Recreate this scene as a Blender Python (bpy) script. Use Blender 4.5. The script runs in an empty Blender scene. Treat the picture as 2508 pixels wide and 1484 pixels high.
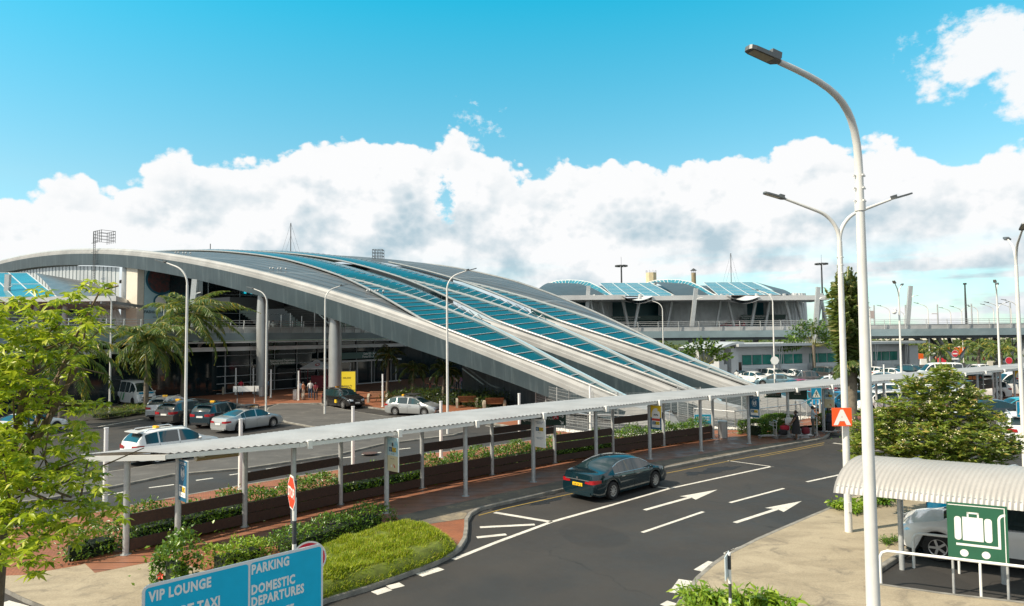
import bpy, bmesh, math, random
import numpy as np
from mathutils import Vector, Matrix
R = math.radians
rnd = random.Random(7)
SC = bpy.context.scene
COL = SC.collection
PI = math.pi

# ------------------------------------------------------------------ camera
IW, IH, FPX, HZ, ROLL, HC = 2507., 1484., 1671., 820., -.009, 6.3
TH = math.atan((HZ - IH / 2) / FPX)
cam_d = bpy.data.cameras.new('camera')
cam = bpy.data.objects.new('camera', cam_d)
COL.objects.link(cam)
CR = Matrix.Rotation(PI / 2 + TH, 3, 'X') @ Matrix.Rotation(ROLL, 3, 'Z')
cam.matrix_world = Matrix.Translation((0, 0, HC)) @ CR.to_4x4()
cam_d.sensor_width = 36
cam_d.lens = 36 * FPX / IW
cam_d.clip_start = .3
cam_d.clip_end = 20000
SC.camera = cam

def ray(x, y): return CR @ Vector(((x - IW / 2) / FPX, -(y - IH / 2) / FPX, -1))
def g(x, y, z=0.):                      # ground point seen at a place in the survey picture
    d = ray(x, y); t = (z - HC) / d.z
    return (d.x * t, d.y * t)
def at(x, y, Y):
    d = ray(x, y); t = Y / d.y
    return Vector((d.x * t, Y, HC + d.z * t))
def zc(x0, y0, s, a, b): return ((x0 + a / s) * .8393, (y0 + b / s) * .8393)
def gz(c, a, b, z=0.): return g(*zc(*c, a, b), z)

# ------------------------------------------------------------------ sky and sun
SUN_AZ = Vector((-.93, -.36)).normalized()     # horizontal direction towards the sun
SUN_EL = R(44)
w = bpy.data.worlds.new('World'); SC.world = w; w.use_nodes = True
w.cycles.sampling_method = 'MANUAL'; w.cycles.sample_map_resolution = 256
wt = w.node_tree; wt.nodes.clear()
class NT:
    def __init__(s, t): s.t = t
    def n(s, typ, **kw):
        o = s.t.nodes.new(typ)
        for k, v in kw.items(): setattr(o, k, v)
        return o
    def ln(s, a, b): s.t.links.new(a, b)
    def put(s, sock, v):
        if hasattr(v, 'links'): s.ln(v, sock)
        else: sock.default_value = v
    def m(s, op, a, b=0., c=None, clamp=False):
        o = s.n('ShaderNodeMath', operation=op, use_clamp=clamp)
        s.put(o.inputs[0], a); s.put(o.inputs[1], b)
        if c is not None: s.put(o.inputs[2], c)
        return o.outputs[0]
    def mr(s, v, a, b, c=0., d=1., smooth=True):
        o = s.n('ShaderNodeMapRange', interpolation_type='SMOOTHSTEP' if smooth else 'LINEAR')
        for i, x in enumerate((v, a, b, c, d)): s.put(o.inputs[i], x)
        return o.outputs[0]
    def mix(s, f, a, b, mode='MIX'):
        o = s.n('ShaderNodeMix', data_type='RGBA', blend_type=mode)
        s.put(o.inputs[0], f); s.put(o.inputs[6], a); s.put(o.inputs[7], b)
        return o.outputs[2]
    def noise(s, vec, scale, detail=4., rough=.5, dist=0., dim='3D'):
        o = s.n('ShaderNodeTexNoise', noise_dimensions=dim)
        if vec is not None: s.ln(vec, o.inputs['Vector'])
        s.put(o.inputs['Scale'], scale); s.put(o.inputs['Detail'], detail)
        s.put(o.inputs['Roughness'], rough); s.put(o.inputs['Distortion'], dist)
        return o.outputs['Fac']
    def comb(s, x, y, z=0.):
        o = s.n('ShaderNodeCombineXYZ')
        for i, v in enumerate((x, y, z)): s.put(o.inputs[i], v)
        return o.outputs[0]
N = NT(wt)
tc = N.n('ShaderNodeTexCoord')
sep = N.n('ShaderNodeSeparateXYZ'); N.ln(tc.outputs['Generated'], sep.inputs[0])
dx, dy, dz = sep.outputs
hyp = N.m('SQRT', N.m('ADD', N.m('MULTIPLY', dx, dx), N.m('MULTIPLY', dy, dy)))
az = N.m('ARCTAN2', dx, dy)
te = N.m('DIVIDE', dz, N.m('MAXIMUM', hyp, .02))
sky = N.n('ShaderNodeTexSky', sky_type='NISHITA', sun_disc=False, sun_elevation=SUN_EL,
          sun_rotation=math.atan2(SUN_AZ.x, SUN_AZ.y), altitude=30., air_density=1., dust_density=.6, ozone_density=1.)
# turquoise air: deeper higher, paler low; whitened out of view to cut cyan fill
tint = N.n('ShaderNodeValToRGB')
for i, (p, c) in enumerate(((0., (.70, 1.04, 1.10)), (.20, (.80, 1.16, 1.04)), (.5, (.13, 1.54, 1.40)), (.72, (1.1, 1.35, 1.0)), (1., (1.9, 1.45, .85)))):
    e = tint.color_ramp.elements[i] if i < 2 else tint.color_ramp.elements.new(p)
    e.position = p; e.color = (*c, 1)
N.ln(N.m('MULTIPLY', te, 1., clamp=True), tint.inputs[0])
SKY_K = .126
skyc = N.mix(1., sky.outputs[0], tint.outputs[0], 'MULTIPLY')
skyc = N.mix(1., skyc, (SKY_K, SKY_K, SKY_K, 1), 'MULTIPLY')
# cumulus bank: top height by compass direction, broken up by layered noise
prof = [(-3.14, .55), (-2.2, .65), (-1.5, .5), (-1.15, .34), (-.9, .2)]  # bank raised high out of view to whiten the fill light
for x, y in ((0, 490), (60, 450), (130, 425), (180, 410), (225, 440), (275, 475), (330, 452), (400, 405), (455, 380), (540, 385),
             (640, 392), (700, 372), (745, 345), (810, 322), (860, 338), (905, 342), (960, 312), (1005, 322), (1045, 348), (1090, 335),
             (1140, 336), (1165, 378), (1200, 402), (1240, 425), (1330, 405), (1385, 358), (1440, 392), (1510, 408), (1580, 432), (1630, 432),
             (1670, 405), (1730, 392), (1790, 368), (1850, 368), (1900, 348), (1965, 322), (2030, 332), (2085, 350), (2150, 342), (2230, 350),
             (2275, 385), (2312, 428), (2345, 415), (2400, 368), (2455, 360), (2507, 378)):
    d = ray(x, y); prof.append((math.atan2(d.x, d.y), d.z / math.hypot(d.x, d.y)))
prof += [(.85, .22), (1.15, .36), (1.6, .5), (2.3, .62), (3.14, .55)]  # raised out of view on this side too, for whiter fill
fc = N.n('ShaderNodeFloatCurve')
cv = fc.mapping.curves[0]; fc.mapping.use_clip = False
while len(cv.points) > 2: cv.points.remove(cv.points[-1])
pp = [((a + PI) / (2 * PI), t) for a, t in sorted(prof)]
cv.points[0].location = pp[0]; cv.points[1].location = pp[-1]
for p in pp[1:-1]: cv.points.new(*p)
for p in cv.points: p.handle_type = 'VECTOR'
fc.mapping.update()
N.ln(N.m('DIVIDE', N.m('ADD', az, PI), 2 * PI), fc.inputs[1])
top = fc.outputs[0]
def cvec(da=0., dt=0.):
    return N.comb(N.m('ADD', az, da), N.m('MULTIPLY', N.m('ADD', te, dt), 1.25), .37)
v0 = cvec()
def billow(v):
    a = N.noise(v, 7., 6., .56, 0., '2D')
    vo = N.n('ShaderNodeTexVoronoi', feature='SMOOTH_F1', voronoi_dimensions='2D'); N.ln(v, vo.inputs['Vector'])
    vo.inputs['Scale'].default_value = 17.; vo.inputs['Smoothness'].default_value = .8
    vo2 = N.n('ShaderNodeTexVoronoi', feature='F1', voronoi_dimensions='2D'); N.ln(v, vo2.inputs['Vector'])
    vo2.inputs['Scale'].default_value = 62.
    b = N.m('ADD', N.m('MULTIPLY', vo.outputs['Distance'], -.34), N.m('MULTIPLY', vo2.outputs['Distance'], -.15))
    return N.m('ADD', a, b), a
n0, p0 = billow(v0); n1, p2 = billow(cvec(-.007, .013)); p1 = N.noise(cvec(-.014, .026), 7., 6., .56, 0., '2D')
fine = N.noise(v0, 46., 4., .62, 0., '2D')
edge = N.m('SUBTRACT', N.m('ADD', top, N.m('ADD', N.m('MULTIPLY', N.m('SUBTRACT', n0, .30), .095), N.m('MULTIPLY', N.m('SUBTRACT', fine, .5), .018))), te)
dens = N.mr(edge, -.002, .008)
# lone cloud high up, and torn scraps
def blob(px, py, rx, ry, amp):
    d = ray(px, py); a0 = math.atan2(d.x, d.y); t0 = d.z / math.hypot(d.x, d.y)
    ax = N.m('DIVIDE', N.m('SUBTRACT', az, a0), rx); ay = N.m('DIVIDE', N.m('SUBTRACT', te, t0), ry)
    q = N.m('SQRT', N.m('ADD', N.m('MULTIPLY', ax, ax), N.m('MULTIPLY', ay, ay)))
    return N.m('SUBTRACT', amp, N.m('MULTIPLY', q, amp))
hb = N.m('ADD', N.m('MAXIMUM', blob(2415, 112, .085, .058, .75), N.m('MAXIMUM', blob(2510, 175, .06, .06, .6), blob(2340, 185, .035, .03, .25))),
         N.m('ADD', N.m('MULTIPLY', N.m('SUBTRACT', n0, .30), 1.1), N.m('MULTIPLY', N.m('SUBTRACT', fine, .5), .6)))
hi = N.m('MULTIPLY', N.mr(hb, .04, .36), .96)
wb = N.m('ADD', N.m('MAXIMUM', blob(1185, 312, .04, .022, .25), blob(1140, 275, .02, .02, .2)),
         N.m('MULTIPLY', N.m('SUBTRACT', fine, .5), 1.3))
wisp = N.m('MULTIPLY', N.mr(wb, .1, .45), .55)
hole = N.mr(N.m('ADD', blob(1092, 490, .021, .05, .5), N.m('MULTIPLY', N.m('SUBTRACT', fine, .5), .9)), .12, .4)
# low down the bank thins into pale bands
band = N.noise(N.comb(N.m('MULTIPLY', az, 1.6), N.m('MULTIPLY', te, 9.), .1), 3.2, 4., .55, 0., '2D')
rgt = N.mr(az, .12, .38)
gap = N.m('MULTIPLY', N.m('MULTIPLY', N.mr(te, .135, .06), N.mr(band, .40, .60)), N.m('ADD', .25, N.m('MULTIPLY', rgt, .60)))
dens = N.m('MULTIPLY', dens, N.m('SUBTRACT', 1., hole))
dens = N.m('MULTIPLY', dens, N.m('SUBTRACT', 1., gap))
zen = N.m('MULTIPLY', N.mr(te, .68, .95), N.mr(N.noise(tc.outputs['Generated'], 2.6, 4., .55), .44, .58))      # broken cloud added overhead, out of frame, to whiten the fill light
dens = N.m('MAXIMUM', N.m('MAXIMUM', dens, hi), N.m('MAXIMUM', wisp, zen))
dens = N.m('MULTIPLY', dens, N.mr(te, -.01, .01))
# own shade of the bank: relief against the light plus broad grey bellies
relief = N.m('ADD', N.m('MULTIPLY', N.m('SUBTRACT', p1, p0), 2.2), N.m('MULTIPLY', N.m('SUBTRACT', n1, n0), 1.5))
big = N.noise(v0, 4.2, 4., .5, 0., '2D')
depth = N.mr(edge, .02, .16)
grey = N.m('MULTIPLY', N.m('MULTIPLY', N.mr(big, .42, .66), depth), .8)
gb = N.m('ADD', N.m('MAXIMUM', N.m('MAXIMUM', blob(1440, 540, .105, .055, 1.), blob(1000, 530, .06, .075, .8)), blob(1640, 580, .085, .032, .9)),
         N.m('MULTIPLY', N.m('SUBTRACT', n0, .33), 2.6))
grey = N.m('MAXIMUM', grey, N.m('MULTIPLY', N.mr(gb, .2, .85), N.mr(edge, .0, .05)))
sh = N.m('ADD', N.m('MULTIPLY', grey, .80), N.m('MULTIPLY', N.m('MULTIPLY', relief, N.mr(edge, .0, .06)), 1.), clamp=True)
cl = N.mix(sh, (.74, .745, .75, 1), (.37, .475, .535, 1))
col = N.mix(dens, skyc, cl)
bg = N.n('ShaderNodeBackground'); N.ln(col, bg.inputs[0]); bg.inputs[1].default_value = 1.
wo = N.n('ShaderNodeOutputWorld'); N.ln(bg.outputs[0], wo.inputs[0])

sd = bpy.data.lights.new('sun', 'SUN'); sd.energy = 5.0; sd.angle = R(.5); sd.color = (1., .88, .70)
sun = bpy.data.objects.new('sun', sd); COL.objects.link(sun)
sun.rotation_euler = Vector((SUN_AZ.x * math.cos(SUN_EL), SUN_AZ.y * math.cos(SUN_EL), math.sin(SUN_EL))).to_track_quat('Z', 'Y').to_euler()
sun.location = (-40, -20, 60)
SC.view_settings.view_transform = 'Standard'; SC.view_settings.look = 'None'
SC.view_settings.exposure = .40; SC.view_settings.gamma = 1.
# ------------------------------------------------------------------ materials
MATS = {}
def mat(name, col, rough=.6, metal=0., var=.0, vs=3., var2=None, island=0., bump=0., bs=40., spec=.5, coat=0., emit=None, alpha=1., trans=0., stretch=None, fine=0., sheen=0.):
    if name in MATS: return MATS[name]
    m = bpy.data.materials.new(name); m.use_nodes = True
    t = NT(m.node_tree); b = m.node_tree.nodes['Principled BSDF']
    c = (*col, 1)
    b.inputs['Roughness'].default_value = rough; b.inputs['Metallic'].default_value = metal
    b.inputs['Specular IOR Level'].default_value = spec
    if coat: b.inputs['Coat Weight'].default_value = coat; b.inputs['Coat Roughness'].default_value = .04
    src = None
    if var or bump or fine:
        tcn = t.n('ShaderNodeTexCoord'); vec = tcn.outputs['Object']
        if stretch:
            mp = t.n('ShaderNodeMapping'); t.ln(vec, mp.inputs[0]); mp.inputs['Scale'].default_value = stretch; vec = mp.outputs[0]
    if var:
        f = t.mr(t.noise(vec, vs, 6., .6), .3, .7)
        c2 = var2 if var2 else tuple(max(0, x * (1 - var)) for x in col)
        src = t.mix(f, c, (*c2, 1))
    if fine:
        f = t.mr(t.noise(vec, vs * 22, 3., .6), .25, .75, 1 - fine, 1 + fine)
        src = t.mix(1., src if src else c, t.comb(f, f, f), 'MULTIPLY')
    if island:
        gn = t.n('ShaderNodeNewGeometry')
        f = t.mr(gn.outputs['Random Per Island'], 0., 1., 1 - island, 1 + island, False)
        src = t.mix(1., src if src else c, t.comb(f, f, f), 'MULTIPLY')
    if src: t.ln(src, b.inputs['Base Color'])
    else: b.inputs['Base Color'].default_value = c
    if bump:
        bn = t.n('ShaderNodeBump'); bn.inputs['Strength'].default_value = bump; bn.inputs['Distance'].default_value = .02
        t.ln(t.noise(vec, bs, 5., .6), bn.inputs['Height']); t.ln(bn.outputs[0], b.inputs['Normal'])
    if emit: b.inputs['Emission Color'].default_value = (*emit[0], 1); b.inputs['Emission Strength'].default_value = emit[1]
    if alpha < 1: b.inputs['Alpha'].default_value = alpha
    if trans: b.inputs['Transmission Weight'].default_value = trans
    MATS[name] = m
    return m
def leafmat(name, c1, c2, c3=None, rough=.45, tr=.35):
    if name in MATS: return MATS[name]
    m = bpy.data.materials.new(name); m.use_nodes = True
    t = NT(m.node_tree); b = m.node_tree.nodes['Principled BSDF']
    gn = t.n('ShaderNodeNewGeometry'); r = t.n('ShaderNodeValToRGB')
    r.color_ramp.elements[0].color = (*c1, 1); r.color_ramp.elements[1].color = (*c2, 1)
    if c3: r.color_ramp.elements[1].position = .8; e = r.color_ramp.elements.new(.97); e.color = (*c3, 1)
    t.ln(gn.outputs['Random Per Island'], r.inputs[0]); t.ln(r.outputs[0], b.inputs['Base Color'])
    b.inputs['Roughness'].default_value = rough
    tb = t.n('ShaderNodeBsdfTranslucent'); mx = t.n('ShaderNodeMixShader'); mx.inputs[0].default_value = tr
    t.ln(t.mix(.35, r.outputs[0], (.5, .62, .04, 1)), tb.inputs[0])
    t.ln(b.outputs[0], mx.inputs[1]); t.ln(tb.outputs[0], mx.inputs[2])
    t.ln(mx.outputs[0], m.node_tree.nodes['Material Output'].inputs[0])
    MATS[name] = m
    return m
# ------------------------------------------------------------------ mesh building
class MB:
    def __init__(s): s.v = []; s.f = []; s.mi = []
    def face(s, pts, m=0):
        k = len(s.v); s.v += [tuple(p) for p in pts]; s.f.append(tuple(range(k, k + len(pts)))); s.mi.append(m); return s
    def raw(s, v, f, m=0):
        k = len(s.v); s.v += [tuple(p) for p in v]; s.f += [tuple(i + k for i in q) for q in f]; s.mi += [m] * len(f); return s
    def box(s, c, d, rz=0., m=0, rx=0., ry=0.):
        M = Matrix.Rotation(rz, 3, 'Z') @ Matrix.Rotation(ry, 3, 'Y') @ Matrix.Rotation(rx, 3, 'X')
        c = Vector(c); h = [x / 2 for x in d]
        v = [c + M @ Vector((sx * h[0], sy * h[1], sz * h[2])) for sx in (-1, 1) for sy in (-1, 1) for sz in (-1, 1)]
        return s.raw(v, [(0, 1, 3, 2), (4, 6, 7, 5), (0, 4, 5, 1), (2, 3, 7, 6), (0, 2, 6, 4), (1, 5, 7, 3)], m)
    def bar(s, a, b, wd, hh, m=0, up=(0, 0, 1)):
        a, b = Vector(a), Vector(b); d = (b - a).normalized(); sd = d.cross(Vector(up))
        if sd.length < 1e-4: sd = Vector((1, 0, 0))
        sd.normalize(); u = sd.cross(d)
        v = [p + sd * (i * wd / 2) + u * (j * hh / 2) for p in (a, b) for i in (-1, 1) for j in (-1, 1)]
        return s.raw(v, [(0, 2, 3, 1), (4, 5, 7, 6), (0, 1, 5, 4), (2, 6, 7, 3), (0, 4, 6, 2), (1, 3, 7, 5)], m)
    def tube(s, pts, r, n=10, m=0, cap=True, rs=None):
        pts = [Vector(p) for p in pts]; k0 = len(s.v); L = len(pts); ref = None
        for i, p in enumerate(pts):
            d = (pts[min(i + 1, L - 1)] - pts[max(i - 1, 0)]).normalized()
            if ref is None:
                ref = d.cross(Vector((0, 0, 1)))
                if ref.length < 1e-3: ref = Vector((1, 0, 0))
            ref = (ref - d * ref.dot(d)).normalized(); w2 = d.cross(ref); rr = rs[i] if rs else r
            for j in range(n):
                a = 2 * PI * j / n; s.v.append(tuple(p + (ref * math.cos(a) + w2 * math.sin(a)) * rr))
        for i in range(L - 1):
            for j in range(n):
                a = k0 + i * n + j; b = k0 + i * n + (j + 1) % n
                s.f.append((a, b, b + n, a + n)); s.mi.append(m)
        if cap:
            s.f.append(tuple(k0 + j for j in reversed(range(n)))); s.f.append(tuple(k0 + (L - 1) * n + j for j in range(n))); s.mi += [m, m]
        return s
    def cyl(s, p, r, h, n=12, m=0, r2=None):
        p = Vector(p); return s.tube([p, p + Vector((0, 0, h))], r, n, m, rs=[r, r if r2 is None else r2])
    def prism(s, poly, z0, z1, m=0, top=True, bottom=False, mt=None):
        n = len(poly); k = len(s.v)
        s.v += [(p[0], p[1], z0) for p in poly] + [(p[0], p[1], z1) for p in poly]
        for i in range(n):
            j = (i + 1) % n; s.f.append((k + i, k + j, k + n + j, k + n + i)); s.mi.append(m)
        if top: s.f.append(tuple(k + n + i for i in range(n))); s.mi.append(m if mt is None else mt)
        if bottom: s.f.append(tuple(k + i for i in reversed(range(n)))); s.mi.append(m)
        return s
    def grid(s, P, m=0, close=False):
        nu, nv = len(P), len(P[0]); k = len(s.v)
        for row in P: s.v += [tuple(p) for p in row]
        for i in range(nu - 1):
            for j in range(nv - 1 + (1 if close else 0)):
                j2 = (j + 1) % nv
                s.f.append((k + i * nv + j, k + i * nv + j2, k + (i + 1) * nv + j2, k + (i + 1) * nv + j)); s.mi.append(m)
        return s
    def ico(s, c, r, sub=1, m=0, sc=(1, 1, 1)):
        bm = bmesh.new(); bmesh.ops.create_icosphere(bm, subdivisions=sub, radius=r)
        bm.verts.ensure_lookup_table()
        s.raw([(v.co.x * sc[0] + c[0], v.co.y * sc[1] + c[1], v.co.z * sc[2] + c[2]) for v in bm.verts], [[v.index for v in f.verts] for f in bm.faces], m)
        bm.free(); return s
    def mesh(s, name, mats, smooth=None):
        me = bpy.data.meshes.new(name); me.from_pydata(s.v, [], s.f)
        for x in (mats if isinstance(mats, (list, tuple)) else [mats]): me.materials.append(x)
        if any(s.mi): me.polygons.foreach_set('material_index', s.mi)
        if smooth is not None:
            me.polygons.foreach_set('use_smooth', [True] * len(s.f))
            if smooth < 180: me.set_sharp_from_angle(angle=R(smooth))
        me.update(); return me
    def build(s, name, mats, parent=None, smooth=None, loc=None, rz=0.):
        return put(name, s.mesh(name, mats, smooth), parent, loc, rz)
def put(name, me, parent=None, loc=None, rz=0.):
    o = bpy.data.objects.new(name, me); COL.objects.link(o)
    if parent: o.parent = parent
    if loc is not None: o.location = loc
    if rz: o.rotation_euler = (0, 0, rz)
    return o
def tag(o, label=None, cat=None, group=None, kind=None):
    for k, v in (('label', label), ('category', cat), ('group', group), ('kind', kind)):
        if v: o[k] = v
    return o
def thing(name, label, cat, loc=(0, 0, 0), rz=0., group=None):
    o = bpy.data.objects.new(name, None); COL.objects.link(o)
    o.empty_display_size = .2; o.location = loc; o.rotation_euler = (0, 0, rz)
    return tag(o, label, cat, group)
def dup(root, label, loc, rz=0., group=None, scale=None, mats=None):
    def cp(o, par):
        c = o.copy(); COL.objects.link(c)
        if par: c.parent = par
        if mats and c.type == 'MESH':
            for i, sl in enumerate(c.material_slots):
                nm = sl.material.name if sl.material else None
                if nm in mats: sl.link = 'OBJECT'; sl.material = mats[nm]
        for k in list(o.children): cp(k, c)
        return c
    r = cp(root, None); r.location = loc; r.rotation_euler = (0, 0, rz)
    if scale: r.scale = scale if hasattr(scale, '__len__') else (scale,) * 3
    tag(r, label, None, group); return r
def struct(name, mb, mats, smooth=None): return tag(mb.build(name, mats, None, smooth), kind='structure')
def text_mesh(txt, size, off=.0, align='CENTER', spacing=1., ext=.0):
    c = bpy.data.curves.new('lettering', 'FONT'); c.body = txt; c.size = size; c.align_x = align; c.offset = off
    c.space_character = spacing; c.resolution_u = 2; c.extrude = ext
    o = bpy.data.objects.new('lettering', c); COL.objects.link(o)
    dg = bpy.context.evaluated_depsgraph_get(); me = o.evaluated_get(dg).to_mesh()
    v = [tuple(p.co) for p in me.vertices]; f = [tuple(p.vertices) for p in me.polygons]
    o.evaluated_get(dg).to_mesh_clear(); COL.objects.unlink(o); bpy.data.objects.remove(o); bpy.data.curves.remove(c)
    return v, f
def put_text(mb, txt, size, o, ux, uz, m=0, off=.0, align='CENTER', spacing=1., sx=1.):
    o, ux, uz = Vector(o), Vector(ux).normalized(), Vector(uz).normalized()
    v, f = text_mesh(txt, size, off, align, spacing)
    mb.raw([o + ux * p[0] * sx + uz * p[1] for p in v], f, m)
def disc(mb, c, ux, uz, r, n=24, m=0, r2=None):
    c, ux, uz = Vector(c), Vector(ux), Vector(uz)
    mb.face([c + ux * (r * math.cos(2 * PI * i / n)) + uz * ((r2 or r) * math.sin(2 * PI * i / n)) for i in range(n)], m)
def poly3(mb, o, ux, uz, pts, m=0):
    o, ux, uz = Vector(o), Vector(ux), Vector(uz); mb.face([o + ux * a + uz * b for a, b in pts], m)
# leaves: n folded leaves at given centres, one mesh
def leaves(cent, L, W, nrm=None, rng=None, droop=.3, fold=.25, jit=.6, axis=None):
    rng = rng or np.random.default_rng(1); C = np.asarray(cent, float); n = len(C)
    L = np.broadcast_to(np.asarray(L, float), (n,)) * rng.uniform(.7, 1.25, n); W = np.broadcast_to(np.asarray(W, float), (n,)) * rng.uniform(.75, 1.2, n)
    if axis is None: A = rng.normal(size=(n, 3)); A[:, 2] = A[:, 2] * .5 - droop
    else: A = np.asarray(axis, float) + rng.normal(size=(n, 3)) * jit
    A /= np.linalg.norm(A, axis=1, keepdims=True)
    U = rng.normal(size=(n, 3)) * .5 + np.array([0, 0, 1.]); S = np.cross(A, U); S /= np.linalg.norm(S, axis=1, keepdims=True) + 1e-9
    Nn = np.cross(S, A)
    L = L[:, None]; W = W[:, None]
    p0 = C; p1 = C + A * L * .45 + S * W * .5 + Nn * W * fold; p2 = C + A * L - Nn * L * .1; p3 = C + A * L * .45 - S * W * .5 + Nn * W * fold; pm = C + A * L * .48
    V = np.stack([p0, p1, p2, p3, pm], 1).reshape(-1, 3)
    k = np.arange(n)[:, None] * 5
    F = np.concatenate([k + [0, 1, 4], k + [1, 2, 4], k + [2, 3, 4], k + [3, 0, 4]], 1).reshape(-1, 3)
    return V, F
def np_mesh(name, V, F, m):
    me = bpy.data.meshes.new(name); V = np.asarray(V, np.float32); F = np.asarray(F, np.int32); nf, c = F.shape
    me.vertices.add(len(V)); me.vertices.foreach_set('co', V.ravel())
    me.loops.add(nf * c); me.loops.foreach_set('vertex_index', F.ravel())
    me.polygons.add(nf); me.polygons.foreach_set('loop_start', np.arange(nf, dtype=np.int32) * c)
    me.materials.append(m); me.update(calc_edges=True); me.validate(); return me
def world_part(name, mb, mats, root, smooth=None):      # a part built in world coordinates under a root
    l = Vector(root.location); mb.v = [(p[0] - l.x, p[1] - l.y, p[2] - l.z) for p in mb.v]
    return mb.build(name, mats, root, smooth)
# ------------------------------------------------------------------ palette
white = mat('white_paint', (.78, .78, .76), .45, var=.1, vs=1.2)
galv = mat('galvanised_steel', (.50, .52, .53), .42, .35, var=.18, vs=8., fine=.06)
steel = mat('brushed_steel', (.56, .57, .58), .32, .75, var=.12, vs=6.)
polep = mat('pole_paint', (.70, .70, .68), .4, var=.12, vs=2.5)
dark = mat('dark_metal', (.05, .055, .06), .45)
black = mat('black_rubber', (.018, .018, .019), .75)
conc = mat('weathered_concrete', (.30, .275, .225), .85, var=.0, vs=.55, var2=None, bump=.25, bs=30., fine=.12)
kerbm = mat('kerb_stone', (.27, .26, .235), .9, var=.45, vs=2.5, bump=.4, bs=18., fine=.12)
def wornpaint():
    m = bpy.data.materials.new('road_paint'); m.use_nodes = True; t = NT(m.node_tree); b = m.node_tree.nodes['Principled BSDF']; v = t.n('ShaderNodeTexCoord').outputs['Object']
    f = t.m('MULTIPLY', t.mr(t.noise(v, 16., 6., .72), .55, .66), t.mr(t.noise(v, .5, 3., .5), .38, .58, .35, 1.))
    a = t.mix(t.mr(t.noise(v, 3., 5., .6), .3, .7), (.68, .66, .60, 1), (.50, .49, .46, 1)); t.ln(t.mix(f, a, (.07, .066, .06, 1)), b.inputs['Base Color']); b.inputs['Roughness'].default_value = .75; MATS['road_paint'] = m; return m
paintw = wornpaint()
painty = mat('yellow_line', (.36, .25, .06), .7, var=.3, vs=8.)
teal = mat('turquoise_glass', (.0, .075, .098), .18, 0., var=.28, vs=.3, spec=.12)
darkglass = mat('dark_glass', (.006, .016, .02), .06, 0., spec=.6)
redp = mat('red_sign', (.62, .03, .05), .4); bluep = mat('blue_sign', (.0, .30, .52), .4, var=.06, vs=3.); greenp = mat('dark_green_sign', (.012, .05, .038), .4)
signw = mat('sign_white', (.8, .8, .78), .4); orangep = mat('orange_sign', (.85, .10, .015), .45); yellowp = mat('yellow_panel', (.80, .55, .02), .45)
# ------------------------------------------------------------------ ground, road, pavements
ZK = .13
def asphalt(name, c, c2, hi):
    m = bpy.data.materials.new(name); m.use_nodes = True; t = NT(m.node_tree); b = m.node_tree.nodes['Principled BSDF']
    tcn = t.n('ShaderNodeTexCoord'); v = tcn.outputs['Object']
    a = t.mix(t.mr(t.noise(v, .22, 6., .62), .35, .68), (*c, 1), (*c2, 1))
    a = t.mix(t.m('MULTIPLY', t.mr(t.noise(v, .9, 7., .7, .6), .60, .74), .5), a, (*hi, 1))
    f = t.mr(t.noise(v, 60., 3., .7), .25, .8, .72, 1.3); a = t.mix(1., a, t.comb(f, f, f), 'MULTIPLY')
    wv = t.n('ShaderNodeVectorMath', operation='ADD'); nz = t.n('ShaderNodeTexNoise'); nz.inputs['Scale'].default_value = 1.2; t.ln(v, nz.inputs['Vector']); t.ln(v, wv.inputs[0]); t.ln(nz.outputs['Color'], wv.inputs[1])
    vo = t.n('ShaderNodeTexVoronoi', feature='DISTANCE_TO_EDGE', voronoi_dimensions='2D'); t.ln(wv.outputs[0], vo.inputs['Vector']); vo.inputs['Scale'].default_value = .22
    cr = t.m('MULTIPLY', t.m('LESS_THAN', vo.outputs['Distance'], .0035), t.mr(t.noise(v, .16, 2.), .48, .56)); a = t.mix(t.m('MULTIPLY', cr, .7), a, (.012, .012, .012, 1))
    pa = t.m('GREATER_THAN', t.noise(v, .13, 1., .4), .585); a = t.mix(t.m('MULTIPLY', pa, .35), a, (.018, .018, .019, 1))
    dr = t.mr(t.noise(v, 2.6, 6., .75, .4), .60, .72); a = t.mix(t.m('MULTIPLY', dr, .28), a, (.085, .078, .068, 1))
    t.ln(a, b.inputs['Base Color']); t.ln(t.mr(t.noise(v, .5, 4., .6), .3, .7, .62, .85), b.inputs['Roughness'])
    bn = t.n('ShaderNodeBump'); bn.inputs['Strength'].default_value = .5; bn.inputs['Distance'].default_value = .008
    t.ln(t.noise(v, 110., 3., .7), bn.inputs['Height']); t.ln(bn.outputs[0], b.inputs['Normal']); MATS[name] = m; return m
asph = asphalt('worn_asphalt', (.042, .039, .0365), (.031, .0295, .029), (.022, .0213, .0213))
gm = MB(); gm.face([(-4000, -600, 0), (4000, -600, 0), (4000, 9000, 0), (-4000, 9000, 0)])
struct('ground', gm, asph)
land = mat('far_scrub', (.045, .075, .03), .9, var=.5, vs=.02, fine=.2)
gm = MB(); gm.face([(-4000, 205, .02), (4000, 205, .02), (4000, 9000, .02), (-4000, 9000, .02)]); struct('grassland', gm, land)
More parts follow.
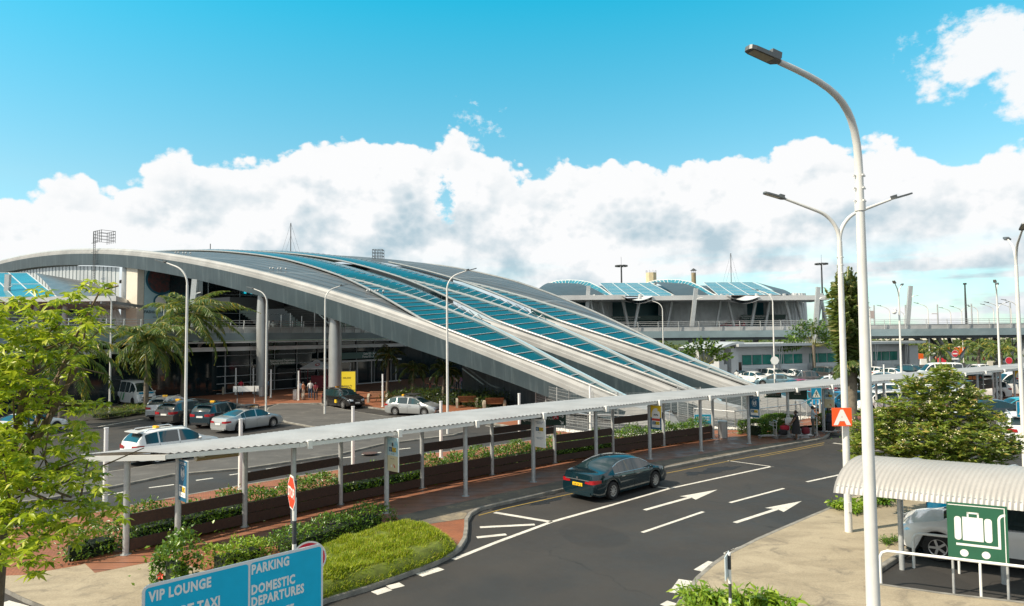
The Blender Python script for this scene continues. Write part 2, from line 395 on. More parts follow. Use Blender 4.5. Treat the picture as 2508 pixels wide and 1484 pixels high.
def slab(name, poly, m, z=ZK, kerb=True, kw=.14):
    s = MB()
    # kerb ring on the outside, infill 4 mm lower
    n = len(poly); P = [Vector((p[0], p[1], 0)) for p in poly]
    area = sum(P[i].x * P[(i + 1) % n].y - P[(i + 1) % n].x * P[i].y for i in range(n))
    if area < 0: P.reverse()
    ins = []
    for i in range(n):
        a, b, c = P[i - 1], P[i], P[(i + 1) % n]
        d1 = (b - a).normalized(); d2 = (c - b).normalized(); n1 = Vector((-d1.y, d1.x, 0)); n2 = Vector((-d2.y, d2.x, 0))
        q = (n1 + n2); q = q / max(.35, q.length_squared / 2) if q.length > .01 else n1
        ins.append(b + q * kw)
    k = 0; v = []
    for p in P: v.append((p.x, p.y, 0))
    for p in P: v.append((p.x, p.y, z - .02))
    for p, q in zip(P, ins): v.append((p.x * .85 + q.x * .15, p.y * .85 + q.y * .15, z))
    for q in ins: v.append((q.x, q.y, z))
    f = []
    for lv in range(3):
        for i in range(n): j = (i + 1) % n; f.append((lv * n + i, lv * n + j, lv * n + n + j, lv * n + n + i))
    if kerb: s.raw(v, f, 1)
    s.face([(q.x, q.y, z - .004) for q in (ins if kerb else P)], 0)
    return struct(name, s, [m, kerbm])
def kerb_joint_mat():
    return kerbm
# pavement with stains
def stainmat(name, c, c2, c3, sc=.4, tile=None, rough=.85, grey=None):
    m = bpy.data.materials.new(name); m.use_nodes = True; t = NT(m.node_tree); b = m.node_tree.nodes['Principled BSDF']
    tcn = t.n('ShaderNodeTexCoord'); v = tcn.outputs['Object']
    mp = t.n('ShaderNodeMapping'); t.ln(v, mp.inputs[0]); mp.inputs['Rotation'].default_value = (0, 0, R(-38)); mp.inputs['Scale'].default_value = (1., 2.2, 1.)
    a = t.mix(t.mr(t.noise(mp.outputs[0], sc, 8., .66, .6), .36, .66), (*c, 1), (*c2, 1))
    a = t.mix(t.mr(t.noise(v, sc * 2.1, 8., .7, .8), .50, .72), a, (*c3, 1))
    f = t.mr(t.noise(v, 26., 4., .7), .25, .8, .82, 1.16); a = t.mix(1., a, t.comb(f, f, f), 'MULTIPLY')
    if tile:
        br = t.n('ShaderNodeTexBrick'); mp2 = t.n('ShaderNodeMapping'); t.ln(v, mp2.inputs[0]); mp2.inputs['Rotation'].default_value = (0, 0, R(tile[1]))
        t.ln(mp2.outputs[0], br.inputs['Vector']); br.inputs['Scale'].default_value = tile[0]; br.inputs['Mortar Size'].default_value = .03
        br.inputs['Color1'].default_value = (1, 1, 1, 1); br.inputs['Color2'].default_value = (.78, .76, .74, 1); br.inputs['Mortar'].default_value = (.55, .52, .5, 1)
        br.inputs['Brick Width'].default_value = tile[2]; br.inputs['Row Height'].default_value = tile[3]
        a = t.mix(1., a, br.outputs[0], 'MULTIPLY')
    t.ln(a, b.inputs['Base Color']); b.inputs['Roughness'].default_value = rough
    bn = t.n('ShaderNodeBump'); bn.inputs['Strength'].default_value = .3; bn.inputs['Distance'].default_value = .01
    t.ln(t.noise(v, 40., 4., .7), bn.inputs['Height']); t.ln(bn.outputs[0], b.inputs['Normal']); MATS[name] = m; return m
pavm = stainmat('sandy_concrete', (.37, .315, .225), (.28, .235, .165), (.17, .145, .11), .5)
greyc = stainmat('grey_concrete', (.092, .089, .085), (.070, .068, .066), (.135, .13, .122), .35)
darkc = stainmat('blotched_concrete', (.17, .15, .12), (.11, .10, .085), (.30, .25, .17), .5)  # dark concrete with paler sandy blotches
orange = stainmat('terracotta_paving', (.36, .135, .062), (.29, .11, .055), (.22, .10, .06), .5, (3.2, 20, .4, .2), .7)
# timber deck with chevron joints
def deckmat():
    m = bpy.data.materials.new('wet_timber_deck'); m.use_nodes = True; t = NT(m.node_tree); b = m.node_tree.nodes['Principled BSDF']
    tcn = t.n('ShaderNodeTexCoord'); v = tcn.outputs['Object']
    mp = t.n('ShaderNodeMapping'); t.ln(v, mp.inputs[0]); mp.inputs['Rotation'].default_value = (0, 0, R(-90))
    sp = t.n('ShaderNodeSeparateXYZ'); t.ln(mp.outputs[0], sp.inputs[0])
    a = t.mix(t.mr(t.noise(v, 1.1, 6., .6), .3, .7), (.30, .125, .072, 1), (.20, .088, .054, 1))
    st = t.n('ShaderNodeMapping'); t.ln(mp.outputs[0], st.inputs[0]); st.inputs['Scale'].default_value = (14., .6, 1.)
    a = t.mix(t.m('MULTIPLY', t.noise(st.outputs[0], 1.5, 4.), .6), a, (.32, .15, .085, 1))
    x = t.m('FRACT', t.m('MULTIPLY', sp.outputs[0], 6.9)); g1 = t.m('GREATER_THAN', t.m('ABSOLUTE', t.m('SUBTRACT', x, .5)), .455)
    x2 = t.m('FRACT', t.m('ADD', t.m('MULTIPLY', sp.outputs[0], 1.72), .15)); g2 = t.m('GREATER_THAN', t.m('ABSOLUTE', t.m('SUBTRACT', x2, .5)), .46)
    a = t.mix(t.m('MULTIPLY', g1, .35), a, (.02, .012, .01, 1)); a = t.mix(t.m('MULTIPLY', g2, .9), a, (.008, .006, .006, 1))
    t.ln(a, b.inputs['Base Color']); t.ln(t.mr(t.noise(v, 1.6, 5., .6), .35, .7, .38, .65), b.inputs['Roughness'])
    MATS['deck'] = m; return m
deckm = deckmat()
Z1 = (0, 1100, 2.2213); Z2 = (700, 1100, 2.2213); Z3 = (1400, 1100, 2.2213); Z4 = (2100, 1100, 2.222)
# columns of the covered walk: two rows
NEAR = [gz(Z1, 1150, 1125, ZK), gz(Z2, 345, 1010, ZK), gz(Z2, 950, 880, ZK), gz(Z2, 1462, 772, ZK), gz(Z3, 347, 680, ZK), None,
        gz(Z3, 1102, 532, ZK), gz((1600, 1120, 4.56), 2030, 893, ZK), gz((2050, 1000, 4.947), 670, 1455, ZK)]
FAR = [gz(Z1, 815, 1150, ZK), gz(Z1, 1585, 970, ZK), gz(Z2, 652, 825, ZK), gz(Z2, 1180, 718, ZK), gz(Z2, 1634, 632, ZK), gz(Z3, 485, 556, ZK), None,
       gz((1600, 1120, 4.56), 1535, 822, ZK), gz((1600, 1120, 4.56), 2190, 730, ZK)]
NEAR[5] = tuple((a + b) / 2 for a, b in zip(NEAR[4], NEAR[6])); FAR[6] = tuple((a + b) / 2 for a, b in zip(FAR[5], FAR[7]))
NSH = len(NEAR)
UX, UY = .818, .575
for k in range(1, 17):
    NEAR.append((NEAR[NSH - 1][0] + UX * 3.75 * k, NEAR[NSH - 1][1] + UY * 3.75 * k)); FAR.append((FAR[NSH - 1][0] + UX * 3.75 * k, FAR[NSH - 1][1] + UY * 3.75 * k))
def offset_line(L, d):
    out = []
    for i, p in enumerate(L):
        a = Vector(L[max(i - 1, 0)]); b = Vector(L[min(i + 1, len(L) - 1)]); t = (b - a).normalized()
        out.append((p[0] + t.y * d, p[1] - t.x * d))
    return out
# kerb line of the road side of the walkway island
kr = [g(-260, 1395), g(-60, 1425), g(0, 1446), g(60, 1476), g(120, 1500), g(330, 1590), g(560, 1580), g(700, 1525), g(800, 1478), g(905, 1447), g(1000, 1412), g(1060, 1389), g(1105, 1367), g(1132, 1346), g(1144, 1325), g(1147, 1300),
      g(1147, 1280), g(1156, 1264), g(1178, 1251), g(1220, 1240), g(1290, 1224), g(1400, 1199), g(1500, 1178), g(1620, 1153), g(1730, 1131), g(1830, 1111), g(1930, 1093), g(2000, 1081), g(2022, 1075), g(2030, 1068)]
back = [g(2052, 1040), g(1950, 1048), g(1850, 1060), g(1700, 1072), g(1600, 1080), g(1337, 1077), g(1175, 1101), g(1037, 1117), g(826, 1156), g(604, 1192), g(317, 1244), g(100, 1290), g(-260, 1340)]
slab('terracotta_pavement', kr + back, orange)
dk = offset_line(NEAR, .62)[:NSH]; df = offset_line(FAR, .02)[:NSH]
dm = MB(); n0_ = (df[0][0] - .9, df[0][1] - .55); n1_ = (dk[0][0] - 1.6, dk[0][1] - 1.3)
PN = [n1_] + dk; PF = [n0_] + df
for i in range(len(PN) - 1): dm.face([(*PN[i], ZK + .006), (*PN[i + 1], ZK + .006), (*PF[i + 1], ZK + .006), (*PF[i], ZK + .006)])
e0, e1 = PN[-1], PF[-1]; x0, x1 = g(2010, 1070, ZK), g(1995, 1046, ZK)
dm.face([(*e0, ZK + .006), (*x0, ZK + .006), (*x1, ZK + .006), (*e1, ZK + .006)])
struct('walkway_deck', dm, deckm)
cm = MB()       # grey strip between deck and kerb, and the sandy corner
ci = offset_line([Vector(p) for p in kr[16:29]], -.15)
dn = [PN[4]] + dk[3:]
ring = list(reversed([tuple(p) for p in ci])) + [dk[2]] + dk[3:] + [x0]
cm.face([(p[0], p[1], ZK + .003) for p in [g(990, 1292, ZK)] + [tuple(p) for p in ci] + [x0] + list(reversed(dk[2:]))])
struct('concrete_footpath', cm, darkc)
cm = MB(); cm.face([(*p, ZK + .003) for p in (g(-200, 1420, ZK), g(0, 1434, ZK), g(58, 1463, ZK), g(118, 1487, ZK), g(330, 1560, ZK), g(520, 1540, ZK), g(640, 1440, ZK), g(420, 1372, ZK), g(310, 1352, ZK), g(190, 1385, ZK), g(60, 1408, ZK), g(-100, 1414, ZK))])
struct('concrete_corner', cm, pavm)
# footpath under the far stretch of canopy, and the palm's kerbed bed
fa = offset_line(NEAR, 1.1)[NSH + 1:]; fb_ = offset_line(FAR, -1.0)[NSH + 1:]
slab('footpath', fa + list(reversed(fb_)), orange)
slab('planting_bed', [g(2064, 1094), g(2080, 1072), g(2112, 1062), g(2180, 1070), g(2215, 1088), g(2190, 1106), g(2110, 1112)], mat('bed_soil', (.10, .065, .035), .95, var=.5, vs=4., fine=.2))
# right hand pavement
ri = [g(1612, 1560), g(1644, 1510), g(1668, 1468), g(1704, 1422), g(1738, 1392), g(1774, 1367), g(1850, 1328), g(1913, 1300), g(1976, 1273), g(2038, 1247), g(2080, 1222), g(2180, 1196), g(2300, 1178), g(2420, 1166), g(2560, 1158),
      g(2620, 1185), g(2560, 1232), g(2420, 1262), g(2300, 1290), g(2245, 1345), g(2200, 1375), g(2152, 1407), g(2150, 1440), g(2300, 1462), g(2507, 1486), g(2700, 1510), g(2600, 1640), g(1600, 1640)]
slab('sandy_pavement', ri, pavm)
# forecourt: grey concrete island folded round a parking lane
isl = [g(-150, 1262), g(100, 1228), g(227, 1206), g(423, 1166), g(606, 1150), g(826, 1117), g(939, 1090), g(1040, 1077), g(1110, 1068), g(1138, 1060), g(1140, 1050), g(1117, 1041), g(1060, 1035), g(960, 1024), g(880, 1012), g(800, 996), g(735, 989), g(680, 992), g(655, 1001), g(650, 1010),
       g(668, 1022), g(700, 1036), g(760, 1047), g(820, 1053), g(866, 1058), g(884, 1064), g(880, 1072), g(838, 1079), g(770, 1088), g(688, 1101), g(553, 1115), g(416, 1135), g(300, 1154), g(100, 1185), g(-150, 1215)]
slab('concrete_island', isl, greyc, z=.1)
# paving along the terminal
tp = [g(-100, 975), g(240, 985), g(352, 985), g(360, 968), g(500, 980), g(634, 999), g(688, 991), g(782, 990), g(880, 997), g(960, 1007), g(1080, 1024), g(1150, 1034), g(1217, 1042), g(1300, 1056), g(1345, 1068), g(1352, 1078),
      g(1600, 1081), g(1700, 1073), g(1850, 1061), g(1950, 1049), g(2052, 1041), g(2090, 1020), g(1995, 990), (24, 66), (-.3, 98), (-60, 122), (-90, 100)]
slab('terminal_pavement', tp, orange, z=.125)
gr = MB(); gr.face([(*p, .1285) for p in [g(1312, 1022, .13), g(1345, 1046, .13), g(1440, 1061, .13), g(1560, 1067, .13), g(1650, 1053, .13), g(1760, 1053, .13), g(1830, 1053, .13), g(1950, 1034, .13), g(1995, 1012, .13), (23.5, 64.), (14., 62.), (6., 58.)]])
struct('slate_apron', gr, stainmat('slate_gravel', (.075, .08, .083), (.05, .055, .058), (.11, .115, .115), .8))
# ------------------------------------------------------------------ painted markings (one sheet 4 mm up)
mk = MB(); Zm = .004
def stripe(a, b, wd, m=0, z=Zm):
    a, b = Vector((*a, z)), Vector((*b, z)); d = (b - a).normalized(); s = Vector((-d.y, d.x, 0)) * wd / 2
    mk.face([a - s, b - s, b + s, a + s], m)
def pline(L, wd, m=0):
    for a, b in zip(L, L[1:]): stripe(a, b, wd, m)
ed = [g(1110, 1370), g(1215, 1328), g(1350, 1278), g(1500, 1236), g(1640, 1196), g(1760, 1170), g(1890, 1142)]
pline(ed[:4], .16); pline(ed[3:], .13)
for a, b in (((95, 878), (465, 940)), ((0, 974), (355, 956)), ((-20, 1040), (170, 1020))): stripe(gz(Z3, *a), gz(Z3, *b), .2)
stripe(gz(Z3, 1150, 712), gz(Z3, 1240, 722), .1); stripe(gz(Z4, 50, 542), gz(Z4, 348, 582), .1)
for a, b in ((g(1572, 1304), g(1722, 1253)), (g(1787, 1231), g(1919, 1196)), (g(1975, 1180), g(2063, 1161)), (g(2150, 1142), g(2230, 1124))): stripe(a, b, .13)
def arrow(t, h):
    a, b = Vector((*t, 0)), Vector((*h, 0)); d = (b - a).normalized(); s = Vector((-d.y, d.x, 0)); L = (b - a).length
    stripe(t, (a + d * (L * .60))[:2], .17)
    k = a + d * (L * .56)
    mk.face([(p.x, p.y, Zm) for p in (k - s * .36, b, k + s * .36, a + d * (L * .60))])
arrow(g(1578, 1249), g(1757, 1199)); arrow(g(1799, 1280), g(1963, 1227))
for a, b in (((40, 1145), (165, 1095)), ((240, 1055), (355, 1010)), ((425, 978), (520, 940)), ((593, 907), (680, 875))): stripe(gz(Z4, *a), gz(Z4, *b), .17)
for a, b, w_ in (((1285, 1405), (1345, 1318), .45), ((1412, 1255), (1505, 1198), .24), ((1598, 1150), (1666, 1115), .2), ((1215, 1490), (1262, 1464), .4)): stripe(gz(Z3, *a), gz(Z3, *b), w_)
for a, b in (((870, 1402), (965, 1372)), ((962, 1365), (1050, 1343)), ((1160, 1285), (1302, 1240))): stripe(gz(Z2, *a), gz(Z2, *b), .3)
stripe(g(0, 1478), g(50, 1492), .4)
for a, b in (((695, 765), (802, 745)), ((965, 718), (1127, 697)), ((1270, 670), (1380, 655)), ((1487, 635), (1625, 615))): stripe(gz(Z1, *a), gz(Z1, *b), .16)
for a, b in (((170, 597), (305, 577)), ((395, 560), (520, 545)), ((610, 530), (745, 515)), ((790, 502), (915, 487)), ((1010, 470), (1105, 460)), ((1185, 447), (1290, 432)), ((1340, 422), (1418, 410)), ((1370, 292), (1430, 299)), ((1480, 306), (1540, 310)), ((1590, 316), (1650, 322))): stripe(gz(Z2, *a), gz(Z2, *b), .16)
for a, b in ((g(724, 993), g(752, 992)), (g(770, 992), g(800, 992)), (g(918, 1017), g(943, 1021)), (g(873, 1010), g(905, 1014)), (g(1088, 1038), g(1096, 1046)), (g(848, 1066), g(868, 1070)), (g(560, 1005), g(590, 1008)),
             (g(240, 1045), g(352, 1026)), (g(410, 1086), g(470, 1092)), (g(240, 1008), g(300, 1004)), (g(270, 1000), g(310, 990))): stripe(a, b, .15)
yl = [g(1172, 1262), g(1240, 1244), g(1340, 1222), g(1480, 1191), g(1620, 1161), g(1800, 1126), g(1940, 1100), g(2018, 1084)]
pline(yl, .07, 1); pline([g(1860, 1119), g(1940, 1104), g(2016, 1089)], .06, 1)
for a, b in ((g(2407, 1132), g(2450, 1124)), (g(2440, 1152), g(2500, 1160)), (g(2390, 1145), g(2440, 1136)), (g(2040, 1085), g(2100, 1092))): stripe(a, b, .2)
for k in range(14): stripe((40 + k * 2.6, 128 + k * 1.5), (36 + k * 2.6, 136 + k * 1.5), .18)
struct('road_markings', mk, [paintw, painty])
sm_ = MB()     # tar patches and manhole covers lying in the surface
for cx, cy, r, a in ((1270, 1232, .55, 2.1), (1330, 1226, .5, 1.5), (1760, 1150, .5, 2.4), (1700, 1159, .35, 1.6)):
    c = g(cx, cy); rr = random.Random(cx); n = 26
    ph = [rr.uniform(0, 6.28) for _ in range(4)]
    sm_.face([(c[0] + (r * a * math.cos(t) * .8 - r * math.sin(t) * .5) * q, c[1] + (r * a * math.cos(t) * .6 + r * math.sin(t) * .7) * q, .0025 + cx * 1e-6)
              for t in (2 * PI * i / n for i in range(n)) for q in [1 + .22 * math.sin(3 * t + ph[0]) + .16 * math.sin(7 * t + ph[1]) + .1 * math.sin(12 * t + ph[2])]])
tag(struct('tar_stain', sm_, mat('tar', (.013, .014, .017), .5, var=.3, vs=6.)))
for cx, cy, r in ((905, 1109, .42), (1262, 1008, .5), (497, 1041, .4), (1087, 1092, .4)):
    c = g(cx, cy, .11); cm = MB(); cm.cyl((0, 0, .0), r, .012, 20)
    o = cm.build('manhole_cover', mat('rusty_iron', (.09, .05, .04), .7, var=.4, vs=6.)); o.location = (c[0], c[1], .098 if cx in (905, 1087) else .0)
    tag(o, {905: 'round rusty manhole cover in the grey concrete island', 1262: 'round iron cover on the tarmac near the glazed ramp', 497: 'pale iron cover set in the dark parking lane behind the taxis', 1087: 'rusty cover near the rounded island tip'}[cx], 'manhole cover')
# ------------------------------------------------------------------ terminal hall: arched beams, metal roof, glazed tongues
TF = Vector((9.08, 46.78, 0)); THD = R(-54)
TV = Vector((math.sin(THD), math.cos(THD), 0)); TU = Vector((math.cos(THD), -math.sin(THD), 0)); TK = .38
def sm01(x): x = min(1., max(0., x)); return x * x * (3 - 2 * x)
def tz(u, sp): return 20.1 - .00158 * (110 - sp) ** 2 + 1.0 * sm01((sp - 20) / 80) * sm01(u / 25)
def TP(u, sp, z=None, dz=0.):
    p = TF + TU * u + TV * (sp - TK * u); p.z = (tz(u, sp) if z is None else z) + dz; return p
def TS(u, s, z): p = TF + TU * u + TV * s; return Vector((p.x, p.y, z))
def lerp_tab(T, x):
    for (a, b), (c, d) in zip(T, T[1:]):
        if x <= c: return b + (d - b) * max(0., (x - a)) / (c - a)
    return T[-1][1]
PIPE = [(0, .3), (4, .15), (12, -.1), (18, -.1), (21, .1), (26, 1.7), (30, 3.0), (34, 4.3), (42, 6.8), (51, 8.9), (59, 10.7), (66, 11.5), (80, 12.2), (100, 12.6), (140, 12.6)]
RIB = [(0, .75), (3, 1.0), (9, 2.2), (16, 4.1), (21, 5.4), (26, 6.1), (32, 6.9), (40, 7.4), (42.5, 7.1)]
BAY = 6.9
def pipe_u(k, sp): return BAY * k + lerp_tab(PIPE, sp)
def rib_u(k, sp): return BAY * k + lerp_tab(RIB, sp)
def metal_roof_mat():
    m = bpy.data.materials.new('ribbed_roof_metal'); m.use_nodes = True; t = NT(m.node_tree); b = m.node_tree.nodes['Principled BSDF']
    uv = t.n('ShaderNodeAttribute', attribute_name='UVMap'); sp = t.n('ShaderNodeSeparateXYZ'); t.ln(uv.outputs['Vector'], sp.inputs[0])
    tcn = t.n('ShaderNodeTexCoord')
    x = t.m('FRACT', t.m('MULTIPLY', sp.outputs[0], .62)); ridge = t.mr(t.m('ABSOLUTE', t.m('SUBTRACT', x, .5)), .30, .48)
    a = t.mix(t.mr(t.noise(tcn.outputs['Object'], .3, 5.), .3, .7), (.16, .165, .17, 1), (.115, .12, .125, 1))
    a = t.mix(t.m('MULTIPLY', ridge, .6), a, (.03, .034, .037, 1))
    y = t.m('FRACT', t.m('MULTIPLY', sp.outputs[1], .066)); a = t.mix(t.m('MULTIPLY', t.m('GREATER_THAN', y, .975), .5), a, (.4, .42, .43, 1))
    t.ln(a, b.inputs['Base Color']); b.inputs['Roughness'].default_value = .42; b.inputs['Metallic'].default_value = .35
    bn = t.n('ShaderNodeBump'); bn.inputs['Strength'].default_value = .7; bn.inputs['Distance'].default_value = .08
    t.ln(t.m('SUBTRACT', 1., ridge), bn.inputs['Height']); t.ln(bn.outputs[0], b.inputs['Normal']); return m
roofmetal = metal_roof_mat()
def streaked(name, c, c2, vert=(9., 9., .35), rough=.4, metal=.1):
    m = bpy.data.materials.new(name); m.use_nodes = True; t = NT(m.node_tree); b = m.node_tree.nodes['Principled BSDF']
    tcn = t.n('ShaderNodeTexCoord'); mp = t.n('ShaderNodeMapping'); t.ln(tcn.outputs['Object'], mp.inputs[0]); mp.inputs['Scale'].default_value = vert
    f = t.mr(t.noise(mp.outputs[0], .28, 6., .6), .48, .80); f2 = t.noise(tcn.outputs['Object'], .35, 5., .6)
    a = t.mix(t.m('MULTIPLY', f, .55), (*c, 1), (*c2, 1)); a = t.mix(1., a, t.comb(*[t.mr(f2, .25, .75, .85, 1.15)] * 3), 'MULTIPLY')
    t.ln(a, b.inputs['Base Color']); b.inputs['Roughness'].default_value = rough; b.inputs['Metallic'].default_value = metal; MATS[name] = m; return m
beamdark = streaked('slate_cladding', (.036, .056, .068), (.12, .155, .17))
beamwhite = streaked('pale_fascia', (.34, .345, .345), (.24, .24, .235), (1.2, 1.2, 1.2), .45)
silver = streaked('silver_cladding', (.52, .55, .56), (.36, .40, .42), (4., 4., .5), .3, .35)
term = thing('airport_terminal', 'long airport terminal whose arched metal and turquoise glass roof runs down to the ground', 'terminal', TF)
def uvgrid(name, P, UV, m, thick=0.):
    nu, nv = len(P), len(P[0]); mb = MB(); mb.grid(P)
    o = world_part(name, mb, m, term, 180)
    uvl = o.data.uv_layers.new(name='UVMap'); flat = [UV[i][j] for i in range(nu) for j in range(nv)]
    for l in o.data.loops: uvl.data[l.index].uv = flat[l.vertex_index]
    return o
def frange(a, b, n): return [a + (b - a) * i / n for i in range(n + 1)]
# metal field between the edge beam and the first glass ribbon
def strip(name, lf, rf, sps, m, nn=6, dzl=0., dzr=0., bul=0.):
    P, UV = [], []
    for sp in sps:
        a, b = lf(sp), rf(sp); row, ur = [], []
        for i in range(nn + 1):
            q = i / nn; u = a + (b - a) * q
            row.append(TP(u, sp, None, dzl + (dzr - dzl) * q + bul * 4 * q * (1 - q) * sm01(abs(b - a) / 5)))
            ur.append((u, sp))
        P.append(row); UV.append(ur)
    return uvgrid(name, P, UV, m)
S_UP = frange(20.5, 150, 60)
strip('metal_roof', lambda s: .35, lambda s: max(.36, pipe_u(0, s) - .05), S_UP, roofmetal, 8, -.1, -.1)
FAR_E = [(0, 15.4), (7, 16.), (16, 19.7), (27, 24.6), (37, 28.8), (47, 32.8), (56, 35.2), (66, 38), (90, 41), (150, 44)]
strip('metal_roof', lambda s: (rib_u(2, s) if s < 42.5 else pipe_u(2, s)) + .06, lambda s: max(lerp_tab(FAR_E, s), rib_u(2, min(s, 42)) + .12), frange(3, 150, 70), roofmetal, 12, -.12, -.5, .35)
def rafters(mb, lf, rf, s0, s1, step, dzf, w_=.11, h=.13):
    n = int((s1 - s0) / step)
    for i in range(n + 1):
        s = s0 + i * step; a, b = lf(s), rf(s)
        if b - a < .35: continue
        sk = .34 * (b - a)     # the bars lean slightly uphill across the ribbon
        pts = [TP(a + (b - a) * q, s + sk * q, None, dzf(q) + .05) for q in (0, .5, 1)]
        mb.bar(pts[0], pts[1], w_, h); mb.bar(pts[1], pts[2], w_, h)
framew = mat('pale_steel_frame', (.66, .68, .69), .45, .0, var=.15, vs=2.)
for k in (0, 1):                                                    # upper glass vaults
    lf = lambda s, k=k: (rib_u(k, s) if s < 42.5 else pipe_u(k, s)) + .06
    rf = lambda s, k=k: pipe_u(k + 1, s) - .12
    o = strip('glass_vault', lf, rf, frange(20.9, 120, 60), teal, 6, .0, -.35, .45)
    fr = MB(); rafters(fr, lf, rf, 22., 118, 1.38, lambda q: -.35 * q + .45 * 4 * q * (1 - q) - .0, .085, .035)
    world_part('glazing_frame', fr, framew, term).parent = o
    o.children[0].location = (0, 0, 0)
for k in (0, 1, 2):                                                 # lower glass tongues reaching the ground
    lf = lambda s, k=k: pipe_u(k, s) + .28
    rf = lambda s, k=k: rib_u(k, s) - .05
    o = strip('glass_tongue', lf, rf, frange(2.2, 42.2, 40), teal, 4, .04, -.06, 0.)
    fr = MB(); rafters(fr, lf, rf, 3.2, 41.5, 1.62, lambda q: .03 - .1 * q, .11, .035)
    world_part('glazing_frame', fr, framew, term).parent = o
    o.children[0].location = (0, 0, 0)
    e = MB()                                                        # trim along the free edge and the dark cheek below it
    pts = [TP(rib_u(k, s), s, None, .02) for s in frange(.6, 42.5, 40)]
    for a, b in zip(pts, pts[1:]): e.bar(a, b, .11, .16)
    world_part('edge_trim', e, mat('trim_grey_steel', (.36, .39, .41), .4, .1), term)
    e = MB(); up = [TP(rib_u(k, s) + .1, s, None, -.02) for s in frange(.6, 24, 24)]
    lo = [TP(rib_u(k, s) + .45, s, .1) for s in frange(.6, 24, 24)]
    e.grid([up, [p + TU * .35 - Vector((0, 0, .08)) for p in up], [Vector((p.x, p.y, max(.1, p.z))) for p in lo]]); world_part('side_cheek', e, [beamdark], term, 30)
    e = MB()
    for a, b in zip(up, up[1:]): e.bar(a + TU * .38 + Vector((0, 0, -.0)), b + TU * .38, .1, .12)
    world_part('gutter_trim', e, mat('pale_blue_trim', (.40, .58, .68), .35, .2), term)
for k in (0, 1, 2, 3):                                              # ridge pipes
    e = MB()
    if k < 3:
        e.tube([TP(pipe_u(k, s), s, None, .12) for s in frange(1.2, 60 if k == 2 else 128, 70)], .12, 8)
    else: e.tube([TP(lerp_tab(FAR_E, s), s, None, -.4) for s in frange(3, 120, 60)], .12, 8)
    world_part('roof_pipe', e, mat('pipe_steel', (.36, .37, .37), .35, .4, var=.2, vs=3.), term, 60)
for k in (0, 1, 2):                                                 # edge beams: pale two-step fascia over a slate face
    u0 = BAY * k - .05 if k == 0 else pipe_u(k, 6) - .25
    top = 150 if k == 0 else 25
    S = frange(-.6 if k == 0 else -.6, top, 110 if k == 0 else 26)
    ft = MB(); prof_ = [(.30, .06), (-.02, .04), (-.22, -.16), (-.22, -.40), (-.32, -.43), (-.32, -.74)]
    P = []
    for s in S:
        kk = sm01((s + .6) / 6); P.append([TP(0, s + TK * 0, None) + TU * (u0 + a - 0) - TV * (TK * u0 * 0) + Vector((0, 0, b * (.45 + .55 * kk) - (0 if k == 0 else .12))) for a, b in prof_])
    def shift(p):      # place along the beam's own line
        return p
    if k:
        P = [[TP(u0 + a, s, tz(0, s) + b * (.45 + .55 * sm01((s + .6) / 6)) - .12) for a, b in prof_] for s in S]
    else: P = [[TP(u0 + a, s, tz(0, s) + b * (.45 + .55 * sm01((s + .6) / 6))) for a, b in prof_] for s in S]
    ft.grid(P); ft.face(list(reversed(P[0])))
    world_part('fascia', ft, beamwhite, term, 25)
    fd = MB(); P = []
    for s in S:
        zt = tz(0, s) - .74 * (.45 + .55 * sm01((s + .6) / 6)) - (.12 if k else 0); dpt = lerp_tab([(-.6, .9), (10, 1.25), (22, 1.8), (50, 1.8), (75, 1.65), (150, 1.5)], s)
        P.append([TP(u0 + a, s, max(.05, z)) for a, z in ((-.36, zt), (-.28, zt - dpt), (.5, zt - dpt - .02), (.5, zt))])
    fd.grid(P, 0, True); world_part('beam', fd, beamdark, term, 25)
    ab = MB()                                                       # pale chamfered foot block
    q = [TP(u0 + a, s, z) for a in (-.42, .42) for s, z in ((-2.3, .05), (-1.6, .95), (.9, tz(0, .9) + .12), (1.6, .05))]
    ab.face([q[0], q[1], q[2], q[3]]); ab.face([q[7], q[6], q[5], q[4]])
    for i in range(3): ab.face([q[i], q[i + 4], q[i + 5], q[i + 1]])
    world_part('foot_block', ab, beamwhite, term)
# ---- what stands in the shade under the edge beam
col_m = streaked('column_steel', (.40, .42, .43), (.28, .30, .31), (3., 3., .3), .35, .4)
for s, zt in ((33.2, 7.6), (45.2, 10.6), (76.3, 16.6)):
    c = MB(); b = TS(.75, s, .1); c.tube([b, b + Vector((0, 0, 1.6)), b + Vector((0, 0, zt * .8)), b + Vector((0, 0, zt + .4))], .6, 18, rs=[.62, .62, .62, .5])
    c.tube([b + Vector((0, 0, 0)), b + Vector((0, 0, 1.2))], .66, 18)
    world_part('column', c, col_m, term, 60)
deckc = streaked('deck_fascia', (.20, .27, .30), (.30, .36, .38), (.5, .5, 3.), .45)
pale = streaked('pale_band', (.58, .60, .61), (.42, .45, .47), (.4, .4, 3.), .5)
fl = MB()
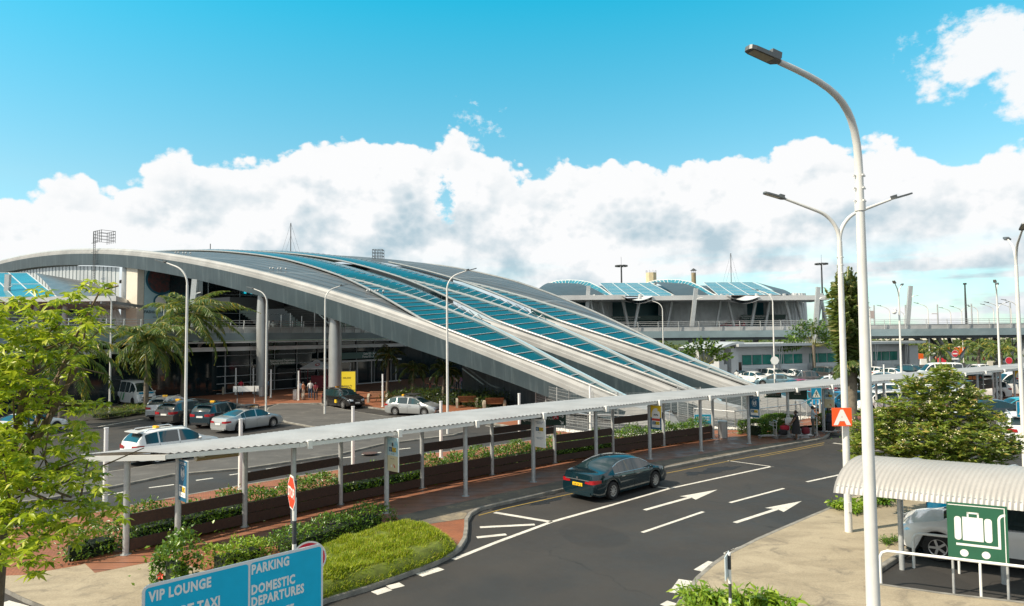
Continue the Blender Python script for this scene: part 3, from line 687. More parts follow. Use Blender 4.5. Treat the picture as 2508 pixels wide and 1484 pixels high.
# upper deck along the hall and on to the west
for a, b in ((-34, 62),):
    def slabx(s0, s1, z0, z1, u0=a, u1=b, m=0):
        p = [TS(u0, s0, 0), TS(u1, s0, 0), TS(u1, s1, 0), TS(u0, s1, 0)]
        fl.prism([(q.x, q.y) for q in p], z0, z1, m, True, True)
    slabx(46.8, 64, 5.95, 6.75)
world_part('upper_deck', fl, deckc, term)
fb = MB()
for s0, z0, z1 in ((46.7, 5.70, 5.86), (47.4, 4.85, 5.28)):
    p = [TS(-34, s0, 0), TS(62, s0, 0), TS(62, s0 + .5, 0), TS(-34, s0 + .5, 0)]; fb.prism([(q.x, q.y) for q in p], z0, z1, 0, True, True)
world_part('soffit_band', fb, pale, term)
rl = MB()
for z in (7.25, 7.55, 7.85, 8.1): rl.tube([TS(-34, 46.9, z), TS(62, 46.9, z)], .03, 6)
for i in range(62): u = -33 + i * 1.55; rl.bar(TS(u, 46.9, 6.7), TS(u, 46.75, 8.12), .05, .12)
rl.prism([(q.x, q.y) for q in (TS(-34, 47.05, 0), TS(62, 47.05, 0), TS(62, 47.12, 0), TS(-34, 47.12, 0))], 6.75, 7.45)
world_part('parapet_railing', rl, galv, term)
gw = MB()                                                           # ground-floor glass wall and mullions
gw.face([TS(-34, 49.5, .1), TS(40, 49.5, .1), TS(40, 49.5, 5.9), TS(-34, 49.5, 5.9)])
for i in range(14):
    u0, u1 = 4.3 + i * 3.5, 7.8 + i * 3.5; gw.face([TS(u0, 63.5, 6.75), TS(u1, 63.5, 6.75), TS(u1, 63.5, tz(u1, 63.5 + TK * u1) - 1.2), TS(u0, 63.5, tz(u0, 63.5 + TK * u0) - 1.2)])
for i in range(4): s0, s1 = 63.5 + i * 4, 67.5 + i * 4; gw.face([TS(4.3, s0, 6.75), TS(4.3, s1, 6.75), TS(4.3, s1, tz(4.3, s1 + 1.6) - 1.2), TS(4.3, s0, tz(4.3, s0 + 1.6) - 1.2)])
world_part('glass_wall', gw, darkglass, term)
ml = MB()
for i in range(9): u = -1 + i * 3.1; ml.bar(TS(u, 49.4, .1), TS(u, 49.4, 5.85), .09, .12)
for z in (1.25, 2.05, 3.15, 4.3, .2): ml.bar(TS(-2, 49.4, z), TS(11, 49.4, z), .06, .07)
for i in range(12): u = 5 + i * 4.5; ml.bar(TS(u, 63.4, 6.75), TS(u, 63.4, 15), .06, .08)
for z in (9.5, 12, 14.5): ml.bar(TS(5, 63.4, z), TS(56, 63.4, z), .05, .06)
world_part('mullions', ml, mat('mullion_alloy', (.36, .39, .41), .4, .1), term)
# entrance front: header and sliding doors (pale frames)
dr = MB()
for u in (12.6, 15., 16.2, 18.6, 21.4, 23.): dr.bar(TS(u, 47.6, .1), TS(u, 47.6, 3.0), .12, .12)
dr.bar(TS(12, 47.6, 3.15), TS(24, 47.6, 3.15), .12, .22)
dr.bar(TS(12, 47.6, .2), TS(24, 47.6, .2), .1, .1)
world_part('entrance_doors', dr, pale, term)
for (u, n) in ((10., 5), (30., 4)):
    cy = MB()
    for i in range(n): cy.prism([(q.x, q.y) for q in (TS(u + i * .5, 63.2, 0), TS(u + i * .5 + .34, 63.2, 0), TS(u + i * .5 + .34, 63.25, 0), TS(u + i * .5, 63.25, 0))], 12.2 + .3 * (i % 2), 13.3 - .2 * (i % 3))
    world_part('lit_window', cy, mat('cyan_window', (.02, .4, .5), .2, emit=((.01, .42, .52), .9)), term)
st = MB()                                                           # stairs up inside the hall mouth
for i in range(16):
    st.prism([(q.x, q.y) for q in (TS(11 + i * .42, 52, 0), TS(11 + i * .42 + .44, 52, 0), TS(11 + i * .42 + .44, 58, 0), TS(11 + i * .42, 58, 0))], 11.2 - i * .28 - .3, 11.2 - i * .28, 0, True, True)
st.prism([(q.x, q.y) for q in (TS(3.5, 56, 0), TS(11.2, 56, 0), TS(11.2, 62, 0), TS(3.5, 62, 0))], 10.0, 11.2, 0, True, True)
world_part('staircase', st, mat('stair_grey', (.10, .105, .11), .6), term)
st = MB()
for i in range(8): p = TS(11.4 + i * .85, 51.9, 11.3 - i * .57); st.cyl(p, .045, 1.15, 8)
for i, (u, s, h) in enumerate(((6.5, 50, 2.2), (7.8, 50, 2.4), (9.8, 50.5, 2.1), (11.2, 49.8, 3.), (13.6, 50, 2.3), (18, 50, 2.7), (22, 50, 2.6), (-8, 49, 2.6), (-13, 49, 2.4))): st.cyl(TS(u, s, 6.75), .06, h, 8)
st.bar(TS(9.5, 51.8, 12.2), TS(12.5, 51.8, 9.8), .3, .12); st.bar(TS(12.5, 51.8, 9.8), TS(16.2, 51.8, 7.), .3, .12)
world_part('stair_rail', st, steel, term)
wl = MB()                                                           # silver ribbed wall that closes the arch to the west
n = 120
for i in range(n):
    s0 = 77.5 + i * .62; r = i % 2 * .06
    z1 = tz(0, s0) - 2.5; z2 = tz(0, s0 + .62) - 2.5
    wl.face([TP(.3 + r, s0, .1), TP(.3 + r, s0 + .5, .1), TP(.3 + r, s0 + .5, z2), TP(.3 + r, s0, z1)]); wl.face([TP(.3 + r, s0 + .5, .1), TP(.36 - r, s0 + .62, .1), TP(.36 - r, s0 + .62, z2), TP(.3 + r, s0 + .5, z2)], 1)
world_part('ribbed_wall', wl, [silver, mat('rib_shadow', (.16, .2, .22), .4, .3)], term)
pl = MB()
p = [TS(.15, 72, 0), TS(1.0, 72, 0), TS(1.0, 75, 0), TS(.15, 75, 0)]; pl.prism([(q.x, q.y) for q in p], 6.7, 16.2)
p = [TS(5.2, 72, 0), TS(5.9, 72, 0), TS(5.9, 75, 0), TS(5.2, 75, 0)]; pl.prism([(q.x, q.y) for q in p], 6.7, 16.2)
world_part('pilaster', pl, mat('cream_render', (.62, .58, .5), .7, var=.1), term)
ld = MB()                                                           # caged roof ladder
b = TP(-.65, 82.6, 0)
for d in (-.25, .25):
    ld.bar(b + TV * d + Vector((0, 0, 12)), b + TV * d + Vector((0, 0, 21.2)), .06, .06)
for i in range(30): ld.bar(b - TV * .25 + Vector((0, 0, 12.1 + i * .3)), b + TV * .25 + Vector((0, 0, 12.1 + i * .3)), .04, .04)
for i in range(6): ld.bar(b - TV * .75 + Vector((0, 0, 13.2 + i * 1.3)), b + TV * .9 + Vector((0, 0, 13.2 + i * 1.3)), .06, .06)
c = TP(-.2, 81.6, 0)
for z in (19.9, 20.35, 20.8, 21.25):
    q = [c + TU * a + TV * d + Vector((0, 0, z)) for a, d in ((-.6, -1.3), (1.2, -1.3), (1.2, 1.2), (-.6, 1.2), (-.6, -1.3))]
    for a, d in zip(q, q[1:]): ld.bar(a, d, .05, .05)
for i in range(5):
    for a in (-.6, 1.2): ld.bar(c + TU * a + TV * (-1.3 + i * .62) + Vector((0, 0, 19.6)), c + TU * a + TV * (-1.3 + i * .62) + Vector((0, 0, 21.3)), .05, .05)
world_part('roof_ladder', ld, dark, term)
ld = MB(); c = TP(30, 70, None)
for z in (.2, .7, 1.2, 1.7):
    q = [c + Vector((a, d, z - .3)) for a, d in ((-.75, -.75), (.75, -.75), (.75, .75), (-.75, .75), (-.75, -.75))]
    for a, d in zip(q, q[1:]): ld.bar(a, d, .07, .07)
for a in (-.75, -.25, .25, .75):
    for d in (-.75, .75): ld.bar(c + Vector((a, d, -.6)), c + Vector((a, d, 1.4)), .07, .07)
world_part('roof_cage', ld, dark, term)
for (u, s) in ((3.2, 47), (4.4, 33), (2.6, 66)):
    ld = MB()
    for i in range(5): ld.ico(TP(u - .9 + i * .4, s + .2 * (i % 2), None, .12), .13, 1)
    world_part('roof_fixing', ld, galv, term)
# banner board between the pilasters
bn = thing('advertising_banner', 'tall pale blue banner with a ringed picture hung between cream pilasters', 'banner', TS(1.2, 71.9, 6.8))
bl = MB(); bl.prism([(q.x, q.y) for q in (TS(1.05, 71.85, 0), TS(5.15, 71.85, 0), TS(5.15, 71.95, 0), TS(1.05, 71.95, 0))], 6.8, 16.0)
world_part('board', bl, mat('banner_blue', (.42, .62, .68), .5, var=.15, vs=.4), bn)
pr = MB(); o_ = TS(3.1, 71.80, 0); ax, azz = TU, Vector((0, 0, 1))
disc(pr, o_ + Vector((0, 0, 14.1)), ax, azz, 2.0, 32, 1); disc(pr, o_ + Vector((0, 0, 14.1)) - TV * .02, ax, azz, 1.72, 32, 0)
disc(pr, o_ + Vector((0, 0, 11.2)), ax, azz, .95, 28, 1); disc(pr, o_ + Vector((0, 0, 11.2)) - TV * .02, ax, azz, .72, 28, 2)
world_part('picture', pr, [mat('banner_photo', (.16, .05, .045), .5, var=.9, vs=2.2, var2=(.02, .05, .06)), mat('banner_ring', (.02, .12, .18), .5), signw], bn)
tx = MB(); put_text(tx, 'FASHION AVENUE', .52, TS(3.1, 71.8, 9.6), TU, (0, 0, 1), off=.012); put_text(tx, 'best of Fashion', .32, TS(3.1, 71.8, 9.0), TU, (0, 0, 1)); put_text(tx, 'Mauritius', .32, TS(3.1, 71.8, 8.6), TU, (0, 0, 1))
tx.face([TS(2.2, 71.8, 7.6), TS(3.9, 71.8, 7.6), TS(4.3, 71.8, 7.78), TS(3.9, 71.8, 7.95), TS(2.2, 71.8, 7.95)])
world_part('lettering', tx, mat('ink', (.02, .05, .07), .6), bn)
# ------------------------------------------------------------------ covered walkway
ZR = 2.98
NE = [g(406, 1114, ZR)] + offset_line(NEAR, .48)[1:]; FE = [g(202, 1118, ZR)] + offset_line(FAR, -.22)[1:]
walk = thing('covered_walkway', 'long white corrugated canopy on round steel columns beside the road', 'canopy', (NEAR[0][0], NEAR[0][1], ZK))
def poly_at(L, d):      # point a given distance along a polyline
    for a, b in zip(L, L[1:]):
        l = math.hypot(b[0] - a[0], b[1] - a[1])
        if d <= l or b is L[-1]: q = d / l; return (a[0] + (b[0] - a[0]) * q, a[1] + (b[1] - a[1]) * q)
        d -= l
def plen(L): return sum(math.hypot(b[0] - a[0], b[1] - a[1]) for a, b in zip(L, L[1:]))
ln_, lf_ = plen(NE), plen(FE)
nsec = int(ln_ / .052)
P = []
for i in range(nsec + 1):
    t = i / nsec; a = poly_at(NE, t * ln_); b = poly_at(FE, t * lf_); wv = .022 * math.sin(2 * PI * i / 2.0 * .5)
    P.append([(a[0] + (b[0] - a[0]) * q, a[1] + (b[1] - a[1]) * q, ZR + .05 + wv + .06 * 4 * q * (1 - q)) for q in (-.03, .1, .3, .5, .7, .9, 1.03)])
rs = MB(); rs.grid(P)
world_part('roof_sheet', rs, mat('corrugated_white', (.35, .37, .39), .45, var=.2, vs=.7, fine=.03), walk, 180)
eb = MB()
for L in (NE, FE):
    for a, b in zip(L, L[1:]): eb.bar((*a, ZR - .05), (*b, ZR - .05), .07, .13)
eb.bar((*NE[0], ZR - .07), (*FE[0], ZR - .07), .07, .15)
world_part('edge_beam', eb, white, walk)
for i in range(len(NEAR)):
    c = MB(); p = NEAR[i]; q = FAR[i]
    c.bar((p[0], p[1], ZR - .12), (q[0], q[1], ZR - .1), .09, .14)
    d = Vector((p[0] - q[0], p[1] - q[1], 0)).normalized() * .62
    c.box((p[0] + d.x, p[1] + d.y, ZR - .05), (.14, .14, .26), math.atan2(UY, UX))
    world_part('cross_beam', c, white, walk)
    for p in (NEAR[i], FAR[i]):
        c = MB(); c.cyl((p[0], p[1], ZK if i != NSH else 0.), .085, ZR - .2 - (ZK if i != NSH else 0.), 12); c.cyl((p[0], p[1], ZK), .15, .012, 12)
        world_part('column', c, galv, walk, 60)
tubem = mat('lamp_tube_tan', (.32, .26, .15), .4); tubew = mat('lamp_tube_end', (.8, .8, .72), .3)
for i in range(len(NEAR) - 1):
    if i % 2 == 0 or i in (3, 5, 7, 9):
        a = Vector((*NEAR[i], 0)) * .45 + Vector((*FAR[i], 0)) * .55; b = Vector((*NEAR[i + 1], 0)) * .45 + Vector((*FAR[i + 1], 0)) * .55
        m_ = a.lerp(b, .55); d = (b - a).normalized(); d.z = 0
        c = MB(); c.tube([m_ - d * .62 + Vector((0, 0, 2.66)), m_ + d * .60 + Vector((0, 0, 2.66))], .085, 12); c.tube([m_ + d * .60 + Vector((0, 0, 2.66)), m_ + d * .64 + Vector((0, 0, 2.66))], .088, 12, 1); c.tube([m_ - d * .66 + Vector((0, 0, 2.66)), m_ - d * .62 + Vector((0, 0, 2.66))], .088, 12, 1)
        c.bar(m_ - d * .4 + Vector((0, 0, 2.74)), m_ - d * .4 + Vector((0, 0, 2.95)), .02, .02); c.bar(m_ + d * .4 + Vector((0, 0, 2.74)), m_ + d * .4 + Vector((0, 0, 2.95)), .02, .02)
        world_part('tube_light', c, [tubem, tubew], walk, 40)
# timber rails between the far columns
def woodmat():
    m = bpy.data.materials.new('dark_timber'); m.use_nodes = True; t = NT(m.node_tree); b = m.node_tree.nodes['Principled BSDF']
    tcn = t.n('ShaderNodeTexCoord'); mp = t.n('ShaderNodeMapping'); t.ln(tcn.outputs['Object'], mp.inputs[0]); mp.inputs['Rotation'].default_value = (0, 0, R(-42)); mp.inputs['Scale'].default_value = (.8, 9., 9.)
    a = t.mix(t.mr(t.noise(mp.outputs[0], 2.2, 6., .65, .5), .3, .7), (.060, .027, .016, 1), (.026, .014, .010, 1))
    t.ln(a, b.inputs['Base Color']); b.inputs['Roughness'].default_value = .5; MATS['wood'] = m; return m
wood = woodmat()
BAYS = [[(.09, .41), (.78, 1.12)], [(.07, .40), (.42, .75), (1.44, 1.74)], [(.06, .38), (.76, 1.06), (1.09, 1.39)], [(.06, .42), (.44, .8), (1.43, 1.78)], [(.03, .33), (.36, .67), (1.41, 1.73), (1.76, 2.06)],
        [(.05, .35), (.58, .93), (.97, 1.33)], [(.05, .38), (.4, .74), (1.5, 1.85)], [(.05, .38), (.4, .76)]]
WL = ['single upper board above one low board with hedge between', 'two low boards and one high rail behind the stop sign', 'two joined boards at waist height over one low board', 'two low boards under a high rail beside the cloud banner',
      'paired high boards above paired low boards behind the white banner', 'paired waist-high boards behind the parked green saloon', 'one high rail beside the yellow banner above two low boards', 'two low boards only, ending near the steel bin']
for i, bds in enumerate(BAYS + [None] * 3 + [[(.9, 1.3), (1.34, 1.75)]] + [None] * 0):
    if bds is None: continue
    a, b = (FAR[i], FAR[i + 1]) if i < 8 else (FAR[17], FAR[19])
    f_ = thing('timber_fence', 'dark timber fence, ' + (WL[i] if i < 8 else 'two boards seen past the bushy tree, by the car park'), 'fence', (a[0], a[1], ZK), 0, 'timber rails of the walkway')
    A, B = Vector((*a, 0)), Vector((*b, 0)); d = (B - A).normalized()
    for z0, z1 in bds:
        c = MB(); c.bar(A + d * .10 + Vector((0, 0, ZK + (z0 + z1) / 2)), B - d * .10 + Vector((0, 0, ZK + (z0 + z1) / 2)), .045, z1 - z0)
        world_part('board', c, wood, f_)
# bollard lights
bol = thing('bollard_light', 'x', 'bollard light', (0, 0, 0), 0, 'white bollard lights')
c = MB(); c.cyl((0, 0, 0), .085, 1.75, 14); c.cyl((0, 0, 0), .13, .03, 14); c.cyl((0, 0, 1.75), .1, .06, 14); c.build('post', white, bol, 50)
c = MB(); c.cyl((0, 0, 1.81), .075, 1.0, 14); c.cyl((0, 0, 2.81), .085, .04, 14)
for k in range(8): a = k * PI / 4; c.bar((.07 * math.cos(a), .07 * math.sin(a), 1.6), (.07 * math.cos(a), .07 * math.sin(a), 1.86), .02, .02)
c.build('lamp_tube', mat('opal_tube', (.74, .76, .78), .25, var=.05), bol, 50)
BL = [((257, 1236), 'between the yellow-green tree and the canopy end'), ((588, 1198), 'by the hedge, in front of the white taxi'), ((864, 1143), 'rising behind the canopy, opposite the cloud banner'), ((1080, 1121), 'beside the double kerb near the island tip'),
      ((1272, 1087), 'behind the white banner of the walkway'), ((1446, 1053), 'in front of the first glazed ramp foot'), ((937, 996), 'on the pavement beside the slatted bench'), ((577, 966), 'in the shade near the person in red'), ((620, 964), 'just west of the big steel column'),
      ((663, 973), 'against the glass wall under the departures sign'), ((731, 980), 'beside the steel bin and the men in conversation'), ((819, 968), 'next to the yellow poster stand'), ((2034, 1006), 'by the blue hatchback, under the palm'), ((2166, 962), 'among the white cars beyond the canopy'), ((2433, 976), 'beyond the bushy tree near the dark boards'),
      ((1212, 985), 'dim in the planting below the beam')]
for i, (p, t) in enumerate(BL):
    if i == 0: o = bol; o.location = (*g(*p, ZK), ZK); o['label'] = 'white bollard light post ' + t
    else: dup(bol, 'white bollard light post ' + t, (*g(*p, ZK), ZK))
# bins
def bin_(px, lab, z, h=.95, r=.26):
    t_ = thing('litter_bin', lab, 'bin', (*g(*px, z), z)); c = MB(); c.cyl((0, 0, .03), r, h, 18)
    for k in range(18): a = k * PI / 9; c.bar((r * math.cos(a), r * math.sin(a), .06), (r * math.cos(a), r * math.sin(a), h - .05), .02, .02)
    c.build('body', steel, t_, 40); c = MB(); c.tube([(0, 0, h), (0, 0, h + .06)], r + .02, 18); c.cyl((0, 0, h + .06), r * .7, .01, 18); c.build('lid', steel, t_, 40)
bin_(zc(2050, 1000, 4.947, 290, 1378), 'brushed steel litter bin at the end of the timber fence', ZK)
bin_(zc(620, 980, 4.644, 1128, 866), 'slim steel bin beside the group of standing men', ZK)
bin_(zc(620, 980, 4.644, 665, 822), 'dark slatted bin at the foot of the big steel column', ZK, .9, .24)
# luggage-trolley shelter
sh = thing('trolley_shelter', 'curved corrugated shelter roof on thin posts over the parked white car', 'shelter', (*g(2208, 1390, ZK), ZK))
a = Vector((*g(2208, 1392, ZK), 0)); b = Vector((*g(2463, 1428, ZK), 0)); d = (b - a).normalized(); nb = Vector((-d.y, d.x, 0))
if nb.y < 0: nb = -nb
A0 = a - d * 1.30 + nb * .02; LEN = 8.0
nr_ = nb; nb = (nb + d * .32)
P = []
nn = int(LEN / .028)
for i in range(nn + 1):
    t = i / nn; w_ = .016 * math.cos(i * PI / 2)
    row = []
    for q in range(13):
        an = R(8 + 112 * q / 12); rr = 1.55 + w_
        row.append(A0 + d * (LEN * t) + nb * (.95 - rr * math.cos(an) * 1.05) + Vector((0, 0, 1.93 + rr * math.sin(an) * .56)))
    P.append(row)
c = MB(); c.grid(P); world_part('roof_sheet', c, mat('corrugated_grey', (.40, .39, .375), .45, .1, var=.12, vs=1., fine=.04), sh, 180)
for k in (0, 1, 2):
    p = a + d * ((b - a).length * k) + nr_ * .22; e = MB(); e.tube([p + nr_ * .12, p + nr_ * .12 + Vector((0, 0, 2.35))], .065, 12); world_part('post', e, galv, sh, 60)
    q = p + nr_ * 2.0; e = MB(); e.tube([q, q + Vector((0, 0, 2.6))], .065, 12); world_part('post', e, galv, sh, 60)
    e = MB(); pts = []
    for s_ in range(11): an = R(8 + 112 * s_ / 10); pts.append(p + nb * (.95 - 1.5 * math.cos(an) * 1.05) + Vector((0, 0, 1.93 + 1.5 * math.sin(an) * .56)))
    e.tube(pts, .04, 8); world_part('arch_rib', e, galv, sh, 60)
e = MB(); e.bar(A0 + nb * -.55 + Vector((0, 0, 2.2)), A0 + d * LEN - nb * .55 + Vector((0, 0, 2.2)), .05, .08); world_part('edge_rail', e, galv, sh)
# trolley sign board in the shelter
o_ = Vector((*g(2329, 1455), 0)); q_ = Vector((*g(2471, 1475), 0)); dd = (q_ - o_).normalized(); nf = Vector((dd.y, -dd.x, 0))
ts = thing('trolley_sign', 'large green sign with a white suitcase on a luggage trolley', 'sign', (o_.x, o_.y, 0))
W_ = (q_ - o_).length + .06; c = MB(); z0_, z1_ = .87, 2.19
cen = o_ + dd * (W_ / 2 - .03); c.box((cen.x, cen.y, (z0_ + z1_) / 2), (W_, .04, z1_ - z0_), math.atan2(dd.y, dd.x)); world_part('panel', c, mat('trolley_green', (.025, .12, .068), .45, var=.12, vs=2.), ts)
c = MB(); B = o_ - dd * .03 + nf * .024; V = (0, 0, 1); S = W_; Hh = z1_ - z0_
def rect(x0, y0, x1, y1, m=0): poly3(c, B + Vector((0, 0, z0_)), dd, V, [(x0 * S, y0 * Hh), (x1 * S, y0 * Hh), (x1 * S, y1 * Hh), (x0 * S, y1 * Hh)], m)
rect(.02, .955, .96, .97); rect(.945, .02, .96, .955)
def rr_(x0, y0, x1, y1, r):
    pts = []
    for cx, cy, a0 in ((x1 - r, y1 - r, 0), (x0 + r, y1 - r, 90), (x0 + r, y0 + r, 180), (x1 - r, y0 + r, 270)):
        for k in range(5): an = R(a0 + 22.5 * k); pts.append(((cx + r * math.cos(an)) * S, (cy + r * math.sin(an)) * Hh))
    poly3(c, B + Vector((0, 0, z0_)), dd, V, pts)
rr_(.12, .34, .235, .76, .05); rect(.255, .34, .60, .76); rr_(.62, .34, .745, .76, .05)
rect(.335, .76, .365, .85); rect(.505, .76, .535, .85); rect(.335, .82, .535, .85)
rect(.14, .245, .88, .285); rect(.835, .285, .88, .75)
pts = [((.835 + .13 - .13 * math.cos(t)) * S, (.75 + .12 * math.sin(t)) * Hh) for t in (R(k * 15) for k in range(7))]
pts += [((.835 + .13 - .085 * math.cos(t)) * S, (.75 + .075 * math.sin(t)) * Hh) for t in (R(90 - k * 15) for k in range(7))]
poly3(c, B + Vector((0, 0, z0_)), dd, V, pts)
disc(c, B + dd * (.27 * S) + Vector((0, 0, z0_ + .115 * Hh)), dd, V, .085); disc(c, B + dd * (.63 * S) + Vector((0, 0, z0_ + .115 * Hh)), dd, V, .085)
world_part('pictogram', c, signw, ts)
for t in (.05, .95):
    e = MB(); p = o_ + dd * (W_ * t) - nf * .05; e.tube([p, p + Vector((0, 0, 1.8))], .03, 8); world_part('post', e, galv, ts, 60)
# hoop rails
def rail(name, lab, pts, hh, mids):
    t_ = thing(name, lab, 'railing', (*pts[0], 0)); A, B = Vector((*pts[0], 0)), Vector((*pts[1], 0)); d = (B - A).normalized()
    c = MB(); c.tube([A, A + Vector((0, 0, hh - .16)), A + d * .05 + Vector((0, 0, hh - .05)), A + d * .16 + Vector((0, 0, hh)), B + Vector((0, 0, hh))], .035, 10); world_part('top_rail', c, white, t_, 60)
    for m_ in mids: c = MB(); p = A + (B - A) * m_; c.tube([p, p + Vector((0, 0, hh))], .03, 8); world_part('post', c, white, t_, 60)
A = Vector((*g(2157, 1440), 0)); Bq = Vector((*g(2403, 1474), 0)); dr_ = (Bq - A)
rail('hoop_rail', 'long white hoop rail along the open front of the trolley bay', [A[:2], (A + dr_ * 3)[:2]], .92, (1 / 3, 2 / 3, .99))
A2 = Vector((*g(2238, 1394), 0)) + nr_ * .12; rail('hoop_rail', 'white hoop rail standing behind the trolley sign', [A2[:2], (A2 + dr_ * .50)[:2]], .92, (.99,))
# near big sign
zt = 2.8; A = Vector((*g(349, 1436, zt), 0)); Bq = Vector((*g(791, 1330, zt), 0)); d = (Bq - A).normalized(); nf = Vector((d.y, -d.x, 0)); Lg = (Bq - A).length
sg = thing('direction_sign', 'big blue road sign in two columns listing VIP lounge, taxi, parking and domestic departures', 'road sign', (A.x, A.y, 0)); sg['label'] = 'big blue road sign listing VIP lounge, parking and domestic departures'
def rounded(x0, z0, x1, z1, r, n=6):
    pts = []
    for cx, cy, a0 in ((x1 - r, z1 - r, 0), (x0 + r, z1 - r, 90), (x0 + r, z0 + r, 180), (x1 - r, z0 + r, 270)):
        for k in range(n + 1): an = R(a0 + 90 * k / n); pts.append((cx + r * math.cos(an), cy + r * math.sin(an)))
    return pts
zb = zt - 1.55
c = MB(); pr_ = rounded(0, zb, Lg, zt, .10); F_ = [A + d * x + Vector((0, 0, z)) for x, z in pr_]; Bk = [p - nf * .03 for p in F_]
c.face(F_); c.face(list(reversed(Bk)))
for i in range(len(F_)): j = (i + 1) % len(F_); c.face([F_[i], Bk[i], Bk[j], F_[j]])
world_part('border', c, mat('sign_border', (.72, .73, .74), .4), sg)
xm = Lg * .547
c = MB()
for x0, x1 in ((.035, xm - .017), (xm + .017, Lg - .035)): poly3(c, A + nf * .003, d, (0, 0, 1), rounded(x0, zb + .04, x1, zt - .04, .05))
world_part('panel', c, mat('sign_blue', (.0, .47, .74), .42, var=.06, vs=5.), sg)
for txt, x, z, s in (('VIP LOUNGE', .085, zt - .24, .2), ('AIRPORT TAXI', .085, zt - .555, .2), ('DEPARTURES', .085, zt - .87, .2), ('PARKING', xm + .03, zt - .215, .2), ('DOMESTIC', xm + .03, zt - .53, .2), ('DEPARTURES', xm + .03, zt - .72, .2), ('DROP OFF', xm + .03, zt - 1.0, .2)):
    c = MB(); put_text(c, txt, s, A + nf * .006 + d * x + Vector((0, 0, z)), d, (0, 0, 1), off=.0085, align='LEFT', spacing=1.1, sx=.70); world_part('lettering', c, signw, sg)
for x in (.5, Lg - .5): c = MB(); p = A + d * x - nf * .07; c.tube([p, p + Vector((0, 0, zt - .1))], .045, 10); world_part('post', c, galv, sg, 60)
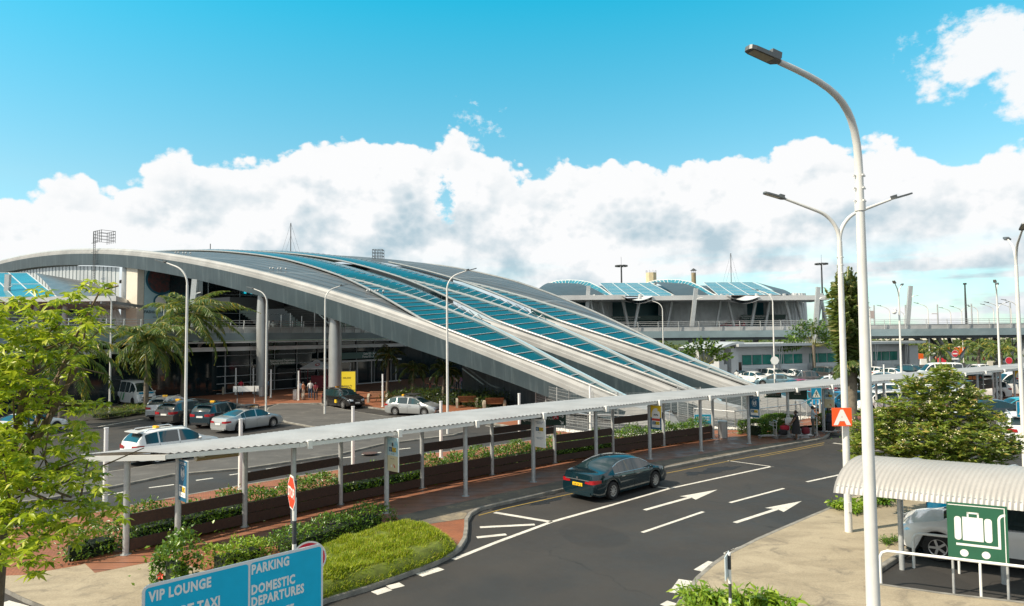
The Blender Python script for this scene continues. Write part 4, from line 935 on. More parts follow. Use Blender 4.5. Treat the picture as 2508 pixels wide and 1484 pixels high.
# ------------------------------------------------------------------ small signs
def banner(i, lab, kind):
    p = Vector((*NEAR[i], 0)); t = Vector((.70, .714, 0)) if i < 7 else Vector((.78, .626, 0)); d = Vector((t.y, -t.x, 0)); nf = -t
    b = thing('column_banner', lab, 'banner', (p.x, p.y, 1.6), 0, 'banners on the walkway columns')
    o = p + d * .10; W, z0, z1 = .60, 1.62, 2.78
    c = MB(); q = o + d * (W / 2); c.box((q.x, q.y, (z0 + z1) / 2), (W, .05, z1 - z0), math.atan2(d.y, d.x)); world_part('panel', c, signw, b)
    B = o + nf * .028; V = (0, 0, 1); fc_ = MB()
    def R4(x0, y0, x1, y1, m, k=0): poly3(fc_, B + nf * (.001 + .0015 * k), d, V, [(x0 * W, z0 + y0 * (z1 - z0)), (x1 * W, z0 + y0 * (z1 - z0)), (x1 * W, z0 + y1 * (z1 - z0)), (x0 * W, z0 + y1 * (z1 - z0))], m)
    def T(txt, s, x, y, m, k=3): put_text(fc_, txt, s, B + nf * (.002 + .0015 * k) + d * (x * W) + Vector((0, 0, z0 + y * (z1 - z0))), d, V, m, off=s * .012)
    mats_ = [mat('banner_deep_blue', (.006, .10, .20), .45), signw, yellowp, mat('banner_red', (.6, .05, .04), .45), mat('banner_sky', (.16, .50, .68), .45, var=.7, vs=4., var2=(.7, .78, .8)), mat('banner_sand', (.66, .60, .40), .45), dark]
    if kind == 0:
        R4(.0, 0, 1, 1, 0); T('LIFE INSURANCE CORPORATION', .033, .5, .93, 1); T('(MAURITIUS OFFSHORE) LIMITED', .03, .5, .895, 1)
        el = B + nf * .004 + d * (.5 * W) + Vector((0, 0, z0 + .68 * (z1 - z0))); disc(fc_, el, d, V, .155, 24, 1, .20); disc(fc_, el + nf * .0015, d, V, .143, 24, 0, .188)
        for s in (-1, 1): poly3(fc_, el + nf * .003, d, V, [(s * .02, -.12), (s * .07, -.1), (s * .10, .0), (s * .10, .10), (s * .065, .13), (s * .05, .03), (s * .03, -.03)], 1)
        poly3(fc_, el + nf * .003, d, V, [(-.02, .0), (.02, .0), (.012, .08), (-.012, .08)], 1); T('lic', .05, .5, .55, 1, 4)
    elif kind == 1:
        R4(0, 0, 1, .46, 5); R4(0, .46, 1, 1, 4)
        el = B + nf * .004 + d * (.5 * W) + Vector((0, 0, z0 + .78 * (z1 - z0))); disc(fc_, el, d, V, .05, 16, 6, .085); poly3(fc_, el + nf * .002, d, V, [(-.04, -.05), (.04, -.05), (.02, -.1), (-.02, -.1)], 5)
        T('Since 1956', .05, .5, .36, 6); poly3(fc_, B + nf * .004, d, V, [(.36 * W, z0 + .12), (.46 * W, z0 + .17), (.40 * W, z0 + .24), (.3 * W, z0 + .18)], 1); poly3(fc_, B + nf * .004, d, V, [(.56 * W, z0 + .24), (.70 * W, z0 + .12), (.76 * W, z0 + .16), (.62 * W, z0 + .26)], 3)
    elif kind == 2:
        R4(0, 0, 1, 1, 1); T('ENRICHING LIFE', .06, .5, .88, 0); T('SINCE 1956', .06, .5, .83, 0); T('Together with life &', .05, .5, .33, 0); T('Beyond too', .05, .5, .29, 0)
    else:
        R4(0, .5, 1, 1, 2); R4(0, 0, 1, .5, 0); el = B + nf * .004 + d * (.5 * W) + Vector((0, 0, z0 + .58 * (z1 - z0))); disc(fc_, el, d, V, .24, 24, 1, .36)
        st_ = [(.16 + (.085 if k % 2 == 0 else .036) * math.sin(k * PI / 5) - .02, .27 + (.085 if k % 2 == 0 else .036) * math.cos(k * PI / 5)) for k in range(10)]; poly3(fc_, el + nf * .002, d, V, st_, 2)
        for k in range(5): disc(fc_, el + nf * .003 + d * (-.1 + .05 * k) + Vector((0, 0, .02 + .03 * (k % 2))), d, V, .032, 10, 6)
        R4(.12, .36, .88, .46, 3, 3)
    y0 = .10 if kind == 0 else .08 if kind == 3 else .46
    if kind in (0, 3): R4(.1, y0, .9, y0 + .28, 1, 4)
    R4(.16, y0 + .12, .46, y0 + .25, 0, 5); R4(.46, y0 + .12, .84, y0 + .25, 2, 5); T('LIC', .17, .65, y0 + .135, 6, 6)
    for s in (-1, 1): poly3(fc_, B + nf * .011 + d * (.31 * W) + Vector((0, 0, z0 + (y0 + .18) * (z1 - z0))), d, V, [(s * .008, -.05), (s * .03, -.03), (s * .045, .03), (s * .025, .05), (s * .02, .0)], 1)
    T('life is good', .04, .5, y0 + .045, 0 if kind != 1 else 6, 5)
    world_part('artwork', fc_, mats_, b)
banner(0, 'blue banner with white hands emblem on the first walkway column', 0)
banner(2, 'banner with cloudy sky and sand picture on a column past the stop sign', 1)
banner(4, 'white text banner on the column behind the green saloon', 2)
banner(6, 'yellow and blue star banner on the column ahead of the green saloon', 3)
banner(8, 'blue hands-emblem banner beside the bin and clipped hedge', 0)
banner(10, 'pale yellow banner half hidden behind the orange letter sign', 1)
banner(18, 'yellow star banner on a far column near the dark boards', 3)
def hang_sign(px, Y, W, H, lab, items, ang, mpanel=None, z=None):
    c0 = at(*px, Y); t_ = thing('direction_board', lab, 'sign', (c0.x, c0.y, c0.z - H / 2)); d = Vector((math.cos(ang), math.sin(ang), 0)); nf = Vector((d.y, -d.x, 0))
    c = MB(); c.box(c0, (W, .06, H), ang); world_part('panel', c, mpanel or greenp, t_)
    c = MB()
    for txt, x, y, s, m in items:
        o = c0 + nf * .034 + d * (x * W) + Vector((0, 0, y * H))
        if txt == '[]': poly3(c, o, d, (0, 0, 1), [(-s / 2, -s / 2), (s / 2, -s / 2), (s / 2, s / 2), (-s / 2, s / 2)], m)
        elif txt in ('>', '<', 'v'):
            an = {'>': 0, '<': PI, 'v': -PI / 4}[txt]; e1 = d * math.cos(an) + Vector((0, 0, math.sin(an))); e2 = -d * math.sin(an) + Vector((0, 0, math.cos(an)))
            poly3(c, o, e1, e2, [(-s, -s * .12), (s * .5, -s * .12), (s * .5, s * .12), (-s, s * .12)], m); poly3(c, o + nf * .001, e1, e2, [(s * .2, -s * .7), (s, 0), (s * .2, s * .7), (s * .05, s * .5), (s * .55, 0), (s * .05, -s * .5)], m)
        else: put_text(c, txt, s, o + nf * .002, d, (0, 0, 1), m, off=s * .012)
    world_part('lettering', c, [signw, redp, yellowp, mat('orange_tab', (.7, .22, .04), .5), dark], t_)
    return t_
hang_sign((1330, 1023), 30.6, 2.05, .62, 'dark green overhead board reading Parking with a red letter A', [('Parking /', .12, .12, .13, 0), ('Car Park', .12, -.12, .13, 0), ('[]', .28, .14, .26, 1), ('A', .28, -.02, .22, 0), ('>', .41, .14, .12, 0), ('v', .41, -.28, .12, 0), ('B', -.38, .1, .2, 0), ('<', -.40, -.2, .12, 0), ('Parking', -.25, -.28, .12, 0)], R(-16))
hang_sign((1892, 963), 43.4, 1.0, .55, 'green overhead board with orange letter C and a pointing arrow', [('<', -.40, -.22, .12, 0), ('Passenger Terminal', .06, -.22, .09, 0), ('[]', .33, .22, .24, 3), ('C', .33, .10, .2, 0)], R(-14))
hang_sign((1952, 966), 42.3, 1.12, .62, 'wide dark green overhead board next to the pedestrian crossing sign', [('Parking /', .0, .22, .11, 0), ('Car Park', .0, .0, .11, 0)], R(-14))
hang_sign((1720.5, 1026.5), 41.4, .98, .55, 'small blue sign reading Departure Rodrigues behind the columns', [('DEPARTURE', 0, .12, .15, 0), ('RODRIGUES', 0, -.16, .15, 0), ('[]', .1, -.36, .05, 0)], R(2), bluep)
hang_sign((2380, 925), 60, 1.6, .5, 'dark green board with orange tabs beneath the distant canopy', [('[]', -.1, .0, .3, 3), ('[]', .12, .0, .3, 3), ('A', .4, -.1, .25, 1)], R(-14))
# sign on the hall front
def wall_sign(u, s, z, W, H, lab, items, mp=None):
    c0 = TS(u, s, z); return hang_world(c0, W, H, lab, items, math.atan2(TU.y, TU.x), mp)
def hang_world(c0, W, H, lab, items, ang, mp=None):
    t_ = thing('direction_board', lab, 'sign', (c0.x, c0.y, c0.z - H / 2)); d = Vector((math.cos(ang), math.sin(ang), 0)); nf = Vector((d.y, -d.x, 0))
    c = MB(); c.box(c0, (W, .1, H), ang); world_part('panel', c, mp or greenp, t_)
    c = MB()
    for txt, x, y, s in items: put_text(c, txt, s, c0 + nf * .055 + d * (x * W) + Vector((0, 0, y * H)), d, (0, 0, 1), 0, off=s * .012)
    world_part('lettering', c, signw, t_)
wall_sign(5.2, 48.3, 3.42, 3.9, .72, 'long green sign for international departures over the glass front', [('International Departures', .08, .06, .34), ('Departs internationaux', .08, -.34, .34)], mat('sage_sign', (.06, .10, .08), .5))
wall_sign(17.2, 46.9, 3.86, 9.2, .80, 'green header sign over the arrivals doors', [('Gate 05 - Arrivals', .08, .08, .40), ('Porte 05 - Arrivees', .08, -.38, .40)], mat('gate_green', (.01, .085, .07), .4))
# post signs
bwp = [dark, white]
def post(mb, p, h, r=.04, band=.42):
    z = 0; k = 0
    while z < h: z2 = min(h, z + band); mb.tube([(p[0], p[1], z), (p[0], p[1], z2)], r, 8, k % 2); z = z2; k += 1
# stop sign
X, Y = -4.06, 12.62; so = thing('stop_sign', 'red octagonal stop sign on a black and white banded post', 'road sign', (X, Y, 0)); an = R(-60)
d = Vector((math.cos(an), math.sin(an), 0)); nf = Vector((d.y, -d.x, 0)); V = (0, 0, 1); cz = 3.46
c = MB(); post(c, (X + .04, Y + .05), 3.66); world_part('post', c, bwp, so, 60)
def octo(r): return [(r * math.cos(R(22.5 + 45 * k)), r * math.sin(R(22.5 + 45 * k))) for k in range(8)]
c = MB(); o = Vector((X, Y, cz)); poly3(c, o, d, V, octo(.325)); poly3(c, o - nf * .01, d, V, list(reversed(octo(.325)))); poly3(c, o + nf * .004, d, V, octo(.295), 1); world_part('panel', c, [signw, mat('stop_red', (.80, .06, .02), .4)], so)
c = MB(); put_text(c, 'STOP', .25, o + nf * .008 + Vector((0, 0, -.085)), d, V, off=.008, sx=.85); world_part('lettering', c, signw, so)
# no-entry disc behind the blue sign
X, Y = -4.05, 13.7; ne = thing('no_entry_sign', 'round red sign with pale rim peeping over the big blue sign', 'road sign', (X, Y, 0)); c = MB(); post(c, (X, Y + .05), 2.0); world_part('post', c, bwp, ne, 60)
an = R(18); d = Vector((math.cos(an), math.sin(an), 0)); nf = Vector((d.y, -d.x, 0)); o = Vector((X, Y, 1.93)); c = MB(); disc(c, o, d, V, .33, 32); disc(c, o + nf * .004, d, V, .30, 32, 1); disc(c, o - nf * .01, d, V, .33, 32, 0); poly3(c, o + nf * .008, d, V, [(-.2, -.05), (.2, -.05), (.2, .05), (-.2, .05)]); world_part('panel', c, [signw, mat('sign_red', (.60, .02, .05), .4)], ne)
# small plate, seen nearly edge on
X, Y = 4.62, 15.; sp_ = thing('small_sign', 'small pale sign plate seen almost edge on, on a banded post', 'road sign', (X, Y, 0)); c = MB(); post(c, (X + .03, Y), 1.55, .035, .3); world_part('post', c, bwp, sp_, 60)
c = MB(); c.box((X - .03, Y - .02, 1.28), (.5, .015, .5), R(63)); world_part('panel', c, [mat('pale_blue_plate', (.6, .7, .76), .4)], sp_)
def crossing(p, h, lab, an, size=.70):
    t_ = thing('crossing_sign', lab, 'road sign', (*p, 0)); d = Vector((math.cos(an), math.sin(an), 0)); nf = Vector((d.y, -d.x, 0)); V = (0, 0, 1)
    c = MB(); c.tube([(*p, 0), (*p, h)], .04, 8, 0); c.tube([(*p, h - 1.15), (*p, h - .82)], .045, 8, 1); world_part('post', c, [galv, signw], t_, 60)
    c = MB(); o = Vector((*p, h - .35)) + nf * .05; s = size / 2; poly3(c, o, d, V, [(-s, -s), (s, -s), (s, s), (-s, s)]); poly3(c, o - nf * .01, d, V, [(-s, -s), (-s, s), (s, s), (s, -s)])
    s *= .94; poly3(c, o + nf * .003, d, V, [(-s, -s), (s, -s), (s, s), (-s, s)], 1); poly3(c, o + nf * .006, d, V, [(-s * .82, -s * .72), (s * .82, -s * .72), (0, s * .78)], 2); world_part('panel', c, [signw, bluep, mat('crossing_cream', (.8, .8, .68), .4)], t_)
    c = MB(); q = o + nf * .009; k = size / .7
    disc(c, q + Vector((0, 0, .105 * k)), d, V, .032 * k, 12)
    for pl_ in ([(-.03, .07), (.035, .07), (.03, -.06), (-.025, -.06)], [(-.025, -.05), (.015, -.05), (-.06, -.2), (-.10, -.2)], [(.0, -.05), (.03, -.05), (.09, -.13), (.10, -.2), (.065, -.2), (.055, -.13)], [(.03, .07), (.035, .04), (.11, -.02), (.09, -.045)], [(-.03, .07), (-.03, .035), (-.10, -.03), (-.115, .0)]): poly3(c, q, d, V, [(a * k, b * k) for a, b in pl_])
    world_part('pictogram', c, dark, t_)
crossing(g(2000.5, 1073, 0), 3.0, 'blue pedestrian crossing sign beside the man in the light shirt', R(8))
pc = at(2504, 1001, 30.5); crossing((pc.x, pc.y), 3.15, 'blue pedestrian crossing sign at the picture edge by the white van-backed car', R(6)); bpy.data.objects['crossing_sign.001']['label'] = 'blue pedestrian crossing sign in front of the white estate car'
# orange letter sign on the double lamp
o = Vector((10.35, 21.42, 0)); ps = at(2061, 1021, 21.2); la = thing('letter_sign', 'square orange sign with a white letter A fixed to the double lamp post', 'sign', (ps.x, ps.y, ps.z - .29)); an = R(-5)
d = Vector((math.cos(an), math.sin(an), 0)); nf = Vector((d.y, -d.x, 0)); c = MB(); c.box(ps - nf * -.0, (.58, .03, .56), an); world_part('panel', c, orangep, la); c = MB(); put_text(c, 'A', .60, ps + nf * .02 + Vector((0, 0, -.215)), d, (0, 0, 1), off=.03, sx=1.05); world_part('lettering', c, signw, la)
# poster stands by the doors
def poster(px, z, W, H, lab, mt, items, ang, base=.55):
    p = g(*px, .13); t_ = thing('poster_stand', lab, 'poster stand', (*p, .13)); d = Vector((math.cos(ang), math.sin(ang), 0)); nf = Vector((d.y, -d.x, 0)); c = MB(); c.box((p[0], p[1], .13 + base + H / 2), (W + .16, .2, H + .16), ang); c.box((p[0], p[1], .13 + base / 2), (W * .7, .14, base), ang); world_part('cabinet', c, dark, t_)
    c = MB(); o = Vector((*p, .13 + base)) + nf * .105; poly3(c, o, d, (0, 0, 1), [(-W / 2, 0), (W / 2, 0), (W / 2, H), (-W / 2, H)]); world_part('sheet', c, mt, t_)
    c = MB()
    for txt, x, y, s in items: put_text(c, txt, s, o + nf * .004 + d * (x * W) + Vector((0, 0, y * H)), d, (0, 0, 1), off=s * .015, align='LEFT')
    world_part('lettering', c, mat('poster_ink', (.10, .05, .02), .6), t_)
poster((851, 975), .1, 1.55, 2.1, 'lit yellow poster stand behind the dark taxi', mat('poster_yellow', (.78, .62, .04), .4, emit=((.75, .6, .04), .22)), [('300,000', -.32, .66, .26), ('Mauritians Fly', -.42, .30, .2), ('Through The', -.42, .20, .2), ('Airport in A Year', -.42, .10, .2)], R(3))
poster((826, 966), .1, .9, 2.2, 'narrow grey notice cabinet beside the big steel column', mat('notice', (.12, .13, .13), .4), [('INFORMATION', -.42, .86, .12)], R(3))
# white sign board seen from behind on two legs
p = g(602, 990, .0); hb_ = thing('sign_back', 'long white sign board seen from behind on two banded legs', 'sign', (*p, .1)); c = MB(); c.box((p[0], p[1], 1.45), (2.35, .05, .52), R(4)); world_part('panel', c, signw, hb_)
for x in (-.8, .82): c = MB(); c.tube([(p[0] + x, p[1] - .06, .1), (p[0] + x, p[1] - .06, .55)], .04, 8, 1); c.tube([(p[0] + x, p[1] - .06, .55), (p[0] + x, p[1] - .06, 1.68)], .04, 8, 0); world_part('leg', c, bwp, hb_, 60)
# kiosk tent
kp = TS(9.3, 46.9, .13); kk = thing('kiosk_tent', 'small white peaked kiosk tent with a red emblem on dark red poles', 'kiosk', kp)
c = MB(); s = 1.55; ap = kp + Vector((0, 0, 3.45)); cs = [kp + Vector((a * s, b * s, 2.5)) for a, b in ((-1, -1), (1, -1), (1, 1), (-1, 1))]
for i in range(4): c.face([cs[i], cs[(i + 1) % 4], ap]); q, r_ = cs[i], cs[(i + 1) % 4]; c.face([q, r_, r_ - Vector((0, 0, .16)), q - Vector((0, 0, .16))])
world_part('canopy', c, mat('tent_fabric', (.62, .62, .62), .7), kk)
c = MB(); q = kp + Vector((.35, -1.02, 2.87)); disc(c, q, (1, 0, 0), Vector((0, .85, .53)), .27, 20); disc(c, q + Vector((0.03, -.01, .016)), (1, 0, 0), Vector((0, .85, .53)), .15, 16, 1); world_part('emblem', c, [mat('emblem_red', (.5, .03, .05), .5), signw], kk)
for q in cs: c = MB(); c.tube([(q.x, q.y, .13), (q.x, q.y, 2.5)], .05, 8); world_part('pole', c, mat('maroon_pole', (.22, .015, .03), .5), kk, 60)
c = MB(); c.box(kp + Vector((.2, .6, .75)), (2.0, .6, 1.5), 0); world_part('counter', c, mat('maroon_pole', (.22, .015, .03), .5), kk)
# round and octagonal sign backs and no-entry signs in the car park
def disc_sign(px, Y, h, r, lab, cols, n=24, ang=0., pz=0.):
    c0 = at(*px, Y); t_ = thing('traffic_sign', lab, 'road sign', (c0.x, c0.y, 0)); c = MB(); post(c, (c0.x, c0.y + .06), c0.z, .04); world_part('post', c, bwp, t_, 60)
    c = MB(); d = Vector((math.cos(ang), math.sin(ang), 0)); nf = Vector((d.y, -d.x, 0)); disc(c, c0, d, (0, 0, 1), r, n); disc(c, c0 + nf * .01, d, (0, 0, 1), r * .93, n, 1)
    if len(cols) > 2: poly3(c, c0 + nf * .02, d, (0, 0, 1), [(-r * .7, -r * .18), (r * .7, -r * .18), (r * .7, r * .18), (-r * .7, r * .18)], 0); poly3(c, c0 + nf * .02 - Vector((0, 0, r * 1.5)), d, (0, 0, 1), [(-r, -r * .25), (r, -r * .25), (r, r * .25), (-r, r * .25)], 0)
    world_part('panel', c, cols[:2], t_)
disc_sign((1897, 883), 62, 3, .40, 'pale octagonal sign back on a banded post among the cars', [signw, signw], 8); disc_sign((2338, 866), 84, 3, .42, 'red no-entry disc with white plate beyond the car park', [signw, redp, 1])
disc_sign((2470, 883), 80, 2, .42, 'red disc sign in front of the parked bicycles', [signw, redp])
# ------------------------------------------------------------------ vehicles
carglass = mat('car_glass', (.012, .03, .036), .03, 0., spec=.9, coat=.3); tyre = mat('tyre', (.014, .014, .015), .8); rimm = mat('alloy_rim', (.55, .56, .57), .3, .8); seam = mat('door_seam', (.01, .01, .011), .7)
headl = mat('headlight_glass', (.62, .66, .70), .08, .3, spec=.9); taill = mat('taillight_red', (.33, .008, .014), .15, coat=.5); chrome = mat('chrome', (.7, .71, .72), .15, .9); plastic = mat('trim_black', (.022, .022, .024), .55)
def paint(name, c, metal=.2, rough=.22): return mat('paint_' + name, c, rough, metal, coat=.7, spec=.5)
P_ = {'white': paint('white', (.74, .75, .75), 0.), 'silver': paint('silver', (.44, .46, .47), .55, .3), 'grey': paint('grey', (.075, .072, .070), .4), 'navy': paint('navy', (.008, .028, .042), .3), 'black': paint('black', (.022, .021, .021), .3),
      'green': paint('bottle_green', (.0035, .022, .032), .3, .14), 'red': paint('red', (.34, .012, .04), .2), 'cyan': paint('cyan', (.02, .34, .46), .2), 'blue': paint('blue', (.0, .14, .28), .3), 'greyblue': paint('greyblue', (.13, .22, .27), .3), 'bronze': paint('bronze', (.12, .105, .10), .4)}
def prof_fn(T):
    def f(x):
        for (a, b), (c, d) in zip(T, T[1:]):
            if x <= c: q = (x - a) / (c - a) if c > a else 0; q = min(1, max(0, q)); return b + (d - b) * q
        return T[-1][1]
    return f
def smooth_tab(T, n=3):
    for _ in range(n):
        out = [T[0]]
        for (a, b), (c, d) in zip(T, T[1:]): out += [(a * .75 + c * .25, b * .75 + d * .25), (a * .25 + c * .75, b * .25 + d * .75)]
        out.append(T[-1]); T = out
    return T
# spec: length L, half width hw, wheel radius, axle x (front, rear), ground clearance, top outline, belt line, glass spans
CT = {
 'sedan': dict(L=4.8, hw=.91, wr=.33, ax=(1.42, -1.36), gc=.2, top=[(-2.4, .72), (-2.36, .96), (-2.2, 1.03), (-1.62, 1.07), (-.86, 1.40), (-.3, 1.47), (.25, 1.45), (.62, 1.36), (1.22, 1.00), (1.7, .90), (2.15, .78), (2.36, .66), (2.4, .50)],
               belt=[(-2.4, .66), (-2.2, .93), (-1.2, .95), (0, .92), (1.1, .90), (1.7, .82), (2.2, .70), (2.4, .48)], ws=(.60, 1.24), rw=(-1.66, -.84), sw=[(-1.25, -.95, 0), (-.92, -.07, 1), (.02, .98, 1)]),
 'suv': dict(L=4.6, hw=.93, wr=.37, ax=(1.38, -1.28), gc=.26, top=[(-2.3, .75), (-2.28, 1.05), (-2.14, 1.30), (-1.86, 1.60), (-1.2, 1.69), (-.3, 1.70), (.35, 1.65), (.62, 1.56), (1.2, 1.12), (1.75, 1.03), (2.1, .92), (2.27, .74), (2.3, .5)],
             belt=[(-2.3, .75), (-2.25, 1.08), (-1.5, 1.08), (0, 1.03), (1.1, 1.0), (1.8, .95), (2.1, .84), (2.3, .5)], ws=(.58, 1.22), rw=(-2.20, -1.86), sw=[(-1.85, -1.22, 1), (-1.15, -.16, 1), (-.08, .96, 1)]),
 'hatch': dict(L=4.0, hw=.86, wr=.31, ax=(1.25, -1.22), gc=.2, top=[(-2.0, .7), (-1.97, .98), (-1.86, 1.15), (-1.58, 1.42), (-1.0, 1.50), (-.2, 1.52), (.3, 1.47), (.55, 1.38), (1.12, 1.02), (1.5, .93), (1.8, .82), (1.97, .66), (2.0, .48)],
               belt=[(-2., .7), (-1.95, .99), (-1., .98), (0, .94), (1.0, .92), (1.6, .84), (1.85, .7), (2., .46)], ws=(.52, 1.14), rw=(-1.92, -1.58), sw=[(-1.55, -1.05, 1), (-.98, -.14, 1), (-.06, .90, 1)]),
 'wagon': dict(L=4.45, hw=.86, wr=.31, ax=(1.35, -1.22), gc=.19, top=[(-2.22, .7), (-2.18, .98), (-2.06, 1.12), (-1.74, 1.40), (-1.0, 1.47), (-.2, 1.48), (.3, 1.44), (.6, 1.34), (1.2, .99), (1.65, .90), (2.0, .78), (2.18, .62), (2.22, .46)],
               belt=[(-2.2, .7), (-2.1, .98), (-1., .96), (0, .92), (1.1, .89), (1.7, .81), (2.05, .68), (2.2, .46)], ws=(.56, 1.22), rw=(-2.12, -1.74), sw=[(-1.78, -1.15, 1), (-1.08, -.16, 1), (-.08, .94, 1)]),
 'van': dict(L=5.3, hw=.95, wr=.35, ax=(1.6, -1.5), gc=.24, top=[(-2.65, .6), (-2.64, 1.4), (-2.6, 2.1), (-2.4, 2.26), (-1.5, 2.30), (.6, 2.30), (1.1, 2.22), (1.45, 2.02), (2.08, 1.28), (2.35, 1.12), (2.52, .98), (2.63, .8), (2.65, .5)],
             belt=[(-2.65, .6), (-2.62, 1.2), (0, 1.2), (1.8, 1.18), (2.2, 1.10), (2.5, .9), (2.65, .5)], ws=(1.36, 2.10), rw=(-2.68, -2.58), sw=[(-2.45, -1.3, 1), (-1.22, -.1, 1), (-.02, .78, 1), (.92, 1.85, 1)]),
 'pickup': dict(L=5.2, hw=.93, wr=.39, ax=(1.6, -1.5), gc=.32, top=[(-2.6, .7), (-2.58, 1.08), (-2.5, 1.12), (-.98, 1.14), (-.9, 1.2), (-.80, 1.70), (-.4, 1.80), (.4, 1.79), (.75, 1.72), (1.3, 1.24), (1.9, 1.14), (2.4, 1.02), (2.57, .8), (2.6, .55)],
                belt=[(-2.6, .7), (-2.55, 1.06), (-1, 1.08), (0, 1.12), (1.2, 1.12), (1.9, 1.04), (2.4, .9), (2.6, .55)], ws=(.70, 1.32), rw=(-.93, -.78), sw=[(-.62, .10, 1), (.18, 1.05, 1)])}
def bld_wheel(par, x, y, r, side, spokes=10, dark_rim=False):
    c = MB(); w_ = .2
    prof = [(r * .62, -w_ / 2), (r * .93, -w_ / 2), (r, -w_ / 2 + .03), (r, w_ / 2 - .03), (r * .93, w_ / 2), (r * .62, w_ / 2)]
    n = 24; P = [[(px * math.cos(2 * PI * i / n), py * side, px * math.sin(2 * PI * i / n)) for px, py in prof] for i in range(n + 1)]; c.grid(P)
    wheel = c.build('wheel', tyre, par, 40, (x, y, r))
    c = MB(); n = 20; disc(c, (0, side * .045, 0), (1, 0, 0), (0, 0, 1), r * .64, n, 1)
    yy = side * (w_ / 2 - .015)
    for k in range(spokes):
        a = 2 * PI * k / spokes; e = Vector((math.cos(a), 0, math.sin(a))); c.bar(e * r * .1 + Vector((0, yy, 0)), e * r * .6 + Vector((0, yy, 0)), .035 if spokes > 8 else .06, .03, 0, (0, 1, 0))
    ring = [[(rr * math.cos(2 * PI * i / n), yv, rr * math.sin(2 * PI * i / n)) for rr, yv in ((r * .56, yy), (r * .655, yy + side * .008), (r * .655, side * .03))] for i in range(n + 1)]; c.grid(ring)
    c.cyl((0, 0, 0), .01, .01, 6); disc(c, (0, yy + side * .004, 0), (1, 0, 0), (0, 0, 1), r * .15, 12)
    c.build('rim', [plastic if dark_rim else rimm, tyre], wheel, 30)
def car(kind, pnt, label, loc=(0, 0, 0), rz=0., spokes=10, name=None, dark_rim=False, group='parked cars', plate=None):
    T = CT[kind]; hw, wr = T['hw'], T['wr']; L = T['L']
    root = thing(name or {'sedan': 'saloon_car', 'suv': 'suv_car', 'hatch': 'hatchback_car', 'wagon': 'estate_car', 'van': 'minibus', 'pickup': 'pickup_truck'}[kind], label, {'van': 'minibus', 'pickup': 'pickup truck'}.get(kind, 'car'), loc, rz, group)
    top = prof_fn(smooth_tab(T['top'], 2)); belt = prof_fn(smooth_tab(T['belt'], 2))
    xs = set(np.round(np.linspace(-L / 2, L / 2, 49), 3).tolist())
    for a in T['ax']:
        for k in range(13): xs.add(round(a + (wr + .07) * math.cos(PI * k / 12), 3))
    for s in T['sw']: xs.add(s[0]); xs.add(s[1])
    for s in (T['ws'], T['rw']): xs.add(s[0]); xs.add(s[1])
    xs = sorted(x for x in xs if -L / 2 <= x <= L / 2); x2 = [xs[0]]
    for x in xs[1:]:
        if x - x2[-1] > .018 or x in [v for s in T['sw'] for v in s[:2]]: x2.append(x)
    xs = x2
    def half(x):
        e = abs(x) / (L / 2); return hw * (1 - .16 * max(0, (e - .72) / .28) ** 2.2)
    def zb(x):
        z = T['gc'] + .10 * max(0, (abs(x) / (L / 2) - .9) / .1)
        for a in T['ax']:
            r_ = wr + .07
            if abs(x - a) < r_: z = max(z, wr + math.sqrt(r_ * r_ - (x - a) ** 2))
        return z
    rows = []
    for x in xs:
        h = half(x); b0 = zb(x); zt_ = top(x); zbt = min(belt(x), zt_ - .012); gh = zt_ - zbt; k = min(1, gh / .45)
        b0 = min(b0, zbt - .06); zm = b0 + (zbt - b0) * .5
        yr = h * (.965 - .235 * k)
        rows.append([(x, h * .955, b0), (x, h * .985, b0 + (zbt - b0) * .18), (x, h * 1.0, zm), (x, h * .99, b0 + (zbt - b0) * .84), (x, h * .955, zbt), (x, yr + (h * .955 - yr) * .08, zbt + gh * .86), (x, yr * .90, zt_ - .035 * k), (x, yr * .5, zt_ + .012 * k), (x, 0, zt_ + .022 * k)])
    def region(i, j):
        x0, x1 = xs[i], xs[i + 1]; xm = (x0 + x1) / 2
        if j == 4:
            for q, s in enumerate(T['sw']):
                if s[0] - 1e-6 <= x0 and x1 <= s[1] + 1e-6: return 'side_window%d' % q
        if j >= 6 or (j == 5 and False):
            if T['ws'][0] - 1e-6 <= xm <= T['ws'][1]: return 'windscreen'
            if T['rw'][0] <= xm <= T['rw'][1]: return 'rear_window'
        return 'body'
    parts = {}
    nr = len(rows[0])
    for sgn in (1, -1):
        for i in range(len(rows) - 1):
            for j in range(nr - 1):
                q = [rows[i][j], rows[i + 1][j], rows[i + 1][j + 1], rows[i][j + 1]]; q = [(p[0], p[1] * sgn, p[2]) for p in q]
                if sgn < 0: q.reverse()
                rg = region(i, j)
                key = rg + ('L' if sgn > 0 else 'R') if rg.startswith('side') else rg
                parts.setdefault(key, []).append(q)
    for key, fs in parts.items():
        c = MB(); idx = {}
        for q in fs:
            ids = []
            for p in q:
                kx = (round(p[0], 4), round(p[1], 4), round(p[2], 4))
                if kx not in idx: idx[kx] = len(c.v); c.v.append(p)
                if idx[kx] not in ids: ids.append(idx[kx])
            if len(ids) > 2: c.f.append(tuple(ids)); c.mi.append(0)
        if key == 'body':
            for e in (0, -1):
                a = rows[e]; c.face([(p[0], p[1], p[2]) for p in (a if e else list(reversed(a)))] + [(p[0], -p[1], p[2]) for p in (list(reversed(a)) if e else a)][:])
            u = [r[0] for r in rows]      # floor
            for p, q in zip(u, u[1:]): c.face([(p[0], p[1], p[2]), (p[0], -p[1], p[2]), (q[0], -q[1], q[2]), (q[0], q[1], q[2])], 1)
        nm = 'side_window' if key.startswith('side') else key
        c.build(nm, [P_[pnt] if nm == 'body' else carglass] + ([plastic] if nm == 'body' else []), root, 35)
    xf, xr = T['ax']
